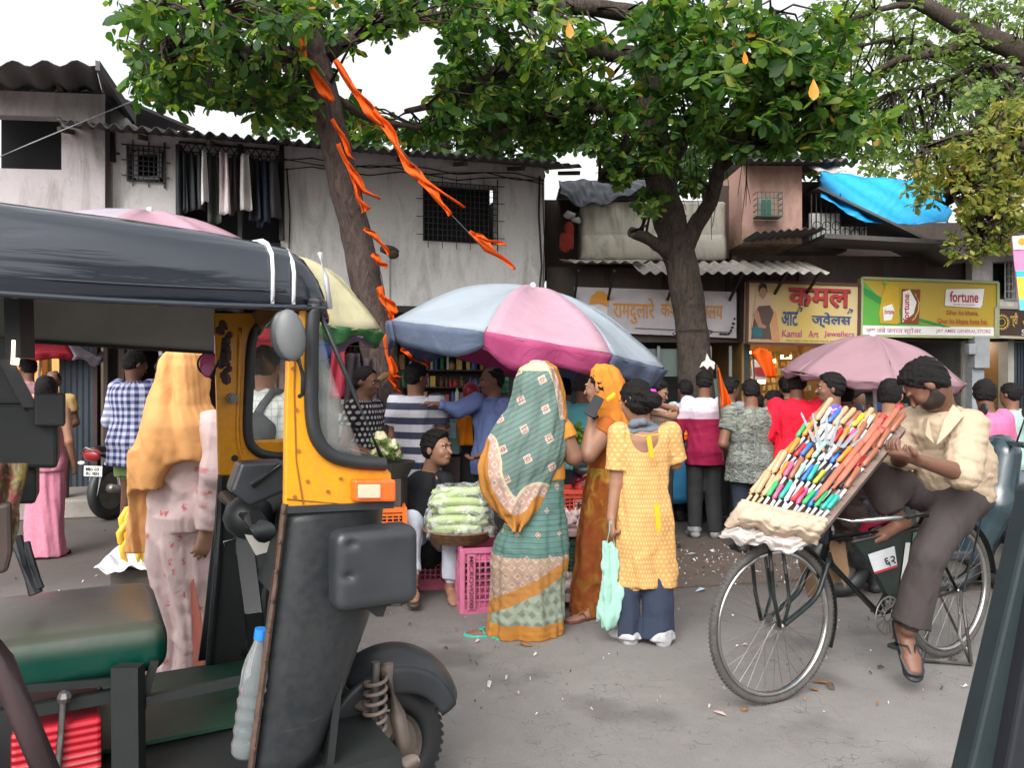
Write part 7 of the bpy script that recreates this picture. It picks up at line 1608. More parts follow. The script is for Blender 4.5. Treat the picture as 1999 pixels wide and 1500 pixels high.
T = SDF(.0075); T.rows(D, [(713,1165,1195),(722,1156,1208),(745,1155,1219),(775,1160,1224),(800,1165,1226),(830,1166,1228),(860,1168,1226),(900,1190,1226),(935,1198,1224)], .95, [(6,.007,.004,1,2.4)], e=2.0)
T.ell(P(1148,762,D-.13), (.068,.13,.085), k=.02, mode='s'); T.noise(.007, 16, 5, (1,1,.5)); g.cloth('sari_veil', T, mor)
T = SDF(.009); T.rows(D, [(830,1158,1218),(870,1156,1220),(905,1158,1220)], .85); T.cap(g.J['shL'], g.J['shL'].lerp(g.J['elL'], .28), .076, .074, .02, cut=[(g.J['shL'].lerp(g.J['elL'], .27), g.J['elL']-g.J['shL'])]); g.cloth('blouse', T, mcloth('rust_blouse', (.36,.10,.02)))
ph = thing('phone', 'black phone held to the ear of the woman in the orange sari', 'phone', P(1160,800,D-.25)); a, b = P(1170,775,D-.2), P(1150,812,D-.3); MB().bar(a, b, .065, .012, (0,-1,.2)).build('case', R_rub, ph, bevel=.005)
MB().tube([P(1151,812,D-.22), P(1160,818,D-.23), P(1167,814,D-.2)], .008, 8).build('watch', blk, g.t); g.shoes(mplain('brown_slipper', (.12,.04,.03), .6), 'sandal', which='L', to=V(-.8,-.55,0)); g.shoes(mplain('brown_slipper', (.12,.04,.03), .6), 'sandal', which='R', to=V(-.9,-.2,0))
mb = MB()
for a in np.linspace(.2, 2.4, 8): mb.ell(P(1192,770,D-.16)+V(math.cos(a)*.02,0,-a*.012), (.012,.004,.014), 8)
mb.build('veil_print', mcloth('yellow_print', (.72,.42,.03)), g.t)
# ------------------------------------------------------------------ the woman in the orange headscarf behind the rickshaw
D = 3.55
g = Fig('woman in long orange headscarf and pink flowered kurta beyond the rickshaw', 362, D, 684, 35, 'mid', .009, build=.90)
g.J['head'] = P(352,735,D); g.J['shR'] = P(412,835,D-.05); g.J['elR'] = P(420,930,D-.1); g.J['wrR'] = P(402,1035,D-.12); g.J['shL'] = P(300,835,D+.1); g.J['elL'] = P(300,950,D+.2); g.J['wrL'] = P(320,1020,D+.2)
g.J['anL'] = P(300,1318,D-.02); g.J['anR'] = P(350,1330,D-.05); g.J['knL'] = P(318,1200,D); g.J['knR'] = P(365,1200,D); g.J['hipL'] = P(330,1080,D); g.J['hipR'] = P(385,1080,D)
g.torso(rows=g.TORW).limbs(); g.foot('L', V(-.3,-.5,0)); g.foot('R', V(.8,-.2,0)); g.hand('R', V(-.1,-.2,-1), -g.r, .4, sc=1.05); g.hand('L'); g.head(8, 10, hair='short'); g.done()
def flowers(t, u, v):
    vv = t.vor(1, vec=t.mapv(t.comb(u, v), (16,13,1)), rnd=.6); n = t.noise(1, 3, .6, vec=t.mapv(t.comb(u, v), (60,60,1))); q = t.math('MULTIPLY', t.ramp(vv, [(.16,(1,1,1)),(.30,(0,0,0))]), t.ramp(n, [(.42,(0,0,0)),(.52,(1,1,1))])); return t.mix(q, (.62,.47,.46), (.50,.13,.14))
fm = pat('pink_flowers', flowers, fold=.7)
T = SDF(.009); T.rows(D, [(820,305,415),(900,300,430),(950,298,428),(1000,292,424),(1080,290,415),(1140,300,412),(1200,318,408),(1260,322,402),(1300,318,398),(1342,322,392)], .84, [(6,.014,.002,1,1.6),(10,.008,0,2,2)], e=2.1)
T.cap(g.J['shR'], g.J['elR'], .075, .065, .03); T.cap(g.J['elR'], g.J['wrR'], .065, .048, .02, cut=[(g.J['wrR'], g.J['wrR']-g.J['elR'])]); T.noise(.010, 15, 14, (1,1,.5)); g.cloth('kurta', T, fm)
MB().slab([P(372,1140,D-.26), P(378,1130,D-.26), P(402,1250,D-.23), P(395,1330,D-.2), P(380,1330,D-.2)], (0,-1,0), .006).build('kurta_slit_panel', mcloth('coral_panel', (.55,.18,.14)), g.t)
osc = pat('peach_scarf', lambda t, u, v: t.mix(t.noise(4, 3), (.68,.30,.10), (.78,.42,.17)), fold=.6)
T = SDF(.008); T.rows(D, [(683,335,378,.08),(692,320,395,.11),(715,310,402,.125),(750,303,403,.13),(790,293,405,.15),(830,280,425,.19),(870,274,433,.20),(920,270,433,.20),(948,270,430,.19)], None, [(5,.014,.006,2.2,1.4),(9,.006,.004,1,2.2)], e=2.0)
T.rows(D, [(880,272,350,.16),(940,264,330,.12),(980,258,315,.09),(1030,252,305,.07),(1078,254,292,.03)], None, [(5,.012,.012,1,3)], e=2.0, k=.04, yoff=.02)
T.cap(P(395,770,D+.08), P(415,760,D+.2), .06, .06, .02, mode='s'); T.ell(P(372,955,D-.15), (.13,.25,.13), k=.02, mode='s'); T.noise(.009, 14, 31, (1,1,.6)); g.cloth('headscarf', T, osc); g.shoes(mplain('brown_slipper2', (.05,.03,.025), .6), 'sandal', which='L', to=V(-.3,-.5,0))
# ------------------------------------------------------------------ the seller on the bicycle
D = 3.72
g = Fig('bearded man in cream shirt sitting on the bicycle looking down at his hands', 1838, D, 690, -62, 'dark', .0065, build=1.12)
g.k = 1.02; J = g.J; J['head'] = P(1808,752,D-.06); J['neck'] = P(1842,812,D+.02); J['shL'] = P(1892,835,D-.14); J['shR'] = P(1782,828,D+.12)
J['elL'] = P(1880,925,D-.30); J['wrL'] = P(1795,900,D-.40); J['elR'] = P(1752,900,D+.10); J['wrR'] = P(1772,888,D-.18)
g.S.chain([P(1868,965,D+.06), P(1862,900,D+.04), P(1845,845,D+.02)], [.145,.15,.135], k=.05, flat=(V(BDv.x,BDv.y,0),1.1)); g.S.cap(P(1878,832,D-.08), P(1800,825,D+.08), .065, .065, .05)
J['hipL'] = P(1868,985,D-.07); J['knL'] = P(1812,1085,D-.22); J['anL'] = P(1773,1228,D-.18); J['hipR'] = P(1838,975,D+.14); J['knR'] = P(1712,935,D+.05); J['anR'] = P(1752,1008,D+.05)
g.limbs(); g.foot('L', V(-.05,-.55,-.62)); g.foot('R', V(-.9,-.25,-.30)); g.hand('L', V(-.92,.1,.25), V(0,.25,1), .75, sc=1.1); g.hand('R', V(-.75,-.5,.05), V(.1,-.1,1), .7, sc=1.1)
g.head(50, -2, hair='thick', sc=.98, beard=True); g.done(); crm = pat('cream_shirt', lambda t, u, v: t.mix(t.noise(3, 3), (.42,.32,.22), (.50,.39,.28)), fold=1.1)
T = SDF(.0075); T.chain([P(1868,962,D+.05), P(1864,905,D+.03), P(1846,850,D+.01)], [.158,.156,.142], k=.05, flat=(V(BDv.x,BDv.y,0),1.12), cut=[(P(1868,978,D), (.05,0,-1))]); T.cap(P(1882,838,D-.09), P(1798,832,D+.09), .082, .082, .05)
for i, e_ in (('L', .16), ('R', .2)): T.cap(J['sh'+i], J['el'+i], .083, .072, .03); q = J['el'+i].lerp(J['wr'+i], e_-.12); T.cap(J['sh'+i].lerp(J['el'+i], .6), J['sh'+i].lerp(J['el'+i], .93), .078, .08, .01, cut=[(J['sh'+i].lerp(J['el'+i], .9), J['el'+i]-J['sh'+i])])
T.cap(P(1822,815,D-.12), P(1826,870,D-.26), .035, .012, .02, mode='s'); T.cap(P(1842,800,D), P(1838,830,D-.05), .062, .05, .02, mode='s'); T.noise(.0065, 17, 9, (.7,.7,1.1), .9); sh = g.cloth('shirt', T, crm)
mb = MB(); mb.slab([P(1860,790,D-.16), P(1880,812,D-.19), P(1850,848,D-.26), P(1828,868,D-.28), P(1842,820,D-.2)], (0,-1,0), .006); mb.slab([P(1800,822,D-.03), P(1812,812,D-.08), P(1822,866,D-.22), P(1806,850,D-.15)], (0,-1,0), .006); mb.build('collar', crm, sh)
T = SDF(.008); T.cap(J['hipL'], J['knL'], .104, .076, .03); T.cap(J['knL'], J['anL'].lerp(J['knL'], .03), .075, .080, .02, cut=[(J['anL'].lerp(J['knL'], .08), J['anL']-J['knL'])]); T.cap(J['hipR'], J['knR'], .094, .07, .03); T.cap(J['knR'], J['anR'].lerp(J['knR'], .2), .07, .07, .02, cut=[(J['anR'].lerp(J['knR'], .25), J['anR']-J['knR'])]); T.ell(P(1862,975,D+.03), (.17,.15,.10), k=.04); T.noise(.009, 15, 2)
g.cloth('trousers', T, mcloth('brown_grey_trousers', (.055,.045,.045))); g.shoes(mplain('black_slipper', (.015,.015,.018), .5), 'sandal', which='L', to=V(-.05,-.55,-.62))
# ------------------------------------------------------------------ umbrellas
def umbrella(label, apex, R, hgt, tilt, cols, nrib=8, a_off=0.0, val=.10, pole=None, polecol=(.5,.45,.47), und=None, sag=.06, seed=1, name='market_umbrella', valcols=None):
    """tilt = (x lean, y lean) of the axis; cols: list of panel materials, az measured from picture right"""
    t = thing(name, label, 'umbrella', (apex.x, apex.y, 0)); ax = V(tilt[0], tilt[1], 1).normalized(); a = V(1,0,0)-ax*ax.x; a.normalize(); b = ax.cross(a); C = apex-ax*hgt
    rr = random.Random(seed)
    def rim(s): # s in ribs
        k = abs((s % 1)-.5)*2; return R*(1-.055*(1-k*k))
    for i in range(nrib):
        def fn(u, v, i=i):
            s = i+u; th = a_off+s*2*PI/nrib; q = rim(s); r_ = v*q; k = 1-(2*abs(u-.5))**2; z = hgt*(1-v**2)-hgt*0*v; z -= sag*k*math.sin(v*PI*.9)*R+.012*math.sin(v*9+s*5)*v
            return C+(a*math.cos(th)+b*math.sin(th))*r_+ax*z
        p = sheet('panel', fn, 10, 14, cols[i % len(cols)], t, .003)
        if val:
            def fv(u, v, i=i):
                s = i+u; th = a_off+s*2*PI/nrib; q = rim(s)*(1+.01-.05*v); k = 1-(2*abs(u-.5))**2; z = -.006-v*val*(.62+.6*k*(.7+.3*math.sin(s*7+seed)))-.03*math.sin(u*8+seed*i)*v
                return C+(a*math.cos(th)+b*math.sin(th))*(q+.015*math.sin(u*19+i))+ax*(z-.0)
            sheet('valance', fv, 14, 4, (valcols or cols)[i % len(cols)], t, .003)
    mb = MB()
    for i in range(nrib):
        th = a_off+i*2*PI/nrib; e = a*math.cos(th)+b*math.sin(th); mb.tube([C+e*(R*k)+ax*(hgt*(1-k*k)-.008) for k in (0,.25,.5,.75,1)], .004, 5); mb.tube([C+e*(R*.55)+ax*(hgt*.68), C-ax*.02], .004, 5)
    mb.build('ribs', M_steel, t); pb = pole or V(apex.x-tilt[0]*1.8, apex.y-tilt[1]*1.8, .1); MB().cyl(pb, apex, .016).build('pole', mplain('pole_'+label[:9], polecol, .5), t)
    MB().ell(apex+ax*.01, (.025,.025,.03), 10).build('finial', mplain('white_finial', (.6,.6,.6), .5), t); return t
def mumb(n, c, tr=.5):
    t = NT(n); nn = t.noise(3, 5, .6, dist=.4); c_ = t.mix(nn, sc3(c, .85), sc3(c, 1.12)); t.fin(c_, .6, t.bump(t.noise(5, 4, .6, dist=1.2), .55, .03), spec=.3)
    x = t.n('ShaderNodeBsdfTranslucent'); t.set(x.inputs[0], c_); m = t.n('ShaderNodeMixShader'); m.inputs[0].default_value = tr; t.L.new(t.b.outputs[0], m.inputs[1]); t.L.new(x.outputs[0], m.inputs[2]); t.L.new(m.outputs[0], t.out.inputs[0]); return t.m
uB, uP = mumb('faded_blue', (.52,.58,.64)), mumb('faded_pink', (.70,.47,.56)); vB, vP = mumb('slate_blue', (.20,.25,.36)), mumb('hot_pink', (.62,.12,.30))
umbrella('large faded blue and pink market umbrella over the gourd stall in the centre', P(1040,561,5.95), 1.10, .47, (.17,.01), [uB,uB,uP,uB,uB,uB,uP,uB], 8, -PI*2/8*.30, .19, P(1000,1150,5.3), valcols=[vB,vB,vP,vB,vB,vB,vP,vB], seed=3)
uV = mumb('dusty_mauve', (.52,.33,.38)); umbrella('small dusty pink umbrella left of the bicycle seller head', P(1703,656,6.3), .70, .32, (.05,-.10), [uV], 6, .35, .06, P(1717,1000,6.25), (.6,.6,.6), sag=.05, seed=5)
uW = mumb('cream_white', (.70,.66,.45)); uR, uBl, uG, uL = mumb('plain_red', (.5,.04,.06)), mumb('plain_blue', (.05,.12,.35)), mumb('plain_green', (.08,.25,.10)), mumb('lilac', (.45,.35,.6))
umbrella('cream white umbrella with red blue and green rim behind the rickshaw windscreen', P(560,498,4.7), .63, .44, (.05,0), [uW,uW,uW,uBl,uR,uW,uR,uW], 8, -.2, .08, valcols=[uG,uL,uR,uBl,uR,uW,uR,uG], seed=8)
uLi = mumb('pale_lilac', (.66,.60,.68)); umbrella('pale lilac and pink umbrella top rising behind the rickshaw roof', P(292,413,6.0), 1.15, .42, (.05,-.05), [uLi,uP,uP,uLi], 8, -2.2, .1, P(345,1100,6.2), seed=9)
umbrella('white and red awning umbrella far back at the left', P(85,640,9.2), .75, .28, (.1,0), [uLi,uLi,uR,uLi], 8, .2, .08, seed=4)
umbrella('red and blue umbrella seen through the far window of the rickshaw', P(525,596,6.6), .62, .42, (.0,-.25), [uR,uR,uBl,uR,uBl,uR], 6, 1.4, .08, seed=6)
# ------------------------------------------------------------------ orange pennants
M_or = mumb('saffron_cloth', (.95,.16,.01), .45)
def pennant(tr, d0, d1, label, seed, grp):
    """tr rows (px, py, width px)"""
    n = len(tr); 
    def fn(u, v):
        k = u*(n-1); x = float(np.interp(k, range(n), [p[0] for p in tr])); y = float(np.interp(k, range(n), [p[1] for p in tr])); w = float(np.interp(k, range(n), [p[2] for p in tr])); i = min(int(k), n-2)
        dx, dy = tr[i+1][0]-tr[i][0], tr[i+1][1]-tr[i][1]; L = math.hypot(dx, dy)+1e-6; s = (v-.5)*w*.78*(1+.3*math.sin(u*9+seed)); return P(x-dy/L*s+2.0*math.sin(u*11+seed), y+dx/L*s, d0+(d1-d0)*u+.05*math.sin(v*5+u*8+seed)+.03*math.sin(v*9))
    tag(sheet('pennant', fn, 18, 5, M_or, None, .003), label, 'pennant', grp)
T1 = [([(576,28,12),(588,88,20),(600,120,14),(626,170,26),(652,198,12)],'topmost long strip against the trunk'),([(541,42,4),(546,60,14),(543,78,8)],'small one left of the trunk top'),([(646,232,8),(668,262,16),(680,300,10),(692,312,3)],'short one beside the eave'),([(660,280,12),(684,330,15),(712,372,11),(740,388,7)],'forked one just below the eave'),([(684,330,10),(698,380,10),(714,412,24)],'one hanging just under the fork'),([(712,446,10),(738,466,12),(760,498,6)],'one by the wall lamp'),([(727,496,12),(744,515,16),(758,522,5)],'small one under the wall lamp'),([(738,560,12),(752,588,26),(776,612,14)],'broad one left of the large umbrella'),([(756,600,14),(768,622,18),(754,642,10),(776,628,6)],'knotted one touching the umbrella tip'),([(752,652,12),(760,700,16),(770,735,18),(782,738,6)],'long one below the knot'),([(760,735,10),(772,755,10),(778,770,14)],'lowest one on the trunk'),([(784,682,8),(810,694,26),(838,716,6)],'one blowing right above the striped shirt')]
for i, (tr, lb) in enumerate(T1): pennant(tr, 6.58, 6.55, 'orange pennant on the leaning trunk, '+lb, i, 'orange pennants on the leaning trunk')
T2 = [([(652,116,10),(690,172,20),(716,210,24),(748,246,12)],'uppermost strip'),([(728,214,8),(750,240,30),(772,278,12),(800,325,12)],'second strip'),([(776,285,6),(796,326,26),(830,352,12),(905,405,5)],'strip crossing the window corner'),([(820,350,16),(852,382,16),(878,420,10)],'strip ending in the middle of the window'),([(918,452,12),(950,482,20),(975,500,14),(1006,526,4)],'lowest strip right of the window'),([(930,458,8),(955,470,8),(990,478,5)],'thin strip at the lower window corner')]
for i, (tr, lb) in enumerate(T2): pennant(tr, 6.5-.1*i, 6.4-.1*i, 'orange pennant on the slanting string, '+lb, i+20, 'orange pennants on the slanting string')
mb = MB(); mb.tube([P(590,20,6.62), P(650,235,6.6), P(690,340,6.58), P(745,540,6.56), P(770,700,6.55)], .004, 5); tag(mb.build('string', M_iron), 'dark string of pennants tied down the leaning trunk', 'string')
mb = MB(); mb.tube([P(640,90,6.7), P(745,240,6.4), P(880,418,6.15), P(940,480,6.0)], .004, 5); tag(mb.build('string', M_iron), 'dark string carrying pennants across the white wall', 'string')
def flagpole(label, p0, p1, tr, d, sd):
    t = thing('flag', label, 'flag', p0); MB().tube([p0, p1], .009, 6).build('pole', M_wood, t); n = len(tr)
    def fn(u, v):
        k = v*(n-1); y = float(np.interp(k, range(n), [q[0] for q in tr])); a = float(np.interp(k, range(n), [q[1] for q in tr])); b = float(np.interp(k, range(n), [q[2] for q in tr])); return P(a+(b-a)*u, y, d+.05*math.sin(u*6+v*3+sd))
    sheet('cloth', fn, 12, 14, M_or, t, .003)
flagpole('narrow orange flag on a stick between the pullover man and the camouflage man', P(1412,900,6.9), P(1399,712,6.9), [(718,1400,1403),(750,1403,1413),(775,1406,1424),(797,1408,1430)], 6.88, 1)
flagpole('pointed orange flag with dark emblem in front of the jewellery shop', P(1478,860,8.0), P(1470,690,8.0), [(680,1478,1492),(688,1466,1505),(700,1474,1508),(720,1488,1513),(738,1496,1517)], 7.95, 2)
mb = MB(); mb.slab([P(1468,702,8.2), P(1492,704,8.2), P(1498,742,8.2), P(1468,740,8.2)], (0,1,0), .01); ps = mb.build('poster', mplain('red_white_poster', (.55,.52,.48), .6)); tag(ps, 'red and white poster beside the orange flag at the jewellery shop', 'poster'); MB().slab([P(1470,718,8.19), P(1490,716,8.19), P(1496,736,8.19), P(1471,732,8.19)], (0,-1,0), .004).build('red_patch', I_red, ps)
# ------------------------------------------------------------------ crates
def crate(label, c, ax_, size, mat, text=None, name='plastic_crate', group=None):
    """c bottom centre; ax_ direction of the front edge"""
    a = Vector(ax_).normalized(); b = V(-a.y, a.x, 0); u = V(0,0,1); w, dp, h = size; t = thing(name, label, 'crate', c, group); mb = MB(); c = Vector(c)
    def side(o, dr, L, n):
        for z in (0.015, h*.2, h*.8, h-.012): mb.bar(o+u*z, o+dr*L+u*z, .008 if 0.1 < z/h < .9 else .022, .03 if z < .1*h or z > .9*h else .012, u)
        nv = max(4, int(L/.035))
        for k in range(nv+1): mb.bar(o+dr*(L*k/nv)+u*.01, o+dr*(L*k/nv)+u*(h-.01), .008, .008, dr)
        for z in np.linspace(h*.2, h*.8, 7): mb.bar(o+dr*.02+u*z, o+dr*(L-.02)+u*z, .006, .007, u)
        mb.slab([o+n*-.006, o+dr*L+n*-.006, o+dr*L+n*-.006+u*h*.18, o+n*-.006+u*h*.18], -n, .004); mb.slab([o+n*-.006+u*h*.82, o+dr*L+n*-.006+u*h*.82, o+dr*L+n*-.006+u*h, o+n*-.006+u*h], -n, .004)
    p = c-a*w/2-b*dp/2; side(p, a, w, -b); side(p+b*dp, a, w, b); side(p, b, dp, -a); side(p+a*w, b, dp, a)
    mb.slab([p, p+a*w, p+a*w+b*dp, p+b*dp], u, .008)
    for q in (p, p+a*w, p+a*w+b*dp, p+b*dp): mb.box(q+u*h/2, (.03,.03,h*.99), (a, b, u))
    mb.build('basket', mat, t)
    if text:
        q0 = p+a*.03-b*.018; o = MB().slab([q0+u*.03, q0+a*.05+u*.03, q0+a*.05+u*(h-.03), q0+u*(h-.03)], -b, .004).build('name_strip', mat, t)
        text_on('lettering', text, [q0+a*.038+u*(h*.9)-b*.004, q0+a*.038+u*(h*.1)-b*.004, q0+a*.012+u*(h*.1)-b*.004, q0+a*.012+u*(h*.9)-b*.004], I_dk, o, .01, 0, .008)
    return t
mpk, mpk2, mrd, mgr = mplain('pink_plastic', (.58,.16,.28), .45), mplain('dark_pink_plastic', (.40,.08,.14), .45), mplain('orange_red_plastic', (.55,.07,.035), .45), mplain('dark_green_plastic', (.03,.10,.07), .5)
cr = G(905,1195); crate('pink plastic crate carrying the gourd basket beside the green sari', V(cr.x+.17,cr.y+.17,0), (.93,.20,0), (.44,.36,.40), mpk, 'MICROVI2000')
crate('darker pink crate behind the gourd basket by the seated man', V((848-1000)/1500*5.35,5.45,0), (1,.1,0), (.36,.3,.34), mpk2)
crate('dark pink crate the seated man sits on', V((842-1000)/1500*5.4,5.62,0), (1,-.3,0), (.34,.3,.26), mpk2, name='plastic_crate')
crate('green crate stacked under the garlic tray between the two saris', V((1105-1000)/1500*5.3,5.35,.1), (1,.05,0), (.42,.34,.26), mgr)
crate('bright red crate behind the garlic tray between the two saris', V((1118-1000)/1500*5.8,5.85,.36), (1,.05,0), (.36,.3,.27), mrd)
MB().box((V((1118-1000)/1500*5.8,5.85,.18)), (.4,.34,.35)).build('packing_box', mplain('brown_box', (.12,.07,.04), .8)); tag(bpy.data.objects['packing_box'], 'brown packing box under the bright red crate', 'box')
crate('orange crate at the edge of the cauliflower stall behind the rickshaw', V((752-1000)/1500*4.9,4.95,.42), (1,.2,0), (.22,.26,.22), mplain('orange_plastic', (.75,.16,.02), .45))
MB().box(V((736-1000)/1500*5.0,5.1,.21), (.22,.4,.42)).build('stall_box', mplain('grey_stall_box', (.10,.10,.10), .8)); tag(bpy.data.objects['stall_box'], 'dark box supporting the orange crate behind the rickshaw nose', 'box')
# gourds in their basket
def pile(mb_fn, n): pass
M_gourd = m_leaf('gourd_skin', [(0,(.34,.46,.15)),(.5,(.44,.56,.22)),(1,(.52,.62,.30))], .08, .45)
bc = V((899-1000)/1500*4.98,4.98,.40)
w = thing('wicker_basket', 'shallow brown wicker basket holding the gourds on the pink crate', 'basket', bc); mb = MB(); mb.lathe(bc, (0,0,1), [(0,.0),(.16,.0),(.215,.05),(.235,.085),(.225,.085),(.2,.05),(.15,.015),(0,.015)], 36)
for k in range(5): mb.ring(bc+V(0,0,.015+k*.017), (0,0,1), .175+k*.015, .009, 40, 6)
mb.build('weave', mplain('wicker', (.16,.09,.045), .8, var=.5, scale=30), w)
r = random.Random(9); k_ = 0
for row, (z, n) in enumerate(((.10,4),(.155,4),(.21,3),(.262,3),(.31,2))):
    for j in range(n):
        y = (j-(n-1)/2)*.085+r.uniform(-.01,.01); x = r.uniform(-.03,.03); L = r.uniform(.15,.19); c = bc+V(x,y,z); dz = r.uniform(-.015,.02)-.02; T = MB()
        T.tube([c+V(-L,0,dz), c+V(-L*.93,0,dz), c+V(-L*.5,.005,dz*.5+.006), c+V(0,.006,.008), c+V(L*.5,0,-dz*.4+.006), c+V(L*.93,0,-dz), c+V(L,0,-dz)], [.008,.022,.029,.031,.030,.022,.006], 12)
        o = T.build('gourd', M_gourd, smooth=True); wh = ['lowest','second','third','fourth','top'][row]; tag(o, 'long pale green gourd, %s layer of the basket pile' % wh if n > 1 else 'pale gourd on top', 'gourd', 'pale gourds in the wicker basket')
t = NT('thin_clear_film'); t.b.inputs['Base Color'].default_value = (.85,.9,.85,1); t.b.inputs['Roughness'].default_value = .12; t.set(t.b.inputs['Alpha'], t.ramp(t.noise(12, 5, .6, dist=1.5), [(.4,(.06,)*3),(.6,(.42,)*3)])); t.set(t.b.inputs['Normal'], t.bump(t.noise(14, 4, .6, dist=1), 1, .03)); M_film = t.m
T = SDF(.009); T.loft(bc, (V(1,0,0),V(0,1,0),V(0,0,1)), [(.07,0,0,.215,.2),(.18,0,0,.215,.19),(.30,0,0,.19,.15),(.36,0,0,.15,.10)], None, 3); T.noise(.014, 18, 4, (1,1,1)); tag(T.build('plastic_film', M_film), 'clear crinkled plastic film wrapped round the gourd pile', 'plastic film')
def sheetp(nm, lb, cat, q, mat, amp=.02, sd=1, th=.004, n=14):
    def fn(u, v): p = q[0].lerp(q[1], u).lerp(q[3].lerp(q[2], u), v); return p+V(0,0,amp*math.sin(u*9+v*5+sd)*math.sin(v*7+sd)+amp*.5*math.sin(u*23+v*11))
    return tag(sheet(nm, fn, n, n, mat, None, th), lb, cat)
sheetp('plastic_sheet', 'white plastic sheet on the crate beside the seated man', 'sheet', [P(818,1050,5.2), P(862,1050,5.2), P(860,1022,5.5), P(815,1022,5.5)], M_film, .02)
# garlic trays
M_gar = mplain('garlic', (.60,.46,.44), .6, var=.2, scale=30)
def garlic(label, c, rx, ry, n, sd, grp):
    t = thing('sack_tray', label, 'tray', c); MB().box(Vector(c)+V(0,0,.02), (rx*2,ry*2,.05)).build('tray', mplain('pink_sacking', (.38,.26,.25), .9), t, bevel=.01); rr = random.Random(sd); mb = MB(); mb.lathe(Vector(c)+V(0,0,.045), (0,0,1), [(.026,0),(.03,.012),(.022,.03),(.006,.042),(.003,.06),(0,.06)], 10); proto = mb.build('garlic_bulb', M_gar, smooth=True, loc=Vector(c)); base = proto.location.copy()
    for k in range(n):
        o = proto if k == 0 else proto.copy()
        if k: COL.objects.link(o)
        a = rr.uniform(-1,1); b = rr.uniform(-1,1); o.location = base+V(a*rx*.9, b*ry*.9, .02+.05*(1-max(abs(a),abs(b)))+rr.uniform(0,.015)); o.rotation_euler = (rr.uniform(-.8,.8), rr.uniform(-.8,.8), rr.uniform(0,6)); tag(o, 'small pinkish white garlic bulb on the '+grp, 'garlic', 'garlic bulbs on the '+grp)
garlic('upper tray of garlic on the green crate between the two sari women', V((1108-1000)/1500*5.3,5.3,.40), .22, .17, 60, 1, 'upper tray between the saris')
garlic('low tray of garlic on the ground between the two sari women', V((1105-1000)/1500*4.95,4.98,.05), .20, .16, 45, 2, 'low tray between the saris')
# cauliflowers
cb = P(760,895,5.0); t = thing('vegetable_basket', 'dark basket holding cauliflowers beside the leaning trunk', 'basket', cb-V(0,0,.12)); MB().lathe(cb-V(0,0,.12), (0,0,1), [(0,0),(.12,0),(.17,.1),(.16,.1),(.11,.01),(0,.01)], 24).build('basket', mplain('dark_basket', (.03,.03,.025), .8), t)
MB().box(V(cb.x-.03,cb.y+.05,(cb.z-.12)/2+.0), (.24,.30,cb.z-.125)).build('stall_table', W_dark); tag(bpy.data.objects['stall_table'], 'dark stand under the cauliflower basket', 'stand')
for i, (x, y, s_) in enumerate(((742,858,.05),(765,870,.045),(754,882,.048),(772,888,.04),(740,885,.05))):
    o = SDF(.006); c = P(x, y, 4.95+.03*i); rr = random.Random(i)
    for k in range(16): o.ell(c+V(rr.uniform(-1,1),rr.uniform(-1,1),rr.uniform(-.3,.9))*s_*.75, (s_*.4,)*3, k=.008)
    t = thing('cauliflower', ['pale cauliflower, topmost of the basket','cauliflower right of the topmost one','cauliflower in the middle of the basket','small cauliflower at the right rim of the basket','cauliflower at the left rim of the basket'][i], 'cauliflower', c, 'cauliflowers in the dark basket'); o.build('curd', mplain('curd', (.62,.58,.36), .8), t)
    mb = MB()
    for k in range(7): a = k*.9; e = V(math.cos(a), math.sin(a), 0); mb.slab([c+e*s_*.5-V(0,0,s_*.9), c+e*s_*1.15+V(-e.y,e.x,0)*s_*.5-V(0,0,s_*.3), c+e*s_*1.25+V(0,0,s_*.2), c+e*s_*1.15-V(-e.y,e.x,0)*s_*.5-V(0,0,s_*.3)], e, .004)
    mb.build('leaves', mplain('cabbage_leaf', (.16,.26,.06), .6), t)
# fruit cart
FC = V((1365-1000)/1500*7.9,8.1,0); t = thing('fruit_cart', 'fruit cart draped in bright blue tarpaulin behind the pullover man', 'cart', FC)
def skirt(u, v):
    s = u*4; L = 1.2; W_ = .7; pts = [V(-L/2,-W_/2,0),V(L/2,-W_/2,0),V(L/2,W_/2,0),V(-L/2,W_/2,0),V(-L/2,-W_/2,0)]; i = min(int(s), 3); p = pts[i].lerp(pts[i+1], s-i); n = V(0,-1,0) if i == 0 else V(1,0,0) if i == 1 else V(0,1,0) if i == 2 else V(-1,0,0)
    return FC+p+n*(.02+.018*math.sin(s*19)*v+.01*math.sin(s*37+v*3))+V(0,0,.83-v*(.60+.02*math.sin(s*7)))
tt = NT('cart_blue'); nn = tt.noise(8, 4); sheet('tarpaulin', skirt, 160, 8, tt.fin(tt.mix(nn, (.02,.16,.34), (.04,.24,.44)), .5, tt.bump(nn, .4, .02)), t, .004)
mb = MB(); mb.box(FC+V(0,0,.80), (1.2,.7,.05)); 
for x in (-.5,.5):
    for y in (-.3,.3): mb.box(FC+V(x,y,.4), (.05,.05,.8))
mb.build('table', M_wood, t)
for x in (-.35,.35): MB().ring(FC+V(x,-.2,.2), (1,0,0), .17, .03, 24, 8).build('wheel', R_rub, t)
proto = MB().ell(FC+V(-.3,-.2,.86), (.032,.032,.029), 10).build('orange', mplain('orange_peel', (.85,.17,.02), .4), smooth=True); rr = random.Random(3); cnt = 0
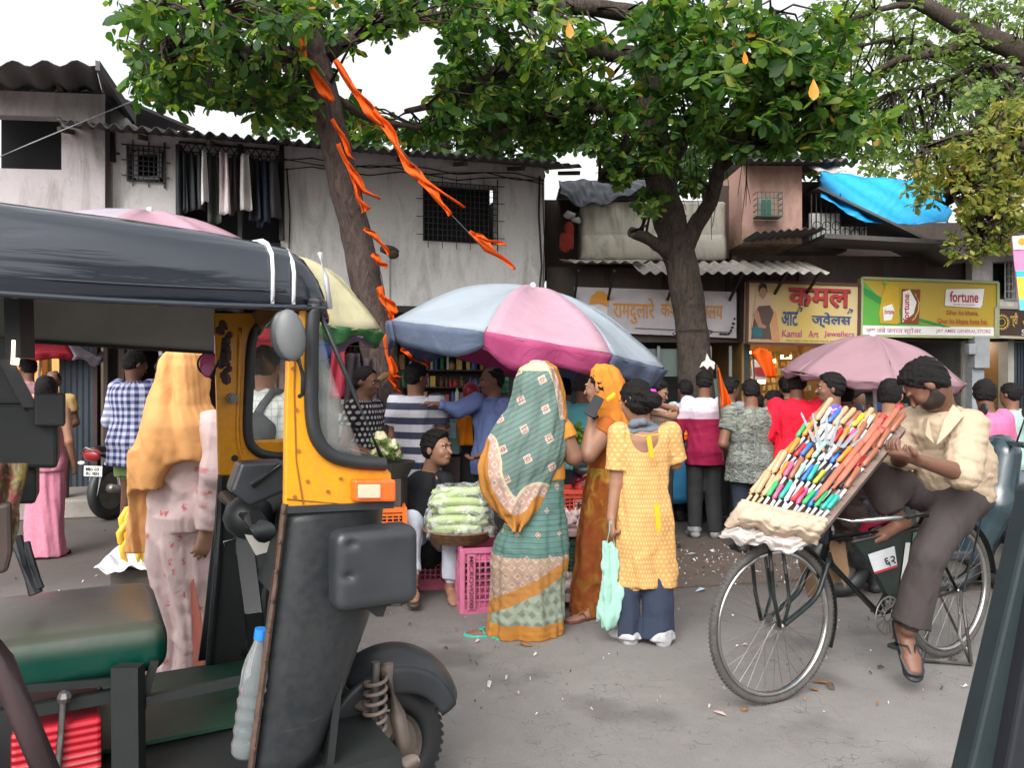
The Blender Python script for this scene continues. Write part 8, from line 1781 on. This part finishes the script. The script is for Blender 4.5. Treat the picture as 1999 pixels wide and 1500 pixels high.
for lay in range(4):
    for ix in range(11-lay):
        for iy in range(4-lay):
            o = proto if cnt == 0 else proto.copy()
            if cnt: COL.objects.link(o)
            o.location = FC+V(-.5+lay*.03+ix*.062+rr.uniform(-.01,.01), -.28+lay*.03+iy*.062+rr.uniform(-.01,.01), .83+lay*.046); cnt += 1; tag(o, 'small bright orange fruit in the heap on the blue cart', 'fruit', 'orange fruits heaped on the blue cart')
# weighing counter with teal can and cloth
q = P(880,850,6.4); t = thing('counter', 'dark shop counter behind the seated man', 'counter', V(q.x,6.6,0)); MB().box(V(q.x+.15,6.75,.62), (1.0,.45,1.24)).build('body', mplain('counter_dark', (.03,.028,.027), .7), t); 
mb = MB(); mb.box(V(q.x+.15,6.72,1.25), (1.05,.5,.025)); mb.build('top', M_steel, t)
t = thing('storage_can', 'pale teal can with white label standing behind the seated man', 'can', P(873,900,6.3)); MB().slab([P(856,888,6.3), P(897,888,6.3), P(897,820,6.3), P(856,820,6.3)], (0,1,0), .2).build('can', mplain('teal_can', (.16,.30,.28), .5), t, bevel=.012); MB().slab([P(872,855,6.29), P(890,856,6.29), P(890,826,6.29), P(872,825,6.29)], (0,-1,0), .004).build('can_label', mplain('pale_label', (.45,.58,.62), .5), t)
MB().box(P(876,940,6.42), (.2,.2,.42)).build('stool', W_dark); tag(bpy.data.objects['stool'], 'dark stand under the pale teal can', 'stand')
def cloth_o(u, v): return P(892+u*28+v*4, 812+v*58, 6.2+.02*math.sin(u*8+v*3))
tag(sheet('hanging_cloth', cloth_o, 8, 12, mcloth('orange_towel', (.80,.24,.01)), None, .006), 'orange towel hanging below the arm of the blue shirt man', 'towel')
t = MB().lathe(P(920,778,6.9), (0,0,1), [(0,0),(.05,0),(.075,.03),(.08,.08),(.06,.12),(.03,.14),(.012,.15),(0,.155)], 20).build('red_pot', mplain('red_pot', (.32,.02,.03), .3), smooth=True); tag(t, 'round dark red pot on the shop counter left of the balding man', 'pot')
t = MB().lathe(P(983,770,7.2), (0,0,1), [(0,0),(.05,0),(.05,.03),(.045,.04),(.05,.05),(.05,.09),(.045,.10),(.05,.11),(.05,.16),(0,.16)], 18).build('green_jar', mplain('green_jar', (.03,.22,.10), .4), smooth=True); tag(t, 'ribbed green jar behind the balding man on the counter', 'jar')
MB().box(V(q.x+.5,7.35,.6), (2.2,.4,1.2)).build('rear_counter', mplain('counter_dark', (.03,.028,.027), .7)); tag(bpy.data.objects['rear_counter'], 'long dark rear counter with jars under the whitewashed house', 'counter')
# leafy heap between the sari women
rg = np.random.default_rng(3); pts = pxpts([(1128,845,14,16,5.7,6.0,14)], rg); a, b, c, d_ = rosettes(pts, rg, (.05,.08), (6,9)); tag(leaves('leafy_greens', a, b, c, d_, SML, m_leaf('lime_leaves', [(0,(.2,.32,.03)),(1,(.35,.42,.06))], .3), None), 'bunch of lime green leaves below the turquoise T-shirt', 'greens')
# bananas and white sheet beyond the rickshaw
tb = V((250-1000)/1500*4.25,4.3,0); t = thing('stall_table', 'low table under a white plastic sheet behind the orange headscarf', 'table', tb); MB().box(tb+V(.1,.05,.2), (.34,.3,.40)).build('table', mplain('dusty_crate', (.10,.085,.075), .9), t)
sheetp('plastic_sheet', 'crumpled white plastic sheet on the low table behind the orange headscarf', 'sheet', [P(183,1115,4.1), P(300,1112,4.1), P(298,1070,4.5), P(225,1070,4.5)], mplain('white_sheet', (.68,.70,.74), .4), .02, 2)
bn = thing('banana_bunch', 'bunch of yellow bananas on the white sheet beside the headscarf', 'bananas', P(262,1078,4.2)); M_ban = mplain('banana_skin', (.82,.50,.05), .5, var=.15)
for k in range(13):
    a = k*.5; c = P(272+6*math.cos(a*2), 1000+(k//5)*28, 4.2+.03*math.sin(a)); s = -1 if k % 2 else 1; dx = .05+.02*math.sin(k*3)
    MB().tube([c+V(0,0,.05), c+V(s*dx*.6,-.03,.02), c+V(s*dx,-.045,-.03), c+V(s*dx*.95,-.04,-.08), c+V(s*dx*.7,-.03,-.11)], [.006,.017,.019,.016,.005], 8).build('banana', M_ban, bn, smooth=True)
# ------------------------------------------------------------------ display tray on the bicycle
TL, TR_, BR_, BL2 = P(1588,812,3.75), P(1757,838,3.62), P(1607,1022,3.28), P(1448,985,3.42)
dt = thing('display_tray', 'slanting wooden display board of knives and pens fixed over the front wheel', 'tray', P(1600,1040,3.35))
nT = (TR_-TL).cross(BL2-TL).normalized(); nT = nT if nT.y < 0 else -nT
MB().slab([TL, TR_, BR_, BL2], -nT, .02).build('board', M_wood, dt)
mb = MB(); mb.bar(TR_, BR_-(TR_-BR_)*.05, .05, .04, nT); mb.bar(TL, TR_, .03, .03, nT)
for k in range(7): a = TR_.lerp(BR_, k/7+.05); mb.bar(a+nT*.02, a+(TL-TR_).normalized()*.05+nT*.02, .05, .012, nT)
mb.build('side_plank', mplain('grey_brown_plank', (.17,.12,.10), .8, var=.3, scale=14), dt)
IC = [('orange',(.80,.22,.03)),('green',(.03,.42,.12)),('red',(.62,.03,.04)),('teal',(.02,.35,.28)),('blue',(.03,.14,.50)),('yellow',(.75,.50,.03)),('brown',(.30,.11,.06)),('black',(.03,.032,.04)),('mint',(.30,.62,.48)),('white',(.62,.62,.62)),('wood',(.50,.32,.18)),('pink',(.62,.10,.22)),('lime',(.38,.46,.04))]
IM = {n: mplain('handle_'+n, c, .4, var=.08) for n, c in IC}; blade = mplain('bright_blade', (.62,.64,.66), .22, .9)
rows_ = [('bottom row', .93, ['wood','wood','wood','green','pink','teal','white','red','pink','green','blue','green','teal','teal']),('second row', .72, ['wood','wood','orange','pink','brown','mint','blue','teal','lime','black','black','black','black','brown']),('third row', .50, ['orange','orange','red','blue','orange','mint','white','white','blue','orange','yellow','blue','red','brown']),('fourth row', .30, ['green','orange','orange','white','white','white','red','orange','pink','brown','wood','brown','brown','brown']),('top row', .12, ['brown','wood','white','blue','wood','wood','brown','yellow','wood','white','brown','red','brown','brown'])]
up_t = ((TL-BL2)+(TR_-BR_)).normalized(); rr = random.Random(12); ords = ['first','second','third','fourth','fifth','sixth','seventh','eighth','ninth','tenth','eleventh','twelfth','thirteenth','fourteenth']
for ri, (rn, vv, cols) in enumerate(rows_):
    for j, cn in enumerate(cols):
        u = (j+.5)/14; p = TL.lerp(TR_, u).lerp(BL2.lerp(BR_, u), vv)+nT*(.03+.012*(j % 2)); tl = (up_t+(TR_-TL).normalized()*rr.uniform(-.12,.12)+nT*rr.uniform(.02,.15)).normalized(); L = rr.uniform(.085,.115)*(1.45 if cn in ('brown','wood') else 1); w = .0118*(1.25 if cn in ('brown','wood') else 1)
        t = thing('kitchen_knife', '%s handled tool on the bicycle tray, %s, %s from its left edge' % (cn, rn, ords[j]), 'tool', p, 'knives and tools on the bicycle tray'); mb = MB(); mb.tube([p, p+tl*L*.1, p+tl*L*.5, p+tl*L*.92, p+tl*L], [w*.7,w*1.05,w*.9,w*1.15,w*.6], 8, flat=.8); mb.build('handle', IM[cn], t, smooth=True)
        mb = MB(); bl = rr.uniform(.05,.1); mb.slab([p, p-tl*bl, p-tl*(bl+.02)+(TR_-TL).normalized()*.008, p-tl*.01+(TR_-TL).normalized()*.014], nT, .002); mb.build('blade', blade if cn not in ('wood',) else IM['wood'], t)
for k in range(7):
    p = TL.lerp(TR_, .26+k*.065).lerp(BL2.lerp(BR_, .28+k*.065), .36+.02*(k%2))+nT*(.05+.01*(k%2)); e = (up_t*1+(TR_-TL).normalized()*(-.75+k*.17)).normalized(); t = thing('long_knife', 'bare blade in the fan on the bicycle tray, %s from the left' % ords[k], 'knife', p, 'fanned knife blades on the bicycle tray'); MB().slab([p, p+e*.19, p+e*.205+(TR_-TL).normalized()*.008, p+(TR_-TL).normalized()*.02], nT, .002).build('blade', blade, t); MB().tube([p, p-e*.045], .0065, 8).build('handle', IM[['black','white','brown'][k%3]], t, smooth=True)
for k in range(6):
    p = TR_.lerp(BR_, .08+k*.13)+(TL-TR_).normalized()*(.05+.03*(k % 2))+nT*.06; t = thing('rolling_stick', 'reddish wooden stick along the right edge of the bicycle tray, %s from the top' % ords[k], 'stick', p, 'wooden sticks on the bicycle tray'); MB().tube([p-up_t*.12, p-up_t*.05, p+up_t*.12, p+up_t*.14], [.009,.013,.015,.009], 10).build('shaft', mplain('red_wood', (.42,.13,.08), .5), t, smooth=True)
    if k < 3: MB().ell(p+up_t*.15, (.022,.016,.014), 10).build('red_tip', mplain('bright_red_tip', (.8,.03,.05), .4), t, smooth=True)
# cloth and film round the foot of the tray
wr = thing('tray_wrap', 'beige cloth and plastic bag bundled under the lower edge of the display board', 'wrap', P(1520,1070,3.3))
def wrapf(tl, tr, br, bl, bul, amp, sd):
    def fn(u, v):
        x0 = tl[0]+(tr[0]-tl[0])*u; y0 = tl[1]+(tr[1]-tl[1])*u; x1 = bl[0]+(br[0]-bl[0])*u; y1 = bl[1]+(br[1]-bl[1])*u+5*math.sin(u*13+sd)+3*math.sin(u*31)
        w = math.sin(v*PI*.85); p = P(x0+(x1-x0)*v, y0+(y1-y0)*v, 3.36-.17*u-bul*w*(1-(2*u-1)**6)); q = .5*math.sin(v*19+u*5+sd)+.5*math.sin(v*31-u*9+2*math.sin(u*7)); r_ = math.sin(u*17+v*3+2*math.sin(v*4+sd))
        return p+V(.2,-1,.25)*amp*(q*.7+r_*.6+.5*math.sin(u*43+v*8))
    return fn
sheet('cloth', wrapf((1446,976),(1616,1012),(1596,1062),(1412,1022), .10, .009, 1), 60, 30, mcloth('beige_wrap', (.50,.39,.29), fold=.9), wr, .006)
sheet('film', wrapf((1430,1012),(1608,1040),(1560,1082),(1404,1052), .05, .011, 4), 60, 24, mplain('milky_film', (.50,.45,.42), .3, bmp=.5, dist=.02), wr, .003)
T = SDF(.012); T.chain([P(1662,962,3.72), P(1655,1000,3.7), P(1648,1040,3.7)], [.05,.065,.04], k=.03); T.noise(.02, 26, 3, (1,1,1)); tag(T.build('hanging_bag', mcloth('dark_brown_bag', (.035,.022,.02))), 'dark brown tangled bag hanging from the bicycle handlebar', 'bag')
t = MB().slab([P(1556,1085,3.75), P(1655,1075,3.85), P(1648,1130,3.82), P(1578,1168,3.75)], (0,1,0), .008).build('cardboard', mplain('brown_cardboard', (.22,.13,.07), .85)); tag(t, 'brown cardboard sheet behind the bicycle front wheel', 'cardboard')
t = MB().slab([P(1615,1055,3.72), P(1650,1060,3.72), P(1658,1120,3.72), P(1650,1150,3.72), P(1632,1110,3.72)], (0,1,0), .006).build('cardboard', mplain('brown_cardboard', (.22,.13,.07), .85)); tag(t, 'torn brown paper strip hanging under the bicycle frame', 'cardboard')
rl = thing('cloth_roll', 'dark red roll with white band resting on the bicycle frame panel', 'roll', P(1705,1030,3.85)); MB().cyl(P(1683,1030,3.75), P(1728,1018,3.85), .033).build('roll', mcloth('dark_red_roll', (.32,.015,.04)), rl, smooth=.6); MB().cyl(P(1727,1018,3.849), P(1732,1017,3.855), .036).build('band', I_wht, rl)
# ------------------------------------------------------------------ litter
rr = random.Random(8); Ms = [mplain('paper_white', (.5,.5,.5), .7), mplain('dry_leaf', (.22,.11,.05), .8), mplain('paper_blue', (.3,.42,.5), .6), mplain('leaf_dark', (.06,.04,.03), .8), mplain('paper_pink', (.5,.35,.32), .7)]
def scrap(mb, p, s, a):
    e = V(math.cos(a), math.sin(a), 0); f = V(-e.y, e.x, 0); k = [rr.uniform(.6,1.2) for _ in range(5)]; z = rr.uniform(.002,.012)*(1+s*12)
    mb.add([p-e*s*k[0]-f*s*.4, p+e*s*.3-f*s*.55*k[1]+V(0,0,z), p+e*s*k[2]+V(0,0,z*.3), p+e*s*.2+f*s*.5*k[3]+V(0,0,z), p-e*s*.6+f*s*.3*k[4], p+V(0,0,z*1.5)], [(0,1,5),(1,2,5),(2,3,5),(3,4,5),(4,0,5)])
spots = [(955,1341,0,.028),(988,1328,0,.012),(1048,1398,0,.012),(932,1255,4,.022),(1025,1260,1,.05),(1368,1155,2,.05),(1405,1395,4,.035),(1455,1388,1,.03),(1605,1335,1,.05),(1620,1345,3,.04),(1590,1350,1,.03),(1430,1205,0,.02),(1015,1240,0,.012),(1045,1282,0,.018),(1885,1345,0,.022),(1165,1215,0,.015),(1455,1262,4,.02),(800,1222,3,.018),(870,1268,3,.018),(930,1300,3,.012),(1720,1308,3,.03),(1860,1292,3,.03),(1350,1083,0,.04),(1390,1078,0,.035),(1440,1265,0,.016)]
wh_ = ['pale','brown','bluish','dark','pinkish']
for i, (x, y, m, s_) in enumerate(spots):
    mb = MB(); p = G(x, y); p.z = .006; scrap(mb, p, s_, rr.uniform(0, 6)); near_ = 'near the bicycle wheel' if x > 1300 else 'in front of the sari women' if x > 900 else 'beside the rickshaw wheel'
    tag(mb.build('litter', Ms[m], loc=p), '%s scrap of litter on the asphalt %s, at %s' % (wh_[m], near_, 'the left' if i % 3 == 0 else 'the centre' if i % 3 == 1 else 'the right'), 'litter', 'litter on the asphalt')
mb = MB(); ms = []
for k in range(900):
    x, y = rr.gauss(1370, 190), rr.gauss(1092, 22)
    if rr.random() < .35: x, y = rr.uniform(0, 1999), rr.uniform(1035, 1400)
    if y < 1030: continue
    p = G(x, y); p.z = .005; mb.mi = rr.choice([0,0,1,1,1,3,3,4]); scrap(mb, p, rr.uniform(.004,.02)*(1 if y < 1150 else .6), rr.uniform(0, 6))
tag(mb.build('ground_debris', Ms, loc=(0,0,0)), 'scattered tiny scraps of leaf and paper along the dirty road edge', 'debris', kind='stuff')
# dirt patch at the road edge
pa = [G(x, y) for x, y in ((1310,1150),(1480,1140),(1700,1125),(2100,1130),(2300,1060),(1500,1040),(1300,1045),(1000,1050),(850,1090),(980,1105),(1150,1120))]
t = NT('dark_dirt'); n = t.noise(6, 6, .7); o = MB().add([V(p.x,p.y,.004) for p in pa], [tuple(range(len(pa)))]).build('dirt_patch', t.fin(t.mix(n, (.06,.045,.038), (.15,.12,.10)), .95, t.bump(t.noise(60, 4), .6, .01)), loc=(0,0,0)); o['kind'] = 'structure'
# bits on trunks
mb = MB(); mb.slab([P(x, y, 8.24) for x, y in ((1380,690),(1386,702),(1396,708),(1394,722),(1386,714),(1381,722),(1374,714),(1366,718),(1370,708),(1377,704))], (0,1,0), .01); tag(mb.build('paper', mplain('white_paper', (.6,.58,.55), .8)), 'torn white paper stuck on the broad tree trunk', 'paper')
mb = MB()
for k in range(4): mb.tube([P(716+k, 770-k*3, 6.72), P(728,752-k*2,6.55), P(748,738-k*3,6.52), P(764,728,6.6)], .005, 5)
tag(mb.build('rope', mplain('straw_rope', (.35,.24,.10), .8)), 'straw rope tied round the leaning trunk', 'rope')
t = thing('wall_lamp', 'dark broken lamp on a thin pipe beside the leaning trunk', 'lamp', P(762,610,9.0)); mb = MB(); mb.cyl(P(762,605,9.05), P(762,500,9.05), .012); mb.build('pipe', mplain('grey_pipe', (.2,.2,.2), .5), t)
T = SDF(.012); T.ell(P(758,488,9.0), (.10,.06,.05)); T.ell(P(768,496,9.0), (.06,.05,.06)); T.noise(.015, 20, 3, (1,1,1)); T.build('lamp_head', mplain('dark_lamp', (.05,.035,.03), .7), t)
# hanging goods and clothes behind the windscreen
for k, (x, y, lb, c) in enumerate(((690,690,'black printed garment hanging nearest the windscreen edge', (.03,.025,.03)),(722,700,'dark garment hanging left of the trunk', (.06,.04,.05)),(660,670,'red garment hanging above the windscreen', (.30,.03,.05)))):
    def fg(u, v, x=x, y=y, k=k): return P(x+(u-.5)*34*(.7+.4*v), y+v*110, 6.3+.03*math.sin(u*9+v*4+k))
    tag(sheet('hanging_garment', fg, 8, 12, mcloth('garment_%d' % k, c, .5), None, .006), lb, 'garment')
mb = MB(); mb.tube([P(600,672,6.3), P(760,680,6.3)], .006, 5); tag(mb.build('garment_rail', M_iron), 'thin rail with hanging garments behind the rickshaw windscreen', 'rail')
# ------------------------------------------------------------------ camera, light
cd = bpy.data.cameras.new('camera'); cam = bpy.data.objects.new('camera', cd); COL.objects.link(cam)
cam.location = (0,0,H); cam.rotation_euler = (PI/2,0,0); cd.lens = 36*F/1999; cd.sensor_width = 36; cd.clip_end = 500; cd.clip_start = .02
scene.camera = cam
w = bpy.data.worlds.new('World'); scene.world = w; w.use_nodes = True; nt = w.node_tree; bg = nt.nodes['Background']
sky = nt.nodes.new('ShaderNodeTexSky'); sky.sky_type = 'NISHITA'; sky.sun_disc = False; sky.sun_elevation = math.radians(42); sky.sun_rotation = math.radians(200)
sky.air_density = 1.6; sky.dust_density = 4.5; sky.ozone_density = 1.0
hs_ = nt.nodes.new('ShaderNodeHueSaturation'); hs_.inputs['Saturation'].default_value = .14; hs_.inputs['Value'].default_value = 1.08
nt.links.new(sky.outputs[0], hs_.inputs['Color']); nt.links.new(hs_.outputs[0], bg.inputs['Color']); bg.inputs['Strength'].default_value = .15
sd = bpy.data.lights.new('sun', 'SUN'); sd.energy = 1.0; sd.angle = math.radians(50); sd.color = (1,.97,.93); so = bpy.data.objects.new('sun', sd); COL.objects.link(so)
az, el = math.radians(200), math.radians(42)
dr_ = V(math.sin(az)*math.cos(el), math.cos(az)*math.cos(el), math.sin(el)); so.rotation_euler = (-dr_).to_track_quat('-Z', 'Y').to_euler(); so.location = (0,-5,12)
vs = scene.view_settings; vs.view_transform = 'Standard'; vs.look = 'None'; vs.exposure = .93; vs.gamma = 1
scene.cycles.use_denoising = True; scene.cycles.max_bounces = 6; scene.cycles.diffuse_bounces = 4; scene.cycles.transparent_max_bounces = 8
scene.cycles.caustics_reflective = False; scene.cycles.caustics_refractive = False
